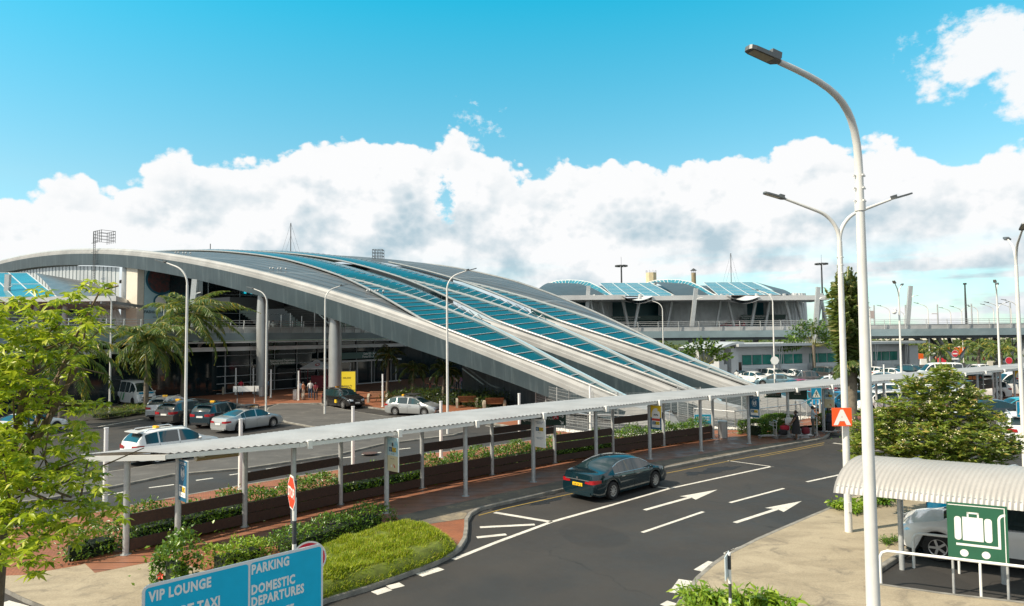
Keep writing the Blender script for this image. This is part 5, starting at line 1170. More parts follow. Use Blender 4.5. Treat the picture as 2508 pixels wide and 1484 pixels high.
    for x in (xf, xr):
        for s in (1, -1): bld_wheel(root, x, s * (hw - .115), wr, s, spokes, dark_rim)
    c = MB()      # inner wheel wells
    for x in (xf, xr): c.box((x, 0, wr + .16), (wr * 2 + .1, hw * 1.5, .5))
    c.build('underbody', plastic, root)
    def wrap(name, xa, xb, za, zb2, m, s, out=.012, n=5):      # a lamp or trim patch lying on the body skin
        c = MB(); P = []
        for i in range(n + 1):
            x = xa + (xb - xa) * i / n; h = half(x)
            P.append([(x, s * (h + out), za), (x, s * (h * .99 + out), zb2)])
        c.grid(P); return c
    zf = belt(L / 2 - .25); zr_ = belt(-L / 2 + .15)
    for s in (1, -1):
        c = MB(); h = half(L / 2 - .2); e = half(L / 2)
        P = [[(L / 2 - .55, s * (half(L / 2 - .55) * .985 + .012), zf + .02), (L / 2 - .52, s * (half(L / 2 - .55) * .94 + .012), zf + .09)], [(L / 2 - .18, s * (h * .97 + .02), zf - .10), (L / 2 - .22, s * h * .9, zf + .05)], [(L / 2 + .008, s * e * .80, zf - .15), (L / 2 - .03, s * e * .74, zf + .0)], [(L / 2 + .012, s * e * .52, zf - .15), (L / 2 - .02, s * e * .50, zf - .04)]]
        c.grid(P); c.build('headlight', headl, root, 60)
        c = MB(); h = half(-L / 2 + .2); e = half(-L / 2)
        ph = .16 if kind in ('sedan', 'wagon', 'hatch') else .2
        if kind == 'van': zr_, ph = 1.15, .5
        P = [[(-L / 2 + .34, s * (half(-L / 2 + .34) * .99 + .012), zr_ - ph * .75), (-L / 2 + .34, s * (half(-L / 2 + .34) * .985 + .012), zr_ - .02)], [(-L / 2 + .06, s * (half(-L / 2 + .06) + .014), zr_ - ph), (-L / 2 + .06, s * (half(-L / 2 + .06) * .985 + .012), zr_ - .01)], [(-L / 2 - .014, s * e * .93, zr_ - ph * 1.05), (-L / 2 - .012, s * e * .93, zr_ - .02)], [(-L / 2 - .016, s * e * .48, zr_ - ph), (-L / 2 - .014, s * e * .5, zr_ - .05)]]
        c.grid(P); c.build('taillight', taill, root, 60)
        c = MB(); xm = T['ws'][1] - .30; zm_ = belt(xm) + .08; c.ico((xm, s * (hw + .10), zm_), .1, 2, 0, (.8, 1., .72)); c.bar((xm, s * (hw * .9), zm_ - .02), (xm, s * (hw + .06), zm_ - .02), .05, .04); c.build('wing_mirror', P_[pnt], root, 60)
        for q in T['sw'][-2:] if kind != 'van' else T['sw'][-1:]:
            c = MB(); xh = q[0] + .16; c.box((xh, s * (half(xh) + .012), belt(xh) - .12), (.2, .035, .035)); c.build('door_handle', chrome if pnt in ('green', 'silver') else P_[pnt], root)
        c = MB()
        for xq in ([q[0] - .03 for q in T['sw'][-2:]] + [T['sw'][-1][1] + .05]):
            z0, z1 = zb(xq) + .07, belt(xq) - .01
            for k in range(3):
                za, zb_ = z0 + (z1 - z0) * k / 3, z0 + (z1 - z0) * (k + 1) / 3; f = lambda z: half(xq) * (.985 + .015 * math.sin(PI * min(1, (z - z0) / (z1 - z0)))) + .004
                c.face([(xq - .006, s * f(za), za), (xq + .006, s * f(za), za), (xq + .006, s * f(zb_), zb_), (xq - .006, s * f(zb_), zb_)])
        c.build('door_seam', seam, root)
    e = half(L / 2)
    c = MB(); zg = zf - .22; c.box((L / 2 + .004, 0, zg), (.03, e * 1.15, .11)); c.box((L / 2 + .0, 0, zg - .2), (.03, e * 1.35, .12)); c.build('grille', plastic, root)
    c = MB(); c.box((L / 2 + .02, 0, zg - .09), (.02, .46, .11)); c.build('number_plate', signw if plate is None else plate, root)
    c = MB(); c.box((-L / 2 - .016, 0, zr_ - .22 if kind != 'van' else .75), (.02, .48, .12)); c.build('number_plate', signw if plate is None else plate, root)
    c = MB(); c.box((-L / 2 + .03, 0, T['gc'] + .1), (.12, hw * 1.38, .13)); c.build('rear_valance', plastic if kind in ('suv', 'van', 'pickup') else P_[pnt], root)
    if kind == 'suv':
        for s in (1, -1): c = MB(); c.tube([(-1.75, s * .60, 1.64), (-1.6, s * .61, 1.73), (0.1, s * .60, 1.745), (.3, s * .58, 1.67)], .025, 8); c.build('roof_rail', chrome if pnt in ('white', 'silver', 'grey') else plastic, root, 60)
        c = MB(); c.box((-1.98, 0, 1.66), (.36, 1.2, .04), 0, 0, 0, R(-6)); c.build('spoiler', P_[pnt], root)
        for s in (1, -1): c = MB(); c.box((.05, s * (hw * .965), T['gc'] + .03), (1.9, .05, .14)); c.build('sill_trim', plastic, root)
    if kind == 'pickup':
        c = MB(); c.box((-1.75, 0, 1.135), (1.5, 1.5, .03)); c.build('load_bed', plastic, root)
        c = MB()
        for s in (1, -1): c.tube([(-1.0, s * .7, 1.1), (-.98, s * .62, 1.78), (-.98, 0, 1.80)], .035, 8)
        for s in (1, -1): c.tube([(-.98, s * .62, 1.76), (-1.7, s * .74, 1.12)], .03, 8)
        c.build('roll_bar', chrome, root, 60)
    return root
def extra_taxi(root, kind, sign_m, door_x, side, rack=False):
    T = CT[kind]; ht = max(z for x, z in T['top'])
    c = MB(); c.box((-.9 if kind != 'sedan' else .35, 0, ht + .07), (.16, .32, .1)); c.build('taxi_lamp', mat('taxi_lamp_amber', (.85, .45, .02), .4), root)
    for s in (side if hasattr(side, '__len__') else (side,)):
        hw = T['hw']; c = MB(); c.box((door_x, s * (hw + .006), .62), (.42, .012, .28)); c.build('door_sticker', yellowp, root)
        c = MB(); put_text(c, 'AIRPORT TAXI', .06, (door_x, s * (hw + .014), .68), (-s, 0, 0), (0, 0, 1), off=.001); put_text(c, 'SERVICE', .05, (door_x, s * (hw + .014), .56), (-s, 0, 0), (0, 0, 1), off=.001); c.build('sticker_lettering', dark, root)
    if rack:
        c = MB()
        for x in (-.45, .35):
            c.bar((x, -.62, ht + .12), (x, .62, ht + .12), .05, .04)
            for s in (1, -1): c.bar((x, s * .6, ht - .08), (x, s * .6, ht + .12), .05, .05)
        c.box((-.05, 0, ht + .17), (1.1, .9, .05)); c.build('roof_rack', plastic, root)
def G2(x, y): p = g(x, y); return (p[0], p[1], 0.)
def heading(a, b): p, q = g(*a), g(*b); return math.atan2(q[1] - p[1], q[0] - p[0])
# dark green saloon at the kerb
a, b = Vector(G2(1499, 1222)), Vector(G2(1600, 1194)); d = (b - a).normalized(); rt = Vector((d.y, -d.x, 0)); mid = (a + b) / 2 - rt * .80 - d * .03
ang = math.atan2(d.y, d.x); cm_ = car('sedan', 'green', 'bottle green saloon car with chrome window trim parked at the kerb', (mid.x, mid.y, 0), ang, 10, plate=mat('plate_yellow', (.80, .50, .01), .4)); cm_['group'] = 'cars waiting by the walkway'
c = MB(); put_text(c, '6791 SP 15', .105, (-2.43, 0, .575), (0, -1, 0), (0, 0, 1), off=.002, sx=.8); c.build('plate_lettering', dark, cm_)
c = MB(); c.box((-2.425, 0, .80), (.02, 1.15, .035)); c.build('boot_trim', chrome, cm_); c = MB(); disc(c, (-2.437, 0, .87), (0, 1, 0), (0, 0, 1), .055, 20, 0, .04); disc(c, (-2.4375, 0, .87), (0, 1, 0), (0, 0, 1), .02, 16, 1, .034); c.build('badge', [chrome, dark], cm_)
for s in (1, -1):
    c = MB(); pts = [(-1.30, .965), (-.92, 1.31), (-.4, 1.40), (.25, 1.385), (.6, 1.30), (1.05, .955)]
    bl_, tp_ = prof_fn(smooth_tab(CT['sedan']['belt'], 2)), prof_fn(smooth_tab(CT['sedan']['top'], 2))
    def yz(x, q): h = .91; zb_, zt_ = bl_(x), tp_(x); gh = zt_ - zb_; k = min(1, gh / .45); yr = h * (.965 - .235 * k); return (x, s * (h * .955 + (yr - h * .955) * q * .92 + .006), zb_ + gh * .86 * q)
    c.tube([yz(x, .98) for x in np.linspace(-1.25, .98, 24)], .012, 6); c.tube([yz(x, .02) for x in np.linspace(-1.25, 1.0, 12)], .012, 6); c.build('window_trim', chrome, cm_, 60)
for y in (-.38, .38, 0): c = MB(); c.box((-1.02, y, 1.06), (.1, .26, .16), 0, 0, 0, R(-10)); c.build('headrest', mat('cream_leather', (.5, .45, .3), .6), cm_)
# white suv in the trolley bay, and the blue one behind it
pw = Vector(G2(2297, 1387)); pd = (Vector((*g(2471, 1414), 0)) - Vector((*g(2329, 1393), 0))).normalized(); hd_ = -pd
nb2 = Vector((-pd.y, pd.x, 0)); nb2 = nb2 if nb2.y > 0 else -nb2
cc = pw - hd_ * 1.38 + nb2 * 1.35; car('suv', 'white', 'white SUV nosed under the curved shelter behind the trolley sign', (cc.x, cc.y, 0), math.atan2(hd_.y, hd_.x), 5, None, False, 'cars at the trolley bay')
cc = pw - hd_ * .2 + nb2 * 4.2; car('suv', 'blue', 'blue SUV with red tail lamp parked beyond the white SUV', (cc.x + 1.9, cc.y - .3, 0), math.atan2(-hd_.y, -hd_.x), 5, None, True, 'cars at the trolley bay')
# forecourt taxis
def wheel_car(kind, pnt, lab, pa, pb, side, spokes=10, **kw):      # pa rear wheel, pb front wheel, seen on the given side
    T = CT[kind]; a, b = Vector(G2(*pa)), Vector(G2(*pb)); d = (b - a).normalized(); rt = Vector((d.y, -d.x, 0)) * side; m_ = (a + b) / 2 - rt * (T['hw'] - .1) - d * (sum(T['ax']) / 2)
    return car(kind, pnt, lab, (m_.x, m_.y, 0), math.atan2(d.y, d.x), spokes, group='cars in the forecourt', **kw)
c1 = wheel_car('suv', 'white', 'white SUV taxi with red tail lamps partly hidden by the canopy roof', (362, 1141), (524, 1114), 1, 5); extra_taxi(c1, 'suv', None, .3, 1)
c2 = wheel_car('sedan', 'silver', 'silver saloon taxi with roof rack and yellow door sticker', (578, 1060), (675, 1045), 1, 10); extra_taxi(c2, 'sedan', None, .45, 1, True)
c3 = wheel_car('suv', 'navy', 'dark navy SUV parked between the grey SUV and the silver saloon', (524, 1049), (604, 1032), 1, 5); extra_taxi(c3, 'suv', None, .4, 1)
c4 = wheel_car('suv', 'grey', 'warm grey SUV with roof rails beside the lamp post', (438, 1042), (521, 1027), 1, 5); extra_taxi(c4, 'suv', None, .4, 1)
c5 = wheel_car('suv', 'silver', 'silver SUV with amber roof lamp behind the grey SUV', (405, 1030), (480, 1012), 1, 5); extra_taxi(c5, 'suv', None, .4, 1)
c6 = wheel_car('suv', 'black', 'charcoal SUV taxi on the bend facing the canopy with yellow sticker', (796, 996), (845, 1002), 1, 8); extra_taxi(c6, 'suv', None, .35, -1); extra_taxi(c6, 'suv', None, .35, 1)
c7 = wheel_car('wagon', 'silver', 'silver estate taxi with roof bars and yellow sticker near the beam', (975, 1017), (1032, 1019), 1, 10); extra_taxi(c7, 'wagon', None, .35, 1, True)
c8 = wheel_car('sedan', 'white', 'white saloon taxi half hidden behind the yellow-green tree', (35, 1073), (140, 1057), 1, 10); extra_taxi(c8, 'sedan', None, .4, 1)
c9 = wheel_car('hatch', 'white', 'white hatchback behind the leaves near the minibus', (120, 1000), (170, 993), 1, 10)
p = g(318, 994); mv = car('van', 'white', 'white minibus with green stripe parked in the shade by the palms', (p[0] - .6, p[1] + 1.9, 0), R(-38), 10, None, True, 'cars in the forecourt', mat('plate_yellow', (.80, .50, .01), .4))
c = MB(); c.box((2.42, 0, 1.17), (.1, 1.3, .12), 0, 0, 0, R(35)); c.build('bonnet_stripe', bluep, mv)
c = MB(); z = mat('stripe_green', (.02, .30, .08), .4)
for s in (1, -1): poly3(c, (0, s * .962, 0), (1, 0, 0), (0, 0, 1), [(-.5, .45), (-.25, .45), (.1, 1.15), (-.15, 1.15)]); poly3(c, (0, s * .962, 0), (1, 0, 0), (0, 0, 1), [(-1.0, .45), (-.85, .45), (-.5, 1.15), (-.65, 1.15)])
c.build('side_stripe', z, mv)
# car park
PARK = [('sedan', 'white', 1846, 938, -60, 'white saloon at the corner of the grey office'), ('sedan', 'greyblue', 1812, 935, -60, 'silver-blue saloon glimpsed past the ramp edge'), ('suv', 'white', 1893, 934, -60, 'white SUV below the green windows near the lamp'), ('sedan', 'greyblue', 1902, 946, 150, 'grey-blue saloon just behind the canopy roof'),
  ('hatch', 'white', 1940, 931, -60, 'white hatchback partly behind the pickup'), ('pickup', 'bronze', 1975, 944, 10, 'grey-brown pickup truck with chrome roll bar'), ('suv', 'grey', 2030, 930, -60, 'dark SUV parked against the slatted wall'), ('sedan', 'white', 2030, 952, 170, 'white saloon nose to the bollard light'),
  ('sedan', 'red', 1962, 962, 15, 'crimson saloon under the canopy line'), ('suv', 'red', 1985, 976, 185, 'dark red SUV behind the green boards'), ('hatch', 'cyan', 1920, 995, -12, 'cyan hatchback behind the crossing sign'), ('hatch', 'cyan', 1968, 1000, 8, 'second cyan hatchback nearer the crossing sign'), ('suv', 'blue', 2062, 1010, 188, 'bright blue SUV beside the palm trunk'),
  ('suv', 'white', 2060, 955, 160, 'white SUV behind the double lamp post'), ('hatch', 'white', 2150, 925, -60, 'white hatchback by the slatted office wall end'), ('sedan', 'white', 2185, 928, -60, 'white saloon next to the far lamp post'), ('sedan', 'greyblue', 2160, 942, 150, 'blue-grey saloon above the canopy edge'), ('suv', 'navy', 2235, 925, -60, 'dark SUV by the office end wall'),
  ('van', 'white', 2300, 932, 175, 'long white minibus roof above the bushy tree'), ('suv', 'white', 2160, 985, 165, 'white SUV seen under the canopy left of the tree'), ('suv', 'white', 2225, 985, 165, 'white SUV next to the tree crown'), ('hatch', 'white', 2270, 990, 165, 'white hatchback buried behind the tree crown'), ('sedan', 'navy', 2350, 925, -60, 'dark blue saloon beyond the tree top'),
  ('pickup', 'white', 2400, 924, 10, 'white double-cab pickup near the barriers'), ('sedan', 'greyblue', 2455, 922, 170, 'blue-grey saloon at the back row end'), ('suv', 'white', 2400, 975, 165, 'white SUV beyond the dark boards'), ('sedan', 'greyblue', 2370, 968, 165, 'pale blue saloon beyond the tree'), ('van', 'white', 2500, 968, 170, 'white minibus at the far end of the canopy'),
  ('sedan', 'navy', 2420, 1028, 172, 'black-blue saloon behind the boards past the tree'), ('sedan', 'cyan', 2500, 1022, 172, 'teal saloon at the end of the walkway'), ('suv', 'white', 2150, 1010, 190, 'white SUV between lamp pole and tree'), ('hatch', 'blue', 2190, 1000, 190, 'blue hatchback glimpsed beside the pole')]
first = {}
for kind, col, x, y, deg, lab in PARK:
    p = g(x, y)
    if kind not in first: first[kind] = (car(kind, col, lab, (p[0], p[1], 0), R(deg), 8, group='cars in the car park'), col)
    else: dup(first[kind][0], lab, (p[0], p[1], 0), R(deg), 'cars in the car park', None, {'paint_' + {'green': 'bottle_green'}.get(first[kind][1], first[kind][1]): P_[col]} if P_[col].name != P_[first[kind][1]].name else None)
# white estate with barred rear windows beside the tree, seen close
p = g(2475, 1088); o = dup(first['suv'][0], 'white off-road car with dark side windows behind the bushy tree', (p[0] + .7, p[1] + .2, 0), R(60), 'cars in the car park', (1.02, 1, 1.06), {first['suv'][0].children[0].name: None} if False else None)
# moving cars on the viaduct
p = at(1790, 795, 118); dup(first['suv'][0], 'dark red car on the viaduct by the hall entrance', (p.x, p.y, 6.75), R(175), 'cars on the viaduct', None, {P_['white'].name: P_['red']}); p = at(2015, 792, 119); dup(first['suv'][0], 'dark SUV on the viaduct near the leaning post', (p.x, p.y, 6.75), R(175), 'cars on the viaduct', None, {P_['white'].name: P_['navy']})
# ------------------------------------------------------------------ street lamps
def lum(mb_head, mb_glass, tip, d, L=.85, w_=.30, up=.28):
    # flat led head that continues the arm, rising slightly
    d = Vector(d).normalized(); dir3 = (d + Vector((0, 0, up))).normalized(); s = Vector((-d.y, d.x, 0)); n = s.cross(dir3) * -1
    if n.z < 0: n = -n
    o = Vector(tip)
    out = [(0, .06), (.12, .5), (.25, .5), (.85, .46), (.97, .36), (1., .18)]
    top = [o + dir3 * (a * L) + s * (b * w_) + n * .03 for a, b in out] + [o + dir3 * (a * L) - s * (b * w_) + n * .03 for a, b in reversed(out)]
    bot = [p - n * .055 for p in top]
    mb_head.face(top); mb_head.face(list(reversed(bot)))
    for i in range(len(top)): j = (i + 1) % len(top); mb_head.face([top[i], bot[i], bot[j], top[j]])
    c = o + dir3 * (.18 * L) + n * .065; mb_head.bar(c - dir3 * .08, c + dir3 * .08, .11, .08)
    q = [o + dir3 * (a * L) + s * (b * w_) - n * .029 for a, b in ((.28, .38), (.9, .34))] + [o + dir3 * (a * L) - s * (b * w_) - n * .029 for a, b in ((.9, .34), (.28, .38))]
    mb_glass.face(q)
ledm = mat('led_panel', (.34, .31, .22), .3, var=.2, vs=12.)
def lamp(name, lab, loc, arms, H=10.4, zf=8.9, r0=.10, r1=.06, reach=2.1, group='street lamps', base_z=0., detail=False, grp=True):
    t_ = thing(name, lab, 'street lamp', (loc[0], loc[1], base_z), 0, group)
    c = MB(); c.tube([(0, 0, 0), (0, 0, zf * .62), (0, 0, zf)], r0, 16, rs=[r0, (r0 + r1) / 2 + .008, r1 + .01]); c.tube([(0, 0, 0), (0, 0, .03)], r0 * 2.0, 4); c.box((0, -r0, .9), (.1, .04, .3))
    if detail:
        c.tube([(0, 0, 0), (0, 0, .05)], .24, 4)
        for k in range(4): a = k * PI / 2; c.bar((r0 * math.cos(a), r0 * math.sin(a), .03), (.2 * math.cos(a), .2 * math.sin(a), .03), .02, .14)
        for z in (zf - 1.0, zf - .75, zf - .5):
            for a in (0, PI / 2, PI, 1.5 * PI): c.bar((r1 * math.cos(a), r1 * math.sin(a), z), ((r1 + .05) * math.cos(a), (r1 + .05) * math.sin(a), z), .025, .025)
    c.build('pole', polep, t_, 60)
    for ang in arms:
        d = Vector((math.cos(ang), math.sin(ang), 0)); pts, rs = [], []
        rise = H - zf
        for k in range(11):       # curve from vertical to a shallow rise
            q = k / 10; th_ = q * R(68); rad = 1.02 * rise / 1.2
            pts.append(d * (rad * (1 - math.cos(th_))) + Vector((0, 0, zf + rad * math.sin(th_)))); rs.append(r1 - (r1 - .04) * q * .5)
        e = pts[-1]; e2 = d * (reach - .62) + Vector((0, 0, max(e.z + .04, e.z + (reach - .62 - e.xy.length) * math.tan(R(20)))))
        pts.append(e2); rs.append(.038)
        c = MB(); c.tube(pts, .05, 12, rs=rs); c.build('arm', polep, t_, 60)
        h, gl = MB(), MB(); lum(h, gl, e2, d, .72 if reach > 1.7 else .6, .26); hd = h.build('lamp_head', mat('lamp_head_grey', (.12, .13, .135), .45, .3), t_); gl.build('led_panel', ledm, hd)
    return t_
# the near pole, its arm reaching over towards the camera
X, Y = 4.92, 9.55
t_ = thing('street_lamp', 'tall white lamp post standing close by, its single arm reaching far out', 'street lamp', (X, Y, 0), 0, 'street lamps')
c = MB(); c.tube([(0, 0, 0), (0, 0, 3.), (0, 0, 8.0)], .1, 24, rs=[.098, .088, .058]); c.tube([(0, 0, 8.0), (0, 0, 8.12)], .071, 24)
for z in (8.14, 8.32, 8.5):
    for a in (0.2, PI / 2 + .2, PI + .2, 1.5 * PI + .2): c.bar((.06 * math.cos(a), .06 * math.sin(a), z), (.095 * math.cos(a), .095 * math.sin(a), z), .02, .02)
c.build('pole', polep, t_, 60)
tip = at(1908, 152, 8.67); tip2 = at(1834, 119, 8.45); P0 = Vector((X, Y, 8.1)); P1 = at(2087, 345, 9.5)
dv = (tip2 - tip); pts = [Vector((0, 0, 8.0)), Vector((0, 0, 8.5))]; a0 = Vector((0, 0, 8.5)); a1 = Vector((0, 0, 9.55)); b1 = (tip - dv.normalized() * 1.15) - Vector((X, Y, 0)); b0 = tip - Vector((X, Y, 0))
for k in range(1, 13):
    q = k / 12; m0, m1, m2 = a0.lerp(a1, q), a1.lerp(b1, q), b1.lerp(b0, q); n0, n1 = m0.lerp(m1, q), m1.lerp(m2, q); pts.append(n0.lerp(n1, q))
c = MB(); c.tube(pts, .06, 20, rs=[.055] + [.055 - .02 * i / len(pts) for i in range(len(pts) - 1)]); c.build('arm', polep, t_, 60)
h, gl = MB(), MB(); dd = Vector((dv.x, dv.y, 0)); lum(h, gl, b0, dd, (dv.length) * 1.05, .175, dv.z / dd.length); hd = h.build('lamp_head', mat('lamp_head_grey', (.12, .13, .135), .45, .3), t_); gl.build('led_panel', ledm, hd)
dbl = lamp('double_street_lamp', 'double-armed white lamp post carrying the orange letter sign', (10.35, 21.42), (R(4), R(184)), 10.35, 9.15, .112, .065, 2.35, 'double street lamps', 0, True)
for (px, py, Y, ang, lab, zt_) in ((2200, 720, 60, 52, 'double-armed lamp post in front of the viaduct with a small camera dome', 10.4), (2486, 609, 29.5, 62, 'double-armed lamp post at the picture edge beyond the bushy tree', 10.4), (2440, 720, 60, 52, 'double-armed lamp post before the viaduct next to a dark mast', 10.4)):
    q = at(px, py, Y); lamp('double_street_lamp', lab, (q.x, q.y), (R(ang), R(ang + 180)), 10.3, 9.1, .095, .058, 2.3, 'double street lamps')
q = at(2196, 838, 60); c = MB(); c.ico((q.x - .25, q.y - .2, 8.0), .2, 2); c.tube([(q.x - .25, q.y - .2, 8.1), (q.x - .1, q.y - .1, 8.3), (q.x, q.y, 8.3)], .04, 8); tag(c.build('camera_dome', white, None, 60), 'white camera dome hung on a double lamp post', 'camera')
for (px, py, Y, ang, lab) in ((268, 1010, 0, 250, 'single-arm lamp post in the shade beside the minibus'), (453, 1112, 0, 170, 'single-arm lamp post rising behind the canopy by the grey SUV'), (651, 1008, 0, 165, 'single-arm lamp post on the island before the big steel column'), (795, 1016, 0, 40, 'single-arm lamp post on the island by the dark taxi'),
      (1096, 1066, 0, 20, 'single-arm lamp post on the island tip crossing the beam'), (1898, 973, 0, 150, 'single-arm lamp post among the parked cars by the office'), (1622, 760, 86, 155, 'single-arm lamp post before the viaduct seen over the ramps')):
    p = g(px, py) if not Y else at(px, py, Y)
    lamp('street_lamp', lab, (p[0], p[1]), (R(ang),), 10.5, 9.2, .08, .05, 1.9)
# lamps standing beyond the viaduct
far = [(185, 70, 1), (378, 137, 1), (745, 112, 1), (515, 180, 1), (965, 157, 1), (1070, 145, 2), (1225, 132, 1), (1378, 125, 1), (1420, 105, 2), (1545, 118, 1), (1598, 45, 1)]
proto = None
for i, (a, b, n) in enumerate(far):
    px, py = zc(2480, 850, 3.298, a, b); off = HZ - .009 * (px - 1253) - py; Y = min(150, max(96, 4.3 * 1671 / off)); q = at(px, py, Y)
    lab = 'slender lamp post beyond the viaduct, ' + ['just past the two tall poles', 'next to a post with a box', 'by the leaning steel mast', 'small one behind the leaning mast', 'a thin one between two double lamps', 'double-armed, near the dark mast', 'close past the dark mast', 'midway to the picture edge', 'double-armed, behind a nearer double lamp', 'with a short post beside it', 'tallest at the picture edge'][i]
    lamp('street_lamp', lab, (q.x, q.y), (R(170),) if n == 1 else (R(5), R(175)), 10.5, 9.4, .09, .06, 1.9, 'lamps beyond the viaduct')
for i, (a, b0, Y, lab) in enumerate(((228, 133, 122, 'with a pale box'), (530, 130, 124, 'bare, short'), (838, 127, 126, 'with a side lamp'), (1165, 120, 122, 'plain, beside the dark mast'), (1537, 108, 124, 'plain, near the edge'))):
    px, py = zc(2480, 850, 3.298, a, b0); q = at(px, py, Y); t_ = thing('deck_post', 'thin grey post on the viaduct deck ' + lab, 'post', (q.x, q.y, 6.7), 0, 'posts on the viaduct'); c = MB(); c.tube([(0, 0, 0), (0, 0, q.z - 6.7)], .12, 8); c.build('shaft', galv, t_, 60)
    if i in (0, 2): c = MB(); c.box((-.5, 0, q.z - 8.4), (.9, .2, 1.4) if i == 0 else (1.2, .1, .12)); c.build('box', mat('pinkish_box', (.5, .42, .40), .5), t_)
for (px, y0, Y, tall, lab, lean) in ((2362, 695, 118, 0, 'dark slim mast standing on the viaduct', 0.),): q = at(px, y0, Y); c = MB(); c.tube([(q.x, q.y, 6.6), (q.x, q.y, q.z)], .17, 8, rs=[.2, .12]); c.box((q.x, q.y, q.z), (.4, .4, .3)); tag(c.build('slim_mast', dark, None, 60), lab, 'mast')
for (xb, yb, xt, yt, Y, lab) in ((2216, 862, 2229, 700, 108, 'leaning steel mast on the near side of the viaduct past the office'), (1993, 846, 2003, 703, 104, 'leaning steel mast beside the fan palm and the hall end'), (1690, 832, 1704, 706, 108, 'leaning steel mast in front of the hall over the ramp'), (1437, 760, 1441, 700, 112, 'leaning steel mast just above the ramp edge'), (2508, 860, 2520, 700, 104, 'leaning steel mast at the picture edge'), (12, 800, 20, 672, 88, 'leaning steel mast before the western hall'), (468, 790, 478, 684, 78, 'leaning steel mast behind the coconut palms')):
    a, b = at(xb, yb, Y), at(xt, yt, Y); d = (b - a).normalized(); a2 = a - d * ((a.z - .0) / d.z) if a.z > 0 else a; t_ = thing('leaning_mast', lab, 'mast', a2, 0, 'leaning masts'); c = MB(); c.bar(a2, b, .42, .6); world_part('shaft', c, galv, t_)
    m_ = b - d * 2.0; c = MB(); c.tube([m_, m_ + Vector((.5, -.3, .35)), m_ + Vector((1.1, -.6, .45))], .06, 6); world_part('side_arm', c, galv, t_)
# high floodlight masts, aerials and stacks beyond the roofs
for px, py, lab in ((1521, 650, 'tall floodlight mast with a ring of lamps above the hall roofs'), (2011, 645, 'tall floodlight mast with a lamp ring beside the wind-blown palm')):
    Y = 235; q = at(px, py, Y); t_ = thing('floodlight_mast', lab, 'floodlight mast', (q.x, q.y, 0), 0, 'floodlight masts'); c = MB(); c.tube([(0, 0, 0), (0, 0, q.z)], .3, 8, rs=[.45, .25]); c.tube([(0, 0, q.z), (0, 0, q.z + 3)], .05, 6); c.build('shaft', dark, t_, 60)
    c = MB(); c.tube([(1.7 * math.cos(a), 1.7 * math.sin(a), q.z - .1) for a in (2 * PI * k / 16 for k in range(17))], .1, 6)
    for k in range(10): a = 2 * PI * k / 10; c.box((1.9 * math.cos(a), 1.9 * math.sin(a), q.z - .2), (.5, .9, .5), a); c.bar((0, 0, q.z - .1), (1.7 * math.cos(a), 1.7 * math.sin(a), q.z - .1), .08, .08)
    c.build('lamp_ring', dark, t_)
for px, yt, yb, Y, lab in ((712, 546, 620, 190, 'guyed aerial mast rising behind the terminal roof'), (515, 597, 618, 190, 'short aerial behind the terminal roof'), (1789, 620, 692, 230, 'thin guyed aerial behind the hall')):
    a, b = at(px, yb, Y), at(px, yt, Y); c = MB(); c.tube([(a.x, a.y, 0), b], .12, 6); t_ = thing('aerial_mast', lab, 'aerial', (a.x, a.y, 0), 0, 'aerials'); world_part('shaft', c, dark, t_)
    if yb - yt > 40:
        c = MB()
        for k in (-1, 1): c.tube([b, (a.x + k * 3.5, a.y, a.z - 3)], .025, 4); c.tube([b * .6 + Vector((a.x, a.y, a.z)) * .4, (a.x + k * 2.5, a.y, a.z - 3)], .025, 4)
        world_part('guy_wire', c, dark, t_)
q = at(1594, 668, 215); tw = thing('water_tower', 'stained cream octagonal tower behind the hall roof', 'tower', (q.x, q.y, 0)); c = MB(); c.prism([(1.75 * math.cos(a) , 1.75 * math.sin(a)) for a in (2 * PI * k / 8 + .2 for k in range(8))], 0, q.z); c.build('shaft', streaked('stained_cream', (.62, .54, .36), (.34, .26, .15), (2, 2, .3), .8), tw)
c = MB()
for k in range(9): a = 2 * PI * k / 9; c.bar((1.6 * math.cos(a), 1.6 * math.sin(a), q.z), (1.6 * math.cos(a), 1.6 * math.sin(a), q.z + .8), .06, .06)
c.build('rebar', dark, tw)
q = at(1698, 668, 215); tw = thing('flue_stack', 'slim brown flue with a conical cap behind the hall roof', 'chimney', (q.x, q.y, 0)); c = MB(); c.cyl((0, 0, 0), .72, q.z, 14); c.build('shaft', mat('flue_brown', (.30, .25, .16), .8, var=.3, vs=1.), tw, 50); c = MB(); c.cyl((0, 0, q.z + .7), 1.05, .7, 16, 0, .12)
for k in range(4): a = k * PI / 2; c.bar((.6 * math.cos(a), .6 * math.sin(a), q.z), (.6 * math.cos(a), .6 * math.sin(a), q.z + .8), .08, .08)
c.build('cap', dark, tw)
# ------------------------------------------------------------------ viaduct
via = thing('viaduct', 'long grey road viaduct with railing crossing behind the car park', 'viaduct', (22, 106, 0))
VA, VB = Vector((2, 106, 0)), Vector((150, 100, 0)); vd = (VB - VA).normalized(); vn = Vector((-vd.y, vd.x, 0))
def vbox(y0, y1, z0, z1, mt, nm): c = MB(); q = [VA + vn * y0, VB + vn * y0, VB + vn * y1, VA + vn * y1]; c.prism([(p.x, p.y) for p in q], z0, z1, 0, True, True); return world_part(nm, c, mt, via)
vbox(.25, 13.5, 5.2, 6.60, mat('deck_soffit', (.06, .07, .075), .8), 'deck'); vbox(0, .24, 5.62, 6.66, deckc, 'fascia'); vbox(.3, .42, 6.62, 7.35, mat('parapet_grey', (.40, .41, .42), .7, var=.2, vs=1.), 'parapet'); vbox(12.5, 13.3, 6.62, 7.5, mat('parapet_grey', (.4, .4, .4)), 'parapet')
c = MB()
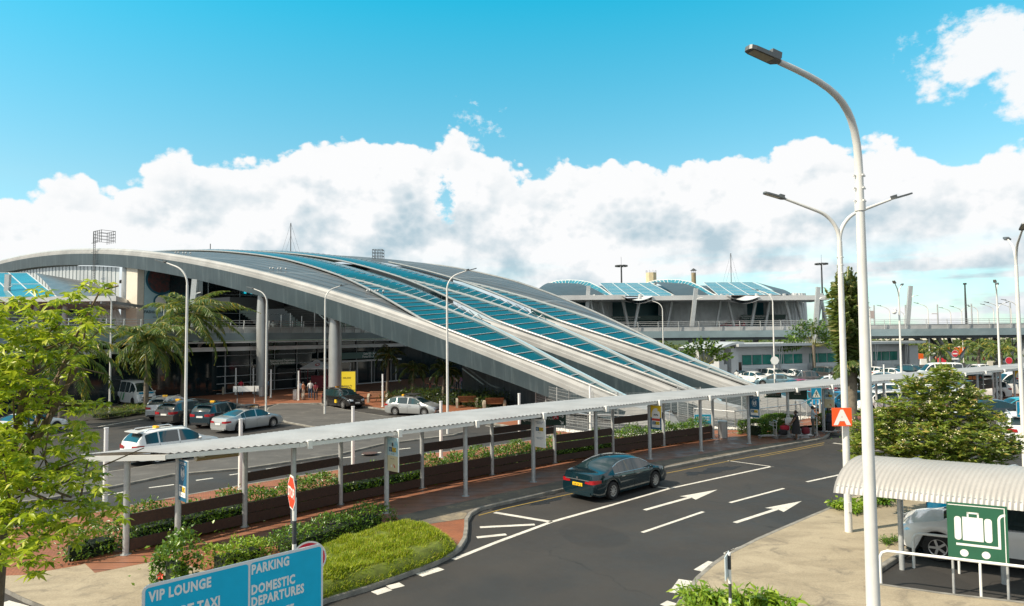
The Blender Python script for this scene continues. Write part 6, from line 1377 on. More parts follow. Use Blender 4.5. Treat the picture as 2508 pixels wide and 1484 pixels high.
for z in (7.55, 7.85, 8.1): c.tube([VA + vn * .2 + Vector((0, 0, z)), VB + vn * .2 + Vector((0, 0, z))], .035, 6)
world_part('handrail', c, galv, via)
for i in range(46): p = VA + vd * (2 + i * 3.1); c = MB(); c.bar(p + vn * .1 + Vector((0, 0, 6.6)), p - vn * .05 + vd * -.12 + Vector((0, 0, 8.12)), .07, .16); world_part('rail_post', c, galv, via)
for px in (2330, 2445, 2590):
    p = at(px, 900, 108); foot = Vector((p.x, 107, .2)); c = MB(); c.cyl((foot.x, foot.y, 0), 1.3, 1.3, 14); world_part('pier_base', c, conc, via, 50)
    for k, (dx_, dy_) in enumerate(((-5.2, 2), (-1.9, 4.), (1.6, 4), (5., 2), (-3, -.5), (3, -.5))): c = MB(); c.tube([foot + Vector((0, 0, .9)), foot + Vector((dx_, dy_, 5.2))], .3, 10); world_part('pier_strut', c, galv, via, 60)
for px in (1700, 1770, 1850, 1960): p = at(px, 850, 112); c = MB(); c.cyl((p.x, p.y, 0), .45, 5.3, 12); world_part('pier', c, galv, via, 60)
# ------------------------------------------------------------------ departure hall beyond the viaduct
hall = thing('departure_hall', 'low hall with rolling turquoise and grey barrel roofs behind the viaduct', 'hall', (30, 125, 0))
grid_teal = mat('hall_teal', (.03, .23, .31), .25, .1, var=.3, vs=.35, spec=.6); hmetal = mat('hall_metal', (.10, .11, .115), .4, .4, var=.2, vs=.5)
YF, YB = 116., 138.
def patch(cs, nu, nv, mt, nm, bulge=0., lines=True, th=.15):      # corner picture points with depths: fl, fr, br, bl
    q = [at(*p) for p in cs]; P = []
    for i in range(nv + 1):
        v = i / nv; row = []
        for j in range(nu + 1):
            u = j / nu; p = (q[0] * (1 - u) + q[1] * u) * (1 - v) + (q[3] * (1 - u) + q[2] * u) * v; p.z += bulge * 4 * v * (1 - v) + (0 if not bulge else bulge * 1.2 * v); row.append(p)
        P.append(row)
    c = MB(); c.grid(P); o = world_part(nm, c, mt, hall, 180)
    if lines:
        c = MB()
        for i in range(0, nv + 1, lines if lines > 1 else 1):
            for a, b in zip(P[i], P[i][1:]): c.bar(a + Vector((0, 0, .02)), b + Vector((0, 0, .02)), .07, .05)
        for j in range(0, nu + 1, max(1, nu // 4)):
            for a, b in zip([r[j] for r in P], [r[j] for r in P][1:]): c.bar(a + Vector((0, 0, .02)), b + Vector((0, 0, .02)), .09, .07)
        c2 = world_part('glazing_frame', c, framew, hall); c2.parent = o; c2.location = (0, 0, 0)
    return o
H5 = (1620, 780, 2.916)
def hp(a, b, Y): return (*zc(*H5, a, b), Y)
def bay(arc, inner, lens, panel):
    patch([hp(*p) for p in lens], 10, 10, hmetal, 'roof_panel', .35, 0)
    A, B = [at(*hp(*p)) for p in arc], [at(*hp(*p)) for p in inner]; c = MB(); c.grid([A, B]); o = world_part('arched_glass', c, grid_teal, hall, 180); c = MB()
    for i in range(len(A) - 1):
        for f in (0, .33, .66): c.bar(A[i].lerp(A[i + 1], f), B[i].lerp(B[i + 1], f), .09, .07)
        c.bar(A[i], A[i + 1], .16, .14); c.bar(B[i], B[i + 1], .12, .12)
    c2 = world_part('glazing_frame', c, framew, hall); c2.parent = o; c2.location = (0, 0, 0)
    patch([hp(*p) for p in panel], 8, 9, grid_teal, 'roof_glass', 0, 1)
o = patch((hp(-250, 240, YF + 1), hp(2010, 226, YF + 1), hp(1700, 140, YB + 2), hp(0, 142, YB + 2)), 6, 6, hmetal, 'roof_panel', 0, 0); o.location.z -= .35
bay([(-60, 135, YB + 4), (20, 112, YB), (120, 107, YB - 3), (210, 112, YB - 6), (290, 126, YB - 10), (380, 170, YB - 15), (440, 212, YB - 19), (478, 240, YF)], [(-20, 145, YB), (40, 140, YB - 3), (110, 142, YB - 5), (170, 150, YB - 8), (240, 168, YB - 11), (320, 195, YB - 15), (385, 222, YB - 19), (430, 240, YF)], [(-200, 242, YF), (428, 240, YF), (170, 152, YB - 6), (-60, 150, YB)], [(492, 243, YF), (1020, 243, YF), (812, 134, YB - 2), (376, 134, YB - 2)])
bay([(780, 130, YB + 4), (850, 110, YB), (950, 103, YB - 3), (1060, 107, YB - 6), (1150, 124, YB - 10), (1240, 166, YB - 15), (1310, 210, YB - 19), (1362, 238, YF)], [(815, 140, YB), (880, 137, YB - 3), (960, 136, YB - 5), (1040, 142, YB - 8), (1110, 158, YB - 11), (1190, 188, YB - 15), (1260, 218, YB - 19), (1312, 238, YF)], [(1022, 241, YF), (1310, 238, YF), (1050, 146, YB - 6), (822, 140, YB)], [(1386, 238, YF), (1916, 234, YF), (1680, 127, YB - 2), (1260, 130, YB - 2)])
patch((hp(1918, 234, YF), hp(2015, 228, YF), hp(1900, 190, YB - 6), hp(1684, 130, YB)), 6, 6, hmetal, 'roof_panel', .2, 0)
# eaves: flat white canopy with dipping waves
c = MB()
for x0, x1 in ((1300, 1531), (1596, 1790), (1855, 2030)):
    a, b = at(x0, 724, YF - 6), at(x1, 722, YF - 6); zt = a.z
    c.prism([(a.x, a.y), (b.x, b.y), (b.x + 1, b.y + 9), (a.x, a.y + 9)], zt - .75, zt, 0, True, True)
world_part('eave_canopy', c, mat('eave_white', (.62, .63, .64), .45, .1, var=.15, vs=.5), hall)
c = MB()
for x0, x1 in ((1524, 1600), (1784, 1862)):
    P = []
    for i in range(13):
        q = i / 12; x = x0 + (x1 - x0) * q; p = at(x, 725 + 11 * math.sin(PI * q), YF - 7); P.append([p, p + Vector((0, 9, .6)), p + Vector((0, 9, .2)), p - Vector((0, 0, .5))])
    c.grid(P)
world_part('wave_canopy', c, mat('eave_white', (.62, .63, .64)), hall, 40)
gm_ = MB(); a, b = at(1300, 790, YF + 8), at(1985, 790, YF + 8); gm_.face([(a.x, a.y, 6.6), (b.x, b.y, 6.6), (b.x - 2.4, b.y, 12.8), (a.x, a.y, 12.8)]); gm_.face([(b.x, b.y, 6.6), (b.x + 1, b.y + 22, 6.6), (b.x - 2, b.y + 22, 14), (b.x - 2.4, b.y, 12.8)]); world_part('glass_wall', gm_, mat('hall_glass', (.008, .10, .12), .3, 0, spec=.4), hall)
for x0, x1 in ((1440, 1500), (1612, 1830), (1870, 1975)):      # ribbed curved drums between the doors
    P = []; n = 28
    a, b = at(x0, 790, YF + 5), at(x1, 790, YF + 5)
    for i in range(n + 1):
        q = i / n; e = math.sin(PI * q) ** .5; p = a.lerp(b, q); P.append([(p.x, p.y - 3.6 * e + .12 * (i % 2), 6.6), (p.x, p.y - 3.2 * e + .12 * (i % 2), 10), (p.x, p.y - 1.6 * e + .12 * (i % 2), 13.2)])
    c = MB(); c.grid(P); world_part('ribbed_drum', c, mat('drum_metal', (.62, .64, .65), .5, .0, var=.15, vs=1.), hall, 20)
for px in (1452, 1478, 1532, 1560, 1640, 1700, 1760, 1790, 1846, 1880, 1930, 1958, 2006, 2018):
    p = at(px, 790, YF - 3 + (px % 3)); lean = 1. if (px // 10) % 2 else -1.; c = MB(); c.tube([(p.x + lean * .6, p.y, 6.6), (p.x - lean * .6, p.y, 12.8)], .3, 10, rs=[.24, .3]); world_part('column', c, galv, hall, 60)
for px, w_ in ((1560, 9.), (1870, 8.)):
    p = at(px, 762, YF + 2); c = MB(); c.box((p.x, p.y, 9.0), (w_, .2, .8)); world_part('sign_board', c, greenp, hall); c = MB(); put_text(c, 'International Departures', .5, (p.x - 2, p.y - .12, 9.02), (1, 0, 0), (0, 0, 1)); put_text(c, 'Departs internationaux', .4, (p.x - 2, p.y - .12, 8.68), (1, 0, 0), (0, 0, 1)); world_part('lettering', c, signw, hall)
# ------------------------------------------------------------------ western wing beside the terminal
wing = thing('terminal_wing', 'flat-eaved wing with turquoise glass and silver lens roof beyond the yellow-green tree', 'hall', (-60, 88, 0))
keep = hall; hall = wing
patch(((-120, 730, 84), (140, 728, 84), (66, 668, 100), (-160, 668, 100)), 10, 6, grid_teal, 'roof_glass', 0, 3)
patch(((140, 728, 84), (288, 730, 84), (215, 696, 96), (84, 674, 99)), 10, 8, mat('silver_roof', (.22, .23, .235), .3, .5, var=.3, vs=1.2), 'roof_panel', .3, 0)
c = MB(); a, b = at(-120, 728, 82), at(284, 726, 82); c.prism([(a.x, a.y), (b.x, b.y), (b.x - 4, b.y + 10), (a.x, a.y + 10)], a.z - .62, a.z, 0, True, True); world_part('eave_canopy', c, MATS['eave_white'], wing)
c = MB()
for i in range(16): p = a.lerp(b, i / 15.5); c.bar((p.x, p.y + .2, a.z - .75), (p.x, p.y + 9.5, a.z - 1.1), .14, .35)
world_part('eave_rib', c, galv, wing)
c = MB(); a, b = at(-120, 800, 96), at(255, 800, 96); c.face([(a.x, a.y, 0), (b.x, b.y, 0), (b.x, b.y, 12), (a.x, a.y, 12)]); world_part('glass_wall', c, darkglass, wing)
P = []; a, b = at(222, 790, 94), at(292, 790, 92)
for i in range(17): q = i / 16; p = a.lerp(b, q); P.append([(p.x + 1.2, p.y, 6), (p.x + .9 - .3 * q, p.y + .15 * (i % 2), 8.5), (p.x - .6 * q, p.y + .15 * (i % 2), 11.2)])
c = MB(); c.grid(P); world_part('ribbed_drum', c, silver, wing, 20)
for px in (-60, 10, 80, 150, 225): p = at(px, 790, 86); c = MB(); c.tube([(p.x, p.y, .1), (p.x + .5, p.y, 10.9)], .35, 10); world_part('column', c, galv, wing, 60)
hall = keep
# ------------------------------------------------------------------ single-storey office by the car park
off = thing('office_building', 'single-storey pale grey office with green windows and slatted screens by the car park', 'office', (38, 82, 0))
OA = Vector((*g(1812, 936), 0)); OB = Vector((*g(2262, 915), 0)); od = (OB - OA).normalized(); on = Vector((-od.y, od.x, 0)); OL = (OB - OA).length
zr_o = hz_o = 4.75
officew = mat('office_render', (.50, .52, .54), .75, var=.08, vs=.5, fine=.03)
def obox(x0, x1, y0, y1, z0, z1, mt, nm, m2=None):
    c = MB(); q = [OA + od * x0 + on * y0, OA + od * x1 + on * y0, OA + od * x1 + on * y1, OA + od * x0 + on * y1]; c.prism([(p.x, p.y) for p in q], z0, z1, 0, True, True); return world_part(nm, c, mt, off)
obox(0, OL * .90, 1.2, 9, 0, zr_o - .7, officew, 'wall')
obox(-2.8, -1.5, .6, 8, 0, 2.3, officew, 'wall'); obox(-2.8, -2.0, .6, 1.6, 2.3, 4.3, officew, 'wall'); obox(-.9, 0., .5, 1.6, 0, 4.3, officew, 'wall')
obox(OL * .93, OL * .985, .4, 6, 0, 4.2, officew, 'wall'); obox(OL * .90, OL * .95, 2, 8, 0, 2.6, officew, 'wall')
obox(-.5, OL, -.5, 9.6, zr_o - .22, zr_o + .12, mat('office_roof', (.52, .55, .57), .4, .2, var=.1), 'roof'); obox(.2, OL * .9, 1.02, 1.19, 3.42, zr_o - .23, officew, 'cladding')
c = MB(); P = []
for i in range(13): q = i / 12; x = -3.4 + 4.2 * q; z = zr_o - .75 + .85 * math.sin(PI * .5 * min(1, q * 1.15)); P.append([OA + od * x + on * 0 + Vector((0, 0, z)), OA + od * x + on * 8 + Vector((0, 0, z)), OA + od * x + on * 8 + Vector((0, 0, z + .3)), OA + od * x + Vector((0, 0, z + .3))])
c.grid(P, 0, True); world_part('entrance_roof', c, MATS['office_roof'], off, 40)
nb_ = 5; bw = OL * .9 / nb_
wg = mat('green_window', (.015, .22, .18), .1, 0., var=.4, vs=.5, spec=.7)
for i in range(nb_):
    x0 = .6 + i * bw
    if i == 0: x0 += .8
    ww = (bw - 1.1) / 3
    for k in range(3): obox(x0 + k * ww + .12, x0 + (k + 1) * ww - .12, 1.10, 1.18, 2.12, 3.36, wg, 'window')
    c = MB()
    for k in range(9): z = .45 + k * .19; c.bar(OA + od * (x0 - .5) + on * .6 + Vector((0, 0, z)), OA + od * (x0 + bw - .9) + on * .6 + Vector((0, 0, z)), .05, .12)
    for k in range(4): x = x0 - .4 + k * (bw - .6) / 3; c.bar(OA + od * x + on * .66 + Vector((0, 0, 0)), OA + od * x + on * .66 + Vector((0, 0, 2.05)), .06, .06)
    world_part('slat_screen', c, mat('screen_alloy', (.60, .64, .66), .45, .0), off)
    c = MB(); p = OA + od * (x0 + bw - .75) + on * .2
    for s in (-.25, .25): c.bar(p + od * s * .3 + Vector((0, 0, 1.0)), p + od * s - on * .3 + Vector((0, 0, zr_o - .25)), .1, .1)
    world_part('roof_strut', c, galv, off)
obox(.35, 1.15, .9, 1.0, 0, 2.5, mat('brown_doorway', (.045, .025, .018), .6), 'doorway'); obox(-.1, .25, .48, 1.25, .1, 3.9, officew, 'wall')
# long pale shed and scrub far off to the right under the viaduct
q = at(2330, 829, 215); sh_ = thing('distant_shed', 'long pale shed glimpsed under the viaduct', 'shed', (q.x, q.y, 0)); c = MB(); c.box((q.x - 8, q.y, 1.9), (46, 10, 3.4)); world_part('wall', c, mat('shed_cream', (.55, .45, .30), .8), sh_); c = MB(); P = [[(q.x - 32, q.y - 6 + 12 * k / 4, 3.6 + .9 * (1 - abs(k - 2) / 2)) for k in range(5)], [(q.x + 16, q.y - 6 + 12 * k / 4, 3.6 + .9 * (1 - abs(k - 2) / 2)) for k in range(5)]]; c.grid(P); world_part('roof', c, mat('shed_roof', (.55, .5, .4), .6), sh_)
# boom lift
q = g(2320, 842); q = at(2310, 838, 150); bl_ = thing('boom_lift', 'orange and white boom lift parked beyond the viaduct', 'lift machine', (q.x, q.y, 0)); c = MB(); c.box((q.x + 2.2, q.y, 1.9), (4., 2., 1.6)); c.box((q.x - 6.2, q.y, .8), (2.4, 1.6, 1.2)); world_part('body', c, mat('lift_orange', (.8, .13, .01), .4), bl_); c = MB(); c.bar((q.x - 3.5, q.y, 1.4), (q.x + 3.5, q.y, 2.6), .5, .6); c.box((q.x - .8, q.y, 2.4), (2.4, 1, .9)); world_part('boom', c, white, bl_)
for dx_ in (-1.2, 1.8): c = MB(); c.tube([(q.x + dx_, q.y - 1.1, .6), (q.x + dx_, q.y + 1.1, .6)], .6, 14); world_part('wheel', c, black, bl_, 40)
# barriers and cones near the car park edge
for i, (px, py, w_, h, m_, lab) in enumerate(((2306, 892, 1.4, 1.2, redp, 'red plastic road barrier beyond the parked cars'), (2262, 893, 1.3, 1.1, white, 'pale concrete block next to the red barrier'), (2428, 896, 1.6, .9, mat('cream_block', (.6, .58, .5), .8), 'cream block in front of the parked bicycles'))):
    p = g(px, py); c = MB(); P = [[(x, y, z) for y, z in ((-.3, 0), (-.26, .2), (-.1, h), (.1, h), (.26, .2), (.3, 0))] for x in (-w_ / 2, w_ / 2)]; c.grid(P); c.face(list(reversed(P[0]))); c.face(P[1]); o = c.build('road_barrier', m_); o.location = (*p, 0); tag(o, lab, 'barrier')
p = g(2348, 897); c = MB(); c.cyl((0, 0, .04), .2, .7, 12, 0, .04); c.box((0, 0, .02), (.45, .45, .04)); o = c.build('traffic_cone', orangep, None, 50, (*p, 0)); tag(o, 'orange traffic cone beside the red barrier', 'cone')
# motorbikes
mbk = None
for i, (px, py) in enumerate(((2370, 884), (2383, 885), (2394, 886), (2408, 884), (2424, 884), (2440, 886), (2476, 888), (2490, 889))):
    p = g(px, py); labs = ['black motorbike at the near end of the row by the viaduct pier', 'second motorbike of the row under the viaduct', 'motorbike with a raised mirror, third in the row', 'reddish motorbike in the middle of the row', 'dark motorbike past the reddish one', 'motorbike at the far end before the round sign', 'bicycle-like moped behind the round red sign', 'last moped at the picture edge']
    if mbk is None:
        mbk = thing('motorbike', labs[0], 'motorbike', (*p, 0), R(60), 'motorbikes under the viaduct')
        for x in (-.65, .65):
            c = MB(); n = 16; c.grid([[((.3 + a) * math.cos(2 * PI * k / n) + x, b, (.3 + a) * math.sin(2 * PI * k / n) + .3) for a, b in ((-.08, -.05), (0, -.05), (0, .05), (-.08, .05))] for k in range(n + 1)]); c.build('wheel', black, mbk, 40)
        c = MB(); c.ico((.12, 0, .82), .26, 2, 0, (1.2, .6, .7)); c.box((-.4, 0, .80), (.7, .26, .12)); c.box((0, 0, .48), (.5, .3, .35)); c.bar((.65, 0, .3), (.45, 0, 1.0), .08, .08); c.bar((-.65, 0, .3), (-.1, 0, .6), .08, .1); c.build('body', mat('bike_black', (.03, .02, .02), .35, coat=.4), mbk, 50)
        c = MB(); c.tube([(.40, -.36, 1.02), (.44, 0, 1.06), (.40, .36, 1.02)], .025, 6); c.build('handlebar', dark, mbk)
    else: dup(mbk, labs[i], (*p, 0), R(60 + (i * 37) % 25), 'motorbikes under the viaduct', None, {'bike_black': mat('bike_red', (.25, .02, .02), .35, coat=.4)} if i in (3,) else None)
# ------------------------------------------------------------------ mesh fence, low rail and pebble strip at the ramp feet
def seg_fence(name, lab, pts, h, wires, vstep, glassy=False):
    t_ = thing(name, lab, 'fence', (*pts[0], ZK)); c = MB(); w_ = MB()
    for a, b in zip(pts, pts[1:]):
        A, B = Vector((*a, ZK)), Vector((*b, ZK)); L = (B - A).length; n = max(1, round(L / 2.5))
        for k in range(n + 1): p = A.lerp(B, k / n); c = MB(); c.tube([p, p + Vector((0, 0, h + .05))], .035, 8); world_part('post', c, galv, t_, 60)
        for z in wires: w_.bar(A + Vector((0, 0, z)), B + Vector((0, 0, z)), .012, .014)
        nv = int(L / vstep)
        for k in range(nv + 1): p = A.lerp(B, k / max(1, nv)); w_.bar(p + Vector((0, 0, wires[0])), p + Vector((0, 0, wires[-1])), .007, .007)
    world_part('wire_mesh', w_, galv, t_)
    if glassy:
        c = MB()
        for a, b in zip(pts, pts[1:]): c.tube([(*a, ZK + h), (*b, ZK + h)], .035, 8)
        world_part('handrail', c, steel, t_, 60)
fw = [.15, .3, .45, .6, .75, .95, 1.15, 1.35, 1.6, 1.85, 2.1, 2.3]
seg_fence('wire_fence', 'tall wire mesh fence round the foot of the first glazed ramp', [g(1312, 1012, ZK), g(1394, 1040, ZK), g(1514, 1051, ZK), g(1600, 1046, ZK), g(1685, 1030, ZK)], 2.35, fw, .12)
seg_fence('wire_fence', 'tall wire mesh fence between the second and third ramp feet', [g(1660, 1020, ZK), g(1780, 1046, ZK), g(1852, 1026, ZK), g(1905, 1010, ZK), g(1975, 1006, ZK)], 2.35, fw, .12)
seg_fence('low_railing', 'low railing with bright handrail along the pebble strip', [g(1330, 1040, ZK), g(1440, 1058, ZK), g(1560, 1062, ZK), g(1640, 1047, ZK)], 1.1, [.2, .4, .6, .8], .5, True)
seg_fence('low_railing', 'low railing with bright handrail by the last ramp foot', [g(1700, 1040, ZK), g(1800, 1050, ZK), g(1960, 1028, ZK), g(1990, 1010, ZK)], 1.1, [.2, .4, .6, .8], .5, True)
rr = np.random.default_rng(5); V, F = [], []
bs = [g(x, y, ZK) for x, y in ((1345, 1052), (1440, 1064), (1520, 1069), (1600, 1064), (1680, 1050), (1760, 1050), (1830, 1052), (1900, 1036), (1990, 1022))]
oct_ = np.array([(1, 0, 0), (-1, 0, 0), (0, 1, 0), (0, -1, 0), (0, 0, 1), (0, 0, -1)], float); of = np.array([(0, 2, 4), (2, 1, 4), (1, 3, 4), (3, 0, 4), (2, 0, 5), (1, 2, 5), (3, 1, 5), (0, 3, 5)])
n = 5200; k = rr.integers(0, len(bs) - 1, n); q = rr.random(n); B_ = np.array(bs); ctr = B_[k] * (1 - q[:, None]) + B_[k + 1] * q[:, None]; dd_ = B_[k + 1] - B_[k]; nn_ = np.stack([-dd_[:, 1], dd_[:, 0]], 1); nn_ /= np.linalg.norm(nn_, axis=1)[:, None]; ctr = ctr + nn_ * rr.uniform(-.15, .75, n)[:, None]
sz = rr.uniform(.025, .07, n); V = (oct_[None] * sz[:, None, None] * rr.uniform(.6, 1.2, (n, 6, 1)) + np.concatenate([ctr, np.full((n, 1), ZK + .02)], 1)[:, None]).reshape(-1, 3); F = (of[None] + np.arange(n)[:, None, None] * 6).reshape(-1, 3)
tag(put('pebble_gravel', np_mesh('pebble_gravel', V, F, mat('pebbles', (.56, .55, .52), .8, island=.45))), 'strip of white pebbles at the ramp feet', 'gravel', None, 'stuff')
# ------------------------------------------------------------------ planting
RG = np.random.default_rng(11)
bark = mat('bark_brown', (.20, .14, .085), .85, var=.45, vs=7., bump=.5, bs=25.); palmbark = mat('palm_bark', (.20, .17, .13), .9, var=.4, vs=5., bump=.6, bs=14.)
L_bright = leafmat('leaf_yellow_green', (.13, .25, .012), (.46, .53, .02), (.62, .62, .10), .42, .45)
L_bush = leafmat('leaf_oleander', (.08, .15, .02), (.24, .30, .045), (.40, .30, .08), .45, .3)
L_hedge = leafmat('leaf_hedge', (.03, .085, .012), (.10, .21, .02), (.2, .32, .035), .35, .25)
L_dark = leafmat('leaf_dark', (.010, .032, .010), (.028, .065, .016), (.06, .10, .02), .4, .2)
L_lime = leafmat('leaf_lime', (.10, .22, .015), (.26, .38, .03), (.4, .5, .08), .4, .35)
L_palm = leafmat('leaf_palm', (.04, .10, .02), (.11, .18, .035), (.42, .30, .03), .45, .3)
L_fan = leafmat('leaf_fan', (.045, .085, .022), (.12, .17, .05), (.30, .26, .12), .4, .3)
L_grass = leafmat('blade_grass', (.12, .22, .012), (.42, .47, .02), (.30, .24, .07), .55, .4)
petal = mat('petal_cream', (.72, .66, .42), .6, island=.2)
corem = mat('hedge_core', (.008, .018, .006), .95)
def spray(pts, n, L, W, rng, up=.2, spread=1., hang=.35):
    # rosettes of leaflets: n around each point
    pts = np.asarray(pts); m = len(pts); C = np.repeat(pts, n, 0); a = np.tile(np.linspace(0, 2 * np.pi, n, endpoint=False), m) + np.repeat(rng.uniform(0, 6.28, m), n)
    A = np.stack([np.cos(a) * spread, np.sin(a) * spread, np.repeat(rng.uniform(up - .3, up + .3, m), n) - hang * rng.random(m * n)], 1)
    return leaves(C, L, W, rng=rng, axis=A, jit=.22, fold=.18)
def join(parts):
    V, F, o = [], [], 0
    for v, f in parts: V.append(v); F.append(f + o); o += len(v)
    return np.concatenate(V), np.concatenate(F)
def leafpart(name, VF, m, root):
    V, F = VF; l = np.array(root.location); return put(name, np_mesh(name, V - l, F, m), root)
# --- yellow-green tree close by on the west side
tr = thing('broadleaf_tree', 'close yellow-green broadleaf tree with drooping leaflets at the walkway end', 'tree', (-8.1, 10.4, .0))
blobs = [(20, 800, 75, 9.6), (95, 760, 60, 9.8), (170, 760, 55, 10.), (215, 790, 45, 10.2), (60, 870, 70, 9.8), (140, 850, 60, 10.), (205, 850, 38, 10.2), (15, 950, 75, 9.6), (95, 960, 55, 10.4), (160, 985, 40, 10.4), (60, 1040, 70, 10.), (150, 1060, 55, 10.2), (205, 1055, 45, 10.2), (235, 1075, 25, 10.4), (225, 985, 35, 10.4),
         (20, 1110, 85, 9.8), (110, 1130, 70, 10.), (190, 1140, 55, 10.2), (215, 1180, 50, 10.4), (60, 1200, 85, 9.6), (150, 1220, 70, 10.), (225, 1235, 50, 10.2), (275, 1225, 28, 10.4), (300, 1250, 22, 10.4), (40, 1290, 75, 9.4), (120, 1300, 60, 9.6), (195, 1290, 45, 10.), (25, 1350, 55, 9.2), (80, 1370, 40, 9.3), (225, 700, 22, 10.4), (270, 705, 16, 10.5), (195, 715, 22, 10.3), (-70, 900, 120, 9.4), (-70, 1150, 130, 9.4), (-60, 780, 80, 9.6), (180, 905, 25, 10.3)]
pts = []
for px, py, r, Y in blobs:
    k = max(4, int((r / 40) ** 2 * 10))
    for _ in range(k):
        a, q = RG.uniform(0, 6.28), math.sqrt(RG.random()); p = at(px + r * q * math.cos(a), py + r * q * math.sin(a), Y + RG.normal() * .4); pts.append((p.x, p.y, p.z))
pts = np.array(pts)
leafpart('crown', spray(pts, 9, .155, .052, RG, .05, 1., .7), L_bright, tr)
c = MB(); b0 = Vector(tr.location); fk = at(10, 1180, 10.4)
c.tube([b0, b0 * .5 + fk * .5 + Vector((.1, 0, .2)), fk], .14, 10, rs=[.17, .13, .10])
for px, py, Y, r in ((95, 1060, 10.2, .05), (190, 900, 10.4, .05), (215, 760, 10.4, .03), (70, 900, 10., .05), (110, 770, 10., .03), (150, 1150, 10.2, .04), (230, 1230, 10.3, .02), (40, 1290, 9.6, .03), (-40, 850, 9.8, .05)):
    e = at(px, py, Y); m1 = fk.lerp(e, .5) + Vector((0, 0, -.12)); c.tube([fk, m1, e], r, 7, rs=[r * 1.5, r * 1.1, r * .5])
    for k in range(5): s_ = fk.lerp(e, .45 + .1 * k); t2 = s_ + Vector(RG.normal(size=3)) * .45 + Vector((.1, 0, .2)); c.tube([s_, t2], .014, 5, rs=[.018, .008])
e0, e1 = at(215, 770, 10.4), at(290, 700, 10.5); c.tube([at(205, 830, 10.4), e0, at(245, 712, 10.45), e1], .015, 5)
world_part('trunk', c, bark, tr, 50)
# --- spreading bushy tree with cream flowers on the right pavement
bt = thing('flowering_tree', 'low spreading bushy tree dotted with cream flowers behind the shelter', 'tree', (14.15, 23.3, .1))
blobs = [(2300, 960, 75, 24.), (2230, 950, 45, 24.), (2370, 985, 60, 24.2), (2250, 1010, 70, 23.4), (2180, 1020, 60, 23.2), (2130, 1045, 55, 23.), (2330, 1040, 85, 23.2), (2420, 1050, 55, 23.4), (2460, 1085, 45, 23.2), (2110, 1085, 45, 22.8), (2190, 1090, 75, 22.4), (2280, 1095, 85, 22.2), (2370, 1100, 75, 22.4), (2440, 1110, 50, 22.8), (2310, 925, 45, 24.3), (2215, 1125, 40, 22.6), (2330, 1130, 50, 22.6), (2090, 1110, 25, 22.8), (2480, 1110, 25, 23.)]
pts = []
for px, py, r, Y in blobs:
    for _ in range(max(6, int((r / 40) ** 2 * 42))):
        v = RG.normal(size=3); v /= np.linalg.norm(v); v *= RG.random() ** .45; p = at(px + r * v[0], py + r * v[1] * .8, Y + v[2] * .9); pts.append((p.x, p.y, p.z))
pts = np.array(pts)
leafpart('crown', spray(pts, 10, .22, .07, RG, .45, 1., .3), L_bush, bt)
sel = pts[RG.permutation(len(pts))[:150]] + np.array([0, -.12, .13]); sel = np.repeat(sel, 9, 0) + RG.normal(size=(1350, 3)) * .045
leafpart('blossom', leaves(sel, .05, .05, rng=RG), petal, bt)
c = MB(); b0 = Vector(bt.location); fk = b0 + Vector((0.15, 0, 1.35)); c.tube([b0, b0 + Vector((-.05, 0, .6)), fk], .2, 12, rs=[.24, .17, .16])
for px, py, r, Y in blobs:
    e = at(px, py, Y); m1 = fk.lerp(e, .45) + Vector((0, 0, .1)); c.tube([fk, m1, e], .05, 7, rs=[.09, .05, .015])
world_part('trunk', c, mat('grey_bark', (.24, .21, .18), .9, var=.4, vs=6., bump=.5, bs=22.), bt, 50)
# --- coconut palms
def frond(base, az_, el0, L, droop, rng, nl=46, ll=.75, lw=.05, wind=(0, 0, 0)):
    d = np.array([math.cos(az_), math.sin(az_), 0.]); P, T = [], []; p = np.array(base, float); a = el0; ds = L / 14
    for i in range(15):
        P.append(p.copy()); t = d * math.cos(a) + np.array([0, 0, math.sin(a)]); T.append(t); p = p + t * ds + np.array(wind) * (i / 14) * ds; a -= droop / 14 * (1 + i / 14)
    P, T = np.array(P), np.array(T); C, A, LL = [], [], []
    for k in range(nl):
        q = .12 + .88 * k / (nl - 1); i = min(13, int(q * 14)); f = q * 14 - i; c = P[i] * (1 - f) + P[i + 1] * f; t = T[i]; s = np.cross(t, [0, 0, 1.]); s /= np.linalg.norm(s) + 1e-9
        for sg in (-1, 1):
            C.append(c); A.append(s * sg * .8 + t * .75 + np.array([0, 0, -.45 - .25 * rng.random()])); LL.append(1.15 * ll * (math.sin(PI * min(1, .18 + q * .86)) * .9 + .12))
    return P, leaves(C, np.array(LL), lw * 2., rng=rng, axis=np.array(A), jit=.10, fold=.1)
def palm(name, lab, loc, hz, nf, Lf, seed, group, lean=(0, 0), wind=(0, 0, 0), m=None, ll=.95, r=.17, elr=(-.6, 1.35), nl=64):
    rng = np.random.default_rng(seed); t_ = thing(name, lab, 'palm tree', loc, 0, group)
    top = np.array([lean[0], lean[1], hz]); parts = []; sp = MB()
    for i in range(nf):
        e = elr[0] + (elr[1] - elr[0]) * ((i + .5) / nf) ** .8; P, vf = frond(top + rng.normal(size=3) * .06, i * 2.4 + rng.uniform(-.3, .3), e, Lf * rng.uniform(.82, 1.1) * (.85 if e > 1. else 1), rng.uniform(1.0, 1.65), rng, nl, ll, .045, wind); parts.append(vf); sp.tube([tuple(p) for p in P[::2]], .02, 5, rs=[.035 - .004 * k for k in range(len(P[::2]))])
    put('crown', np_mesh('crown', *join(parts), m or L_palm), t_); sp.build('frond_stalks', mat('frond_stalk', (.22, .22, .05), .6), t_, 60)
    c = MB(); n = 12; c.tube([(lean[0] * (k / n) ** 2, lean[1] * (k / n) ** 2, hz * k / n) for k in range(n + 1)], r, 10, rs=[r * (1.35 - .5 * k / n + .05 * (k % 2)) for k in range(n + 1)]); c.build('trunk', palmbark, t_, 50)
    return t_
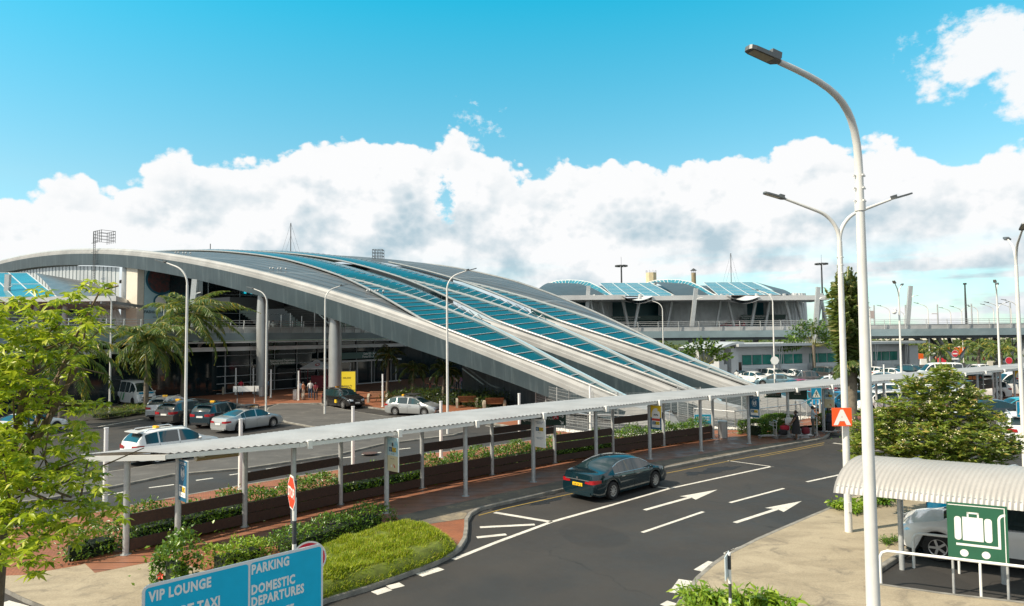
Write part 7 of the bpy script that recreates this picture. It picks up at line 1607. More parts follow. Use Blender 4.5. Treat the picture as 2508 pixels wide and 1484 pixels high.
p = g(357, 1000); palm('coconut_palm', 'coconut palm with drooping yellow-tipped fronds just by the minibus', (*p, 0), 6.0, 30, 4.9, 3, 'coconut palms', (.1, 0), (.25, 0, 0))
p = at(447, 965, 67); palm('coconut_palm', 'taller coconut palm with upswept crown standing before the banner board', (p.x, p.y, 0), 8.4, 30, 5.6, 8, 'coconut palms', (.6, 0), (.35, 0, .1))
p = at(150, 990, 50); palm('coconut_palm', 'dark coconut palm half behind the yellow-green tree', (p.x, p.y, 0), 5.6, 24, 5.2, 21, 'coconut palms', (.2, 0), (.3, 0, -.1), None)
for i, (px, py, Y, h, L, lab) in enumerate(((948, 967, 70, 4.4, 2.4, 'shaded feathery palm beside the arrivals doors'), (1010, 965, 68, 3.0, 2.2, 'second shaded palm in the dark planting under the beam'), (1085, 975, 62, 3.2, 2.0, 'third shaded palm nearest the lamp post, under the beam'))):
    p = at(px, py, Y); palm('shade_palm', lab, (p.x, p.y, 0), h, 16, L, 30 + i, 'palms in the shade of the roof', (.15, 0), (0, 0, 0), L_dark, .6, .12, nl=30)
for i, (px, Y, h, lab) in enumerate(((2300, 96, 3.6, 'bushy palm by the first viaduct pier'), (2395, 98, 4., 'spreading palm between the viaduct piers'), (2450, 92, 3.6, 'palm with bright fronds in front of the viaduct by the bikes'))):
    p = at(px, 880, Y); palm('viaduct_palm', lab, (p.x, p.y, 0), h, 18, 3.2, 50 + i, 'palms by the viaduct', (.2, 0), (0, 0, 0), None, .7, .16, (-.3, 1.2), 24)
# --- fan palms (one plane of paddles)
def fan_palm(name, lab, loc, rz, htr, n, Lp, Ls, seed, ang=80, tatter=0., m=None, w=.42, group='fan palms'):
    rng = np.random.default_rng(seed); t_ = thing(name, lab, 'palm tree', loc, rz, group); pad = MB(); st = MB(); VF = []
    for i in range(n):
        a = R(-ang + 2 * ang * i / (n - 1)) + rng.uniform(-.03, .03); d = np.array([math.sin(a), rng.normal() * .05, math.cos(a)]); b = np.array([0, 0, htr]); s0 = b + d * .15; s1 = b + d * Ls * (1 + rng.uniform(-.1, .1)); tip = s1 + (d + np.array([math.sin(a) * .25, 0, -.10 - .18 * abs(math.sin(a))])) * Lp
        st.tube([tuple(s0), tuple(s1), tuple(s1 * .5 + tip * .5), tuple(tip)], .03, 5, rs=[.06, .035, .02, .008])
        nn_ = np.array([0., 1., 0]); side = np.cross(d, nn_); side /= np.linalg.norm(side)
        tw = rng.uniform(-.7, .7); side = side * math.cos(tw) + nn_ * math.sin(tw); k = 26 if tatter else 18
        C, A, LL = [], [], []
        for q in range(k):
            f = (q + .3) / k; c = s1 * (1 - f) + tip * f; ww = w * math.sin(PI * min(1, .12 + f * .84)) * (1.1 if f < .9 else .8)
            for sg in (-1, 1): C.append(c); A.append(side * sg + d * .45 + np.array([0, 0, -tatter * rng.random()]) + rng.normal(size=3) * .12 * (1 + tatter)); LL.append(ww * (1 if not tatter else rng.uniform(.7, 1.25)))
        VF.append(leaves(C, np.array(LL), Lp / k * (2.6 if not tatter else 1.9), rng=rng, axis=np.array(A), jit=.02 + .1 * tatter, fold=.05))
    put('crown', np_mesh('crown', *join(VF), m or L_fan), t_); st.build('leaf_stalks', mat('stalk_yellow', (.25, .24, .06), .55, var=.3), t_, 60)
    c = MB(); c.tube([(0, 0, 0), (.05, 0, htr * .5), (0, 0, htr + .3)], .2, 12, rs=[.3, .22, .26]); c.build('trunk', palmbark, t_, 50); return t_
q = at(1722, 872, 79); fan_palm('fan_palm', 'fan palm with upright paddle leaves behind the last ramp', (q.x, q.y, 0), R(10), 2.3, 15, 2.3, 1.6, 1, 62, 0., L_hedge)
q = at(1991, 850, 92); fan_palm('fan_palm', 'fan palm with yellow stalks rising over the office roof', (q.x, q.y, 0), R(6), 4.3, 21, 2.8, 1.5, 2, 84, .12, L_hedge, .62)
q = at(1985, 905, 90.0)
q = g(2085, 1092); t_ = thing('windblown_palm', 'tall tattered palm blown edge-on between the two lamp posts', 'palm tree', (*q, 0)); parts = []; sp = MB(); rng = np.random.default_rng(77)
for i in range(46):
    zb_ = rng.uniform(4.0, 6.6); aw = R(75) + (PI if i % 2 else 0) + rng.normal() * .22; Lq = rng.uniform(2.6, 4.6) * (1 if zb_ < 5.6 else 1.05)
    P, vf = frond((rng.normal() * .12, rng.normal() * .12, zb_), aw, rng.uniform(1.28, 1.5), Lq, rng.uniform(.35, 1.1), rng, 52, .6, .11); parts.append(vf); sp.tube([tuple(p) for p in P[::2]], .03, 5)
for i in range(16):
    P, vf = frond((0, 0, rng.uniform(3.9, 4.6)), rng.uniform(0, 6.28), rng.uniform(-.4, .9), rng.uniform(1.0, 1.6), 1.6, rng, 26, .5, .08); parts.append(vf)
put('crown', np_mesh('crown', *join(parts), L_fan), t_); sp.build('leaf_stalks', mat('stalk_pale', (.30, .30, .12), .55, var=.3), t_, 60)
c = MB(); c.tube([(0, 0, 0), (.1, 0, 2.2), (0, 0, 4.6)], .3, 14, rs=[.34, .26, .42]); c.build('trunk', palmbark, t_, 50)
# --- travellers palm tucked behind the wing
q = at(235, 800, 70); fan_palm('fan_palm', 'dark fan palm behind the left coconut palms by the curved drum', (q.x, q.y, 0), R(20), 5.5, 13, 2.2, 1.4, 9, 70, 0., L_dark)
# --- hedges and shrubs
def hedge(name, lab, pts, wd, h, L, W, dens, m, seed, cat='hedge', lump=.12, base=ZK, group=None):
    rng = np.random.default_rng(seed); pts = [np.array(p, float) for p in pts]; t_ = thing(name, lab, cat, (*pts[0], base), 0, group); C, Nn = [], []; core = MB(); ex = (pts[1] - pts[0]) / np.linalg.norm(pts[1] - pts[0]) * wd * .3; fx = (pts[-1] - pts[-2]) / np.linalg.norm(pts[-1] - pts[-2]) * wd * .3
    for a, b in zip(pts, pts[1:]):
        d = b - a; ln = np.linalg.norm(d); d = d / ln; s = np.array([-d[1], d[0]]); n = int(ln * dens * (wd + 2 * h))
        t = rng.random(n) * ln; u = rng.random(n) * (wd + 2 * h); x = np.where(u < h, -wd / 2, np.where(u < h + wd, u - h - wd / 2, wd / 2)); z = np.where(u < h, u, np.where(u < h + wd, h, wd + 2 * h - u))
        ph = seed * 1.7; hh = 1 + lump * (np.sin(t * 2.1 + ph + a[0]) + .8 * np.sin(t * 4.7 + ph * 2) + .6 * rng.normal(size=n)); z = z * hh * (1 - .15 * (np.abs(x) / (wd / 2)) ** 4); x = x * (1 + lump * .6 * rng.normal(size=n))
        t = t + np.where(rng.random(n) < .12, rng.normal(size=n) * wd * .3, 0) * ((a is pts[0]) | (b is pts[-1])); xy = a + d * t[:, None] + s * x[:, None]; C.append(np.column_stack([xy, base + np.maximum(z, .03)])); nv = np.column_stack([s[0] * x / wd * 2, s[1] * x / wd * 2, .5 + 0 * x]); Nn.append(nv)
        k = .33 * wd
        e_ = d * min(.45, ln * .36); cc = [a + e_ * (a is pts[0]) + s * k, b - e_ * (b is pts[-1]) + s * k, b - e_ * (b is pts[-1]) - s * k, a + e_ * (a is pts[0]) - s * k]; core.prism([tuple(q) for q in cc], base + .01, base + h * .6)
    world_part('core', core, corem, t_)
    leafpart('foliage', leaves(np.concatenate(C), L, W, rng=rng, axis=np.concatenate(Nn), jit=.7, fold=.2), m, t_); return t_
hl = offset_line(FAR, -.62)
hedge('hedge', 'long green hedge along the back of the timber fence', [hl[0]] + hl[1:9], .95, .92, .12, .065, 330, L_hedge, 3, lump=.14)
hedge('shrub', 'low dark shrubs between the tree and the first canopy post', [g(140, 1375, ZK), g(215, 1362, ZK), g(292, 1338, ZK)], .8, .62, .13, .06, 260, L_hedge, 4, 'shrub', .2)
hedge('shrub', 'hibiscus bush with a red flower behind the big blue sign', [g(395, 1445, ZK), g(465, 1425, ZK)], 1.1, .95, .12, .08, 620, L_hedge, 5, 'shrub', .16)
q = at(394, 1409, 16.9); c = MB()
for k in range(5): a = k * 2 * PI / 5; c.face([q, q + Vector((.07 * math.cos(a), -.03, .07 * math.sin(a))), q + Vector((.09 * math.cos(a + .4), -.05, .09 * math.sin(a + .4))), q + Vector((.07 * math.cos(a + .8), -.03, .07 * math.sin(a + .8)))])
o = c.build('flower', mat('hibiscus_red', (.75, .06, .03), .5)); o.parent = bpy.data.objects['shrub.001']; o.location = -Vector(o.parent.location)
hedge('shrub', 'bright lime-leaved shrub row above the big blue sign', [g(515, 1405, ZK), g(580, 1382, ZK), g(650, 1362, ZK)], .75, .55, .12, .055, 420, L_lime, 6, 'shrub', .12)
hedge('shrub', 'dark shrub row between the deck and the grass mound', [g(660, 1365, ZK), g(760, 1335, ZK), g(860, 1302, ZK), g(948, 1278, ZK)], .85, .55, .11, .05, 380, L_hedge, 7, 'shrub', .14)
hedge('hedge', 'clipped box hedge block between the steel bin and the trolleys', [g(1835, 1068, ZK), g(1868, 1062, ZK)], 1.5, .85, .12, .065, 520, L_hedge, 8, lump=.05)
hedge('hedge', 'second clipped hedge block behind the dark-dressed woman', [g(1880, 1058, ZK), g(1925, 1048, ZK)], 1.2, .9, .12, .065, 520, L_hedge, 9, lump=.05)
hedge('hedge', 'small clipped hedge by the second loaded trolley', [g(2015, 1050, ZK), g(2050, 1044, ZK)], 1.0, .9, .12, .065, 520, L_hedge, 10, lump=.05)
hedge('hedge', 'grassy planting strip in front of the minibus', [g(225, 1030, 0), g(300, 1020, 0), g(362, 1010, 0)], 1.5, .45, .35, .03, 120, L_palm, 11, lump=.2)
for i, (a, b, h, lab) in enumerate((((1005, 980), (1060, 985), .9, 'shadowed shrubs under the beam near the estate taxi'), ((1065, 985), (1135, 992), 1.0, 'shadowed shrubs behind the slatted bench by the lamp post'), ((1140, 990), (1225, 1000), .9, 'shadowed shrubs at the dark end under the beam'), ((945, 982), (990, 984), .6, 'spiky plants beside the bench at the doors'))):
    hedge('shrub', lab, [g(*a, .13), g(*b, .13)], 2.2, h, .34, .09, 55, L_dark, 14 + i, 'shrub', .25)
def clump(name, lab, centres, n, L, W, m, seed, cat='plant', base=ZK, group=None):
    rng = np.random.default_rng(seed); t_ = thing(name, lab, cat, (*centres[0], base), 0, group); VF = []
    for cx, cy in centres:
        a = rng.uniform(0, 6.28, n); e = rng.uniform(.45, 1.3, n); A = np.stack([np.cos(a) * np.cos(e), np.sin(a) * np.cos(e), np.sin(e)], 1); C = np.column_stack([cx + rng.normal(size=n) * .07, cy + rng.normal(size=n) * .07, np.full(n, base)])
        VF.append(leaves(C, L * rng.uniform(.7, 1.1, n), W, rng=rng, axis=A, jit=.08, fold=.2))
        tips = C + A * (L * .8); A2 = A + np.array([0, 0, -.9]); VF.append(leaves(tips, L * .55, W * .9, rng=rng, axis=A2, jit=.1, fold=.1))
    leafpart('foliage', join(VF), m, t_); return t_
ag = [g(x, y, ZK) for x, y in ((1690, 1478), (1715, 1484), (1745, 1480), (1775, 1488), (1805, 1484), (1835, 1492), (1865, 1490), (1895, 1498), (1925, 1504), (1700, 1520), (1760, 1525), (1830, 1530))]
clump('agapanthus', 'bright strap-leaved plants along the bottom kerb by the edge-on sign', ag, 44, .46, .085, L_lime, 3)
clump('agapanthus', 'strap-leaved clump at the foot of the double lamp post', [g(x, y, ZK) for x, y in ((2052, 1246), (2075, 1240), (2100, 1248), (2120, 1238), (2090, 1256))], 44, .36, .085, L_lime, 4)
clump('agapanthus', 'strap-leaved clump between the lamp posts and the shelter', [g(x, y, ZK) for x, y in ((2150, 1228), (2175, 1222), (2200, 1218), (2165, 1236), (2130, 1230))], 44, .36, .085, L_hedge, 5)
clump('agapanthus', 'small strap plants in the soil pocket by the shelter post', [g(x, y, ZK) for x, y in ((2170, 1332), (2185, 1326))], 30, .25, .04, L_hedge, 6)
hedge('shrub', 'low leafy plants round the foot of the wind-blown palm', [g(2095, 1092, ZK), g(2180, 1088, ZK)], 1.6, .5, .16, .07, 200, L_hedge, 21, 'shrub', .25)
# grass mound in the kerbed nose
mp = [g(x, y, ZK) for x, y in ((560, 1470), (690, 1392), (800, 1347), (900, 1310), (985, 1288), (1050, 1297), (1095, 1320), (1116, 1342), (1090, 1363), (1045, 1382), (985, 1404), (895, 1434), (795, 1464), (690, 1510))]
MC = np.mean(np.array(mp), 0)
def in_poly(x, y, P):
    c = np.zeros(len(x), bool); j = len(P) - 1
    for i in range(len(P)):
        xi, yi = P[i]; xj, yj = P[j]; c ^= ((yi > y) != (yj > y)) & (x < (xj - xi) * (y - yi) / (yj - yi + 1e-12) + xi); j = i
    return c
def edge_d(x, y, P):
    d = np.full(len(x), 9.)
    for i in range(len(P)):
        a, b = np.array(P[i - 1]), np.array(P[i]); v = b - a; t = np.clip(((x - a[0]) * v[0] + (y - a[1]) * v[1]) / (v @ v), 0, 1); d = np.minimum(d, np.hypot(x - a[0] - v[0] * t, y - a[1] - v[1] * t))
    return d
lo, hi_ = np.min(np.array(mp), 0), np.max(np.array(mp), 0)
x = RG.uniform(lo[0], hi_[0], 90000); y = RG.uniform(lo[1], hi_[1], 90000); k = in_poly(x, y, mp); x, y = x[k][:42000], y[k][:42000]; ed_ = edge_d(x, y, mp); z = ZK + .32 * np.clip(ed_ / .5, 0, 1) ** .6 * (1 + .3 * np.sin(x * 2.3 + .7 * y) * np.sin(y * 1.9) + .22 * np.sin(x * 6.1) * np.sin(y * 5.3 + x))
A = np.column_stack([RG.normal(size=len(x)) * .6, RG.normal(size=len(x)) * .6, np.full(len(x), 1.)])
gm2 = put('grass', np_mesh('grass', *leaves(np.column_stack([x, y, z - .04]), .15, .026, rng=RG, axis=A, jit=.3, fold=.1), L_grass)); tag(gm2, 'bright yellow-green grass filling the kerbed nose of the pavement', 'grass', None, 'stuff')
c = MB(); n = len(mp); ins = [tuple(np.array(p) * .80 + MC * .20) for p in mp]; mid_ = [tuple(np.array(p) * .93 + MC * .07) for p in mp]
c.grid([[(*p, ZK) for p in mp + mp[:1]], [(*p, ZK + .2) for p in mid_ + mid_[:1]], [(*p, ZK + .29) for p in ins + ins[:1]]]); c.face([(*p, ZK + .29) for p in ins]); struct('soil_mound', c, mat('grass_soil', (.13, .17, .02), .95, var=.5, vs=3.), 60)
# verge and woodland beyond the viaduct
c = MB(); c.face([(*g(px, py), .012) for px, py in ((2270, 893), (2360, 893), (2520, 880), (2520, 866), (2400, 868), (2290, 872))]); struct('grass_verge', c, mat('verge_green', (.07, .12, .02), .95, var=.4, vs=1.5, fine=.2))
n = 16000; x = RG.uniform(20, 210, n); yy = RG.uniform(172, 200, n); hgt_ = 3.2 + 1.6 * np.sin(x * .21) + 1.0 * np.sin(x * .53 + 1); z = RG.random(n) ** .7 * hgt_
tag(put('woodland', np_mesh('woodland', *leaves(np.column_stack([x, yy, z]), 1.1, .55, rng=RG), leafmat('leaf_distant', (.035, .07, .018), (.10, .15, .04), (.2, .22, .08), .6, .2))), 'line of scrubby trees far beyond the viaduct', 'trees', None, 'stuff')
# ------------------------------------------------------------------ people
skin_d = mat('skin_brown', (.16, .085, .05), .55); hairm = mat('hair_black', (.012, .010, .010), .6)
CL = {k: mat('cloth_' + k, v, .85, var=.15, vs=14.) for k, v in dict(red=(.42, .02, .04), jeans=(.05, .10, .17), orange=(.70, .30, .16), cream=(.62, .58, .50), white=(.68, .68, .67), maroon=(.16, .012, .025), darkblue=(.02, .03, .05), black=(.016, .016, .02), grey=(.12, .12, .125), paleblue=(.42, .52, .60), violet=(.42, .20, .45), khaki=(.09, .085, .075), salmon=(.40, .12, .09)).items()}
shoe = mat('shoe_dark', (.03, .025, .022), .6)
def person(label, loc, rz, top, legs, hh=1.72, arms=((.30, .06, .78), (.30, .06, .78)), female=False, sit=False, stride=0., group='people', sleeve=.5, dress=None, bare_feet=False):
    k = hh / 1.72; t_ = thing('person', label, 'person', loc, rz, group)
    J, E, Lb = {}, [], []
    def j(n, p, r): J[n] = (Vector(p) * k, r * k)
    sw = .185 if female else .205; hwid = .105
    j('pel', (0, 0, .95), .135 if not female else .145); j('waist', (0, 0, 1.10), .125 if not female else .115); j('chest', (.01, 0, 1.30), .145 if not female else .13); j('neckb', (0, 0, 1.46), .075); j('neck', (.01, 0, 1.52), .055); j('head', (.025, 0, 1.60), .088); j('crown', (.015, 0, 1.68), .070); j('nose', (.125, 0, 1.60), .012)
    for s, nm in ((1, 'l'), (-1, 'r')):
        st = stride * s
        if sit: j('hip' + nm, (.02, s * hwid, .92), .10); j('knee' + nm, (.44, s * .12, .92), .072); j('ank' + nm, (.46, s * .12, .50), .048); j('toe' + nm, (.62, s * .13, .47), .035)
        else: j('hip' + nm, (0, s * hwid, .90), .105); j('knee' + nm, (.02 + st * .5, s * (hwid + .01), .50), .068); j('ank' + nm, (-.02 + st, s * (hwid + .015), .09), .046); j('toe' + nm, (.14 + st, s * (hwid + .035), .04), .035)
        h = arms[0 if s > 0 else 1]; sh_ = Vector((0, s * sw, 1.42)); hd = Vector((h[1], s * h[0], h[2])); el = (sh_ + hd) / 2; gap = .59 - (hd - sh_).length
        el += Vector((-.5 if h[1] > .12 else -.2, s * .8, -.25)).normalized() * max(.01, gap * .55)
        j('sho' + nm, sh_, .062); j('elb' + nm, el, .044); j('wri' + nm, hd, .030)
        dd_ = (hd - el).normalized(); j('palm' + nm, hd + dd_ * .06, .030); pd_ = dd_.cross(Vector((0, s, .3))).normalized()
        for q, (o, l) in enumerate(((-.027, .075), (-.009, .088), (.009, .082), (.027, .065))):
            b = hd + dd_ * .085 + pd_ * o; j('f%d%s' % (q, nm), b, .009); m2 = b + (dd_ * .8 + Vector((.3, -s * .3, 0))) * l * .55; j('g%d%s' % (q, nm), m2, .008); j('t%d%s' % (q, nm), m2 + (dd_ * .6 + Vector((.4, -s * .4, 0))) * l * .45, .007)
        b = hd + dd_ * .03 + pd_ * .03; j('th' + nm, b + pd_ * .02, .010); j('tt' + nm, b + pd_ * .045 + dd_ * .03, .008)
    def e(a, b, l): E.append((a, b)); Lb.append(l)
    e('pel', 'waist', 'top'); e('waist', 'chest', 'top'); e('chest', 'neckb', 'top'); e('neckb', 'neck', 'skin'); e('neck', 'head', 'skin'); e('head', 'crown', 'skin'); e('head', 'nose', 'skin')
    for nm in 'lr':
        e('pel', 'hip' + nm, 'legs'); e('hip' + nm, 'knee' + nm, 'legs'); e('knee' + nm, 'ank' + nm, 'shin'); e('ank' + nm, 'toe' + nm, 'shoe'); e('chest', 'sho' + nm, 'top'); e('sho' + nm, 'elb' + nm, 'uarm'); e('elb' + nm, 'wri' + nm, 'farm'); e('wri' + nm, 'palm' + nm, 'skin')
        for q in range(4): e('palm' + nm, 'f%d%s' % (q, nm), 'skin'); e('f%d%s' % (q, nm), 'g%d%s' % (q, nm), 'skin'); e('g%d%s' % (q, nm), 't%d%s' % (q, nm), 'skin')
        e('wri' + nm, 'th' + nm, 'skin'); e('th' + nm, 'tt' + nm, 'skin')
    names = list(J); me = bpy.data.meshes.new('person_body'); me.from_pydata([J[n][0] for n in names], [(names.index(a), names.index(b)) for a, b in E], []); o = bpy.data.objects.new('person_body', me); COL.objects.link(o)
    bq = bmesh.new(); bq.from_mesh(me); bq.verts.layers.skin.verify(); bq.to_mesh(me); bq.free()
    md = o.modifiers.new('s', 'SKIN'); md.use_smooth_shade = True
    for i, n in enumerate(names): me.skin_vertices[0].data[i].radius = (J[n][1],) * 2; me.skin_vertices[0].data[i].use_root = n == 'pel'
    sb = o.modifiers.new('d', 'SUBSURF'); sb.levels = sb.render_levels = 1
    dg = bpy.context.evaluated_depsgraph_get(); dg.update(); bm_ = bpy.data.meshes.new_from_object(o.evaluated_get(dg)); bpy.data.objects.remove(o); bpy.data.meshes.remove(me)
    ms = [CL[top], CL[legs], skin_d, shoe]; bm_.materials.clear()
    for m_ in ms: bm_.materials.append(m_)
    A = np.array([J[a][0] for a, b in E]); B = np.array([J[b][0] for a, b in E]); ra = np.array([J[a][1] for a, b in E])
    for p in bm_.polygons:
        c = np.array(p.center); v = B - A; t = np.clip(((c - A) * v).sum(1) / ((v * v).sum(1) + 1e-9), 0, 1); d = np.linalg.norm(c - A - v * t[:, None], axis=1) - ra * .9; i = int(np.argmin(d)); l = Lb[i]
        if l == 'top' and c[2] < .97 * k and not sit: l = 'legs'
        p.material_index = {'top': 0, 'legs': 1, 'skin': 2, 'shoe': 3, 'shin': 1 if not dress else 2, 'uarm': 0 if t[i] < sleeve * 1.6 and sleeve else 2, 'farm': 2 if sleeve < .9 else 0}[l]
        if l == 'shoe' and bare_feet: p.material_index = 3
    put('body', bm_, t_)
    c = MB(); hc = J['head'][0]; bm2 = bmesh.new(); bmesh.ops.create_icosphere(bm2, subdivisions=2, radius=.108 * k)
    c.raw([(v.co.x * 1.0 + hc.x - .018 * k, v.co.y * .95, v.co.z * 1.1 + hc.z + .035 * k) for v in bm2.verts], [[v.index for v in f.verts] for f in bm2.faces if not (f.calc_center_median().x > .035 * k and f.calc_center_median().z < .05 * k) and f.calc_center_median().z > -.06 * k]); bm2.free()
    if female: c.ico((hc.x - .10 * k, 0, hc.z + .03 * k), .06 * k, 1)
    c.build('hair', hairm, t_, 180)
    for s in (1, -1): c = MB(); c.ico((hc.x + .082 * k, s * .032 * k, hc.z + .02 * k), .010 * k, 1); c.build('eye', hairm, t_)
    c = MB(); c.box((hc.x + .086 * k, 0, hc.z - .045 * k), (.012, .045, .008)); c.build('mouth', mat('lip', (.16, .05, .045), .5), t_)
    if dress:
        c = MB(); P = []; n = 24
        for z, rx, ry in ((1.44, .12, .17), (1.30, .165, .19), (1.12, .165, .19), (.98, .19, .21), (.75, .22, .25), (.52, .25, .28), (.38, .27, .30)): P.append([(rx * k * math.cos(2 * PI * i / n) + .0, ry * k * math.sin(2 * PI * i / n), z * k + .012 * math.sin(5 * 2 * PI * i / n) * (1.44 - z)) for i in range(n)])
        c.grid(P, 0, True); c.build('dress', CL[dress], t_, 180)
    return t_
G3 = lambda x, y, z: (*g(x, y, z), z)
person('person in a long dark sleeveless dress bending over a luggage trolley', G3(1950, 1077, ZK), R(165), 'black', 'black', 1.66, ((.18, .30, .95), (.2, .25, 1.0)), True, dress='black', sleeve=0.)
person('person in a pale short-sleeved shirt and dark trousers by the crossing sign', G3(1991, 1067, ZK), R(-15), 'paleblue', 'khaki', 1.74, ((.16, .34, 1.08), (.14, .34, 1.08)), stride=.06)
person('person in a red top and jeans walking in the shade with a pale bag', G3(590, 968, ZK), R(120), 'red', 'jeans', 1.66, female=True, stride=.14, group='people at the doors'); 
q = G3(590, 968, ZK); c = MB(); c.ico((q[0] + .32, q[1] - .1, .85), .16, 2, 0, (.7, .5, 1.)); c.tube([(q[0] + .32, q[1] - .1, .95), (q[0] + .28, q[1] - .05, 1.4)], .012, 5); tag(c.build('shoulder_bag', CL['cream'], None, 60), 'pale bag carried by the person in the red top', 'bag')
person('person in a peach shirt and cream trousers standing in conversation', G3(742, 979, ZK), R(-15), 'orange', 'cream', 1.74, ((.12, .24, 1.08), (.3, .06, .8)), group='people at the doors')
person('person in a white shirt and jeans facing the car lane', G3(760, 976, ZK), R(-75), 'white', 'jeans', 1.80, ((.28, .08, .85), (.28, .08, .85)), group='people at the doors', stride=.05)
person('person in a dark red shirt with hands clasped behind the back', G3(773, 980, ZK), R(100), 'maroon', 'darkblue', 1.70, ((.08, -.17, .92), (.08, -.17, .92)), group='people at the doors')
person('person in pale blue half hidden behind the peach shirt', G3(735, 975, ZK), R(-60), 'paleblue', 'grey', 1.70, group='people at the doors')
person('person in blue mostly hidden by the big steel column', G3(657, 970, ZK), R(200), 'jeans', 'black', 1.72, group='people at the doors')
person('person in a grey top behind the notice cabinet', G3(811, 966, ZK), R(-30), 'salmon', 'black', 1.70, group='people at the doors')
q = TS(24.5, 43, .13); person('person in a white shirt seen from behind in the shade under the beam', at(1120, 962, 77).xy.to_tuple() + (.13,), R(100), 'cream', 'darkblue', 1.74, group='people under the beam')
person('person in a violet shirt beside the white-shirted one under the beam', at(1133, 960, 77).xy.to_tuple() + (.13,), R(110), 'violet', 'jeans', 1.78, group='people under the beam', sleeve=1.)
person('person in a salmon shirt sitting low in the dark planting', at(1053, 975, 70).xy.to_tuple() + (-.2,), R(200), 'salmon', 'black', 1.70, sit=True, group='people under the beam')
person('person in a white shirt at the office doorway', at(1804, 934, 84).xy.to_tuple() + (0.,), R(80), 'white', 'darkblue', 1.74)
person('person in an orange vest working by the red barrier', G3(2292, 893, 0), R(-60), 'orange', 'darkblue', 1.70)
for i, (u, lab) in enumerate(((4.2, 'person seated-height in white behind the upper railing by the column'), (12.5, 'person in salmon behind the upper railing'), (5.1, 'person in grey near the white one on the upper deck'))): q = TS(u, 48.3, 6.75); person(lab, (q.x, q.y, 6.55), R(-50), ('white', 'salmon', 'grey')[i], 'black', 1.65, group='people on the upper deck')
# ------------------------------------------------------------------ luggage trolleys
def trolley(label, loc, rz):
    t_ = thing('luggage_trolley', label, 'trolley', loc, rz, 'luggage trolleys'); c = MB()
    for s in (1, -1):
        c.tube([(-.42, s * .27, .18), (-.42, s * .27, 1.0)], .018, 6); c.tube([(-.42, s * .27, .2), (.5, s * .2, .16)], .018, 6)
    c.tube([(-.46, -.3, 1.02), (-.46, .3, 1.02)], .024, 8); c.tube([(-.42, -.27, .55), (-.42, .27, .55)], .014, 6)
    for k in range(7): c.tube([(-.42, -.24 + k * .08, .2), (-.42, -.24 + k * .08, .55)], .008, 5)
    for k in range(5): c.tube([(-.4, -.2 + k * .1, .19), (.48, -.16 + k * .08, .165)], .01, 5)
    for z in (.78, .95): c.tube([(-.42, -.27, z), (-.18, -.25, z), (-.18, .25, z), (-.42, .27, z)], .01, 5)
    for k in range(6): c.tube([(-.18, -.25 + k * .1, .78), (-.18, -.25 + k * .1, .95)], .007, 5)
    c.build('frame', steel, t_, 60)
    for x, y in ((-.4, .26), (-.4, -.26), (.45, 0)):
        c = MB(); n = 12; c.grid([[(.085 * f * math.cos(2 * PI * k / n) + x, y + yy, .085 * f * math.sin(2 * PI * k / n) + .085) for f, yy in ((.4, -.02), (1, -.02), (1, .02), (.4, .02))] for k in range(n + 1)]); c.build('wheel', mat('grey_wheel', (.15, .15, .15), .6), t_, 40)
    return t_
t0_ = trolley('empty luggage trolley standing by a walkway column', G3(1880, 1074, ZK), R(178))
dup(t0_, 'luggage trolley loaded with a red bag and white sack beside the woman in black', G3(1925, 1073, ZK), R(170), 'luggage trolleys'); dup(t0_, 'luggage trolley with a dark rucksack behind the orange letter sign', G3(2036, 1062, ZK), R(185), 'luggage trolleys'); dup(t0_, 'luggage trolley with a dark holdall to the far side of the woman in black', G3(1968, 1072, ZK), R(10), 'luggage trolleys')
def bag(name, lab, px, Y, z, sc, m, strap=True):
    q = at(*px, Y); c = MB(); c.ico((0, 0, 0), 1., 3)
    c.v = [tuple(.27 * s * math.copysign(abs(v) ** .55, v) for v, s in zip(p, sc)) for p in c.v]; t_ = thing(name, lab, 'bag', (q.x, q.y, z)); c.build('body', m, t_, 180)
    c = MB(); c.tube([(-.12, 0, .24 * sc[2]), (-.08, 0, .34 * sc[2] + .05), (.08, 0, .34 * sc[2] + .05), (.12, 0, .24 * sc[2])], .012, 5); c.build('handle', m, t_, 60)
Yt = G3(1925, 1073, ZK)[1]
bag('holdall', 'red and yellow holdall on the loaded trolley', (1921, 1041), Yt - .1, ZK + .62, (.95, .6, .55), CL['red']); bag('sack', 'white carrier sack on the loaded trolley', (1930, 1028), Yt + .15, ZK + .95, (.7, .4, .9), CL['white']); bag('pack', 'black pack hanging low on the loaded trolley', (1916, 1050), Yt - .15, ZK + .38, (.9, .7, .6), CL['black'])
bag('holdall', 'dark maroon holdall beyond the woman in black', (1972, 1048), G3(1968, 1072, ZK)[1], ZK + .42, (.8, .7, .75), CL['maroon'])
Yt = G3(2036, 1062, ZK)[1]; bag('rucksack', 'tall dark rucksack stacked on the trolley behind the letter sign', (2031, 1020), Yt, ZK + .95, (.7, .6, 1.1), CL['darkblue']); bag('suitcase', 'black case at the base of the trolley behind the letter sign', (2033, 1042), Yt, ZK + .42, (.7, .7, .95), CL['black'])
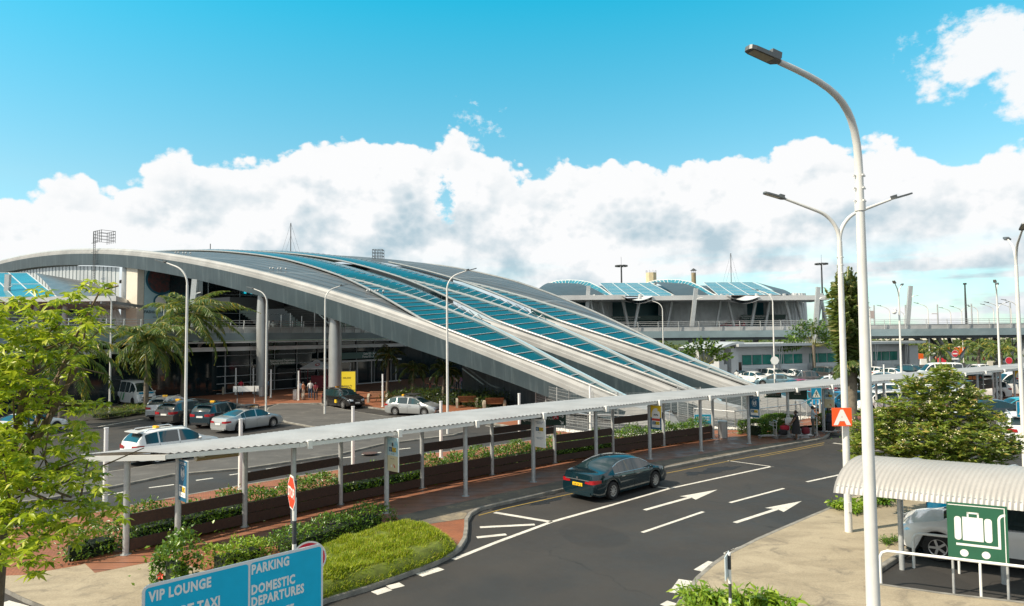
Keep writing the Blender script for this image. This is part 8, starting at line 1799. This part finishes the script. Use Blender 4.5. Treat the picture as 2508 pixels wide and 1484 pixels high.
# ------------------------------------------------------------------ benches
endm = mat('bench_stone', (.42, .38, .30), .85, var=.2, vs=2.); slat = mat('bench_slat', (.26, .11, .05), .55, var=.3, vs=5.)
def bench(lab, loc, rz):
    t_ = thing('bench', lab, 'bench', loc, rz, 'benches by the terminal')
    for x in (-.85, .85):
        c = MB(); pts = [(-.55, 0), (-.42, 0), (-.38, .22), (-.2, .36), (.0, .36), (.18, .22), (.22, 0), (.40, 0), (.42, .5), (.36, .72), (.15, .78), (-.25, .62), (-.52, .5)]
        k0 = [(x - .1, a, b) for a, b in pts]; k1 = [(x + .1, a, b) for a, b in pts]; c.face(list(reversed(k0))); c.face(k1)
        for i in range(len(pts)): jn = (i + 1) % len(pts); c.face([k0[i], k0[jn], k1[jn], k1[i]])
        c.build('end_block', endm, t_)
    c = MB()
    for k in range(5): c.box((0, -.38 + k * .11, .45), (1.55, .09, .04))
    c.build('seat', slat, t_); c = MB()
    for k in range(4): c.box((0, .2 + k * .035, .56 + k * .12), (1.55, .03, .1), 0, 0, R(-16))
    c.build('backrest', slat, t_); return t_
b0_ = bench('timber-slatted bench with stone ends beside the bollard light by the doors', G3(925, 984, .13), R(5))
for p, lab, rz in (((1143, 997), 'slatted bench with stone ends left of the lamp post, before the dark shrubs', 185), ((1210, 1002), 'slatted bench half hidden behind the canopy roof', 188), ((526, 966), 'dim bench with stone ends in the hall shade', 20), ((381, 973), 'dim bench behind the coconut palm trunk', 20)): dup(b0_, lab.replace('left of', 'just west of'), G3(*p, .13), R(rz), 'benches by the terminal')
p = G3(400, 972, .13); c = MB(); c.box((0, 0, .55), (1.4, 1.2, 1.1)); o = c.build('planter', conc, None, None, p); tag(o, 'square concrete planter at the foot of the splayed struts', 'planter')
st_ = thing('splayed_strut', 'group of splayed grey struts carrying the upper deck behind the palms', 'support', (p[0], p[1] + .2, 1.2))
for k, (dx_, dy_) in enumerate(((-3.2, 1.), (-1.1, 2.), (1.4, 2.), (3.6, 1.))): c = MB(); c.tube([(p[0], p[1] + .1, 1.1), (p[0] + dx_, p[1] + dy_, 6.0)], .26, 10); world_part('strut', c, galv, st_, 60)
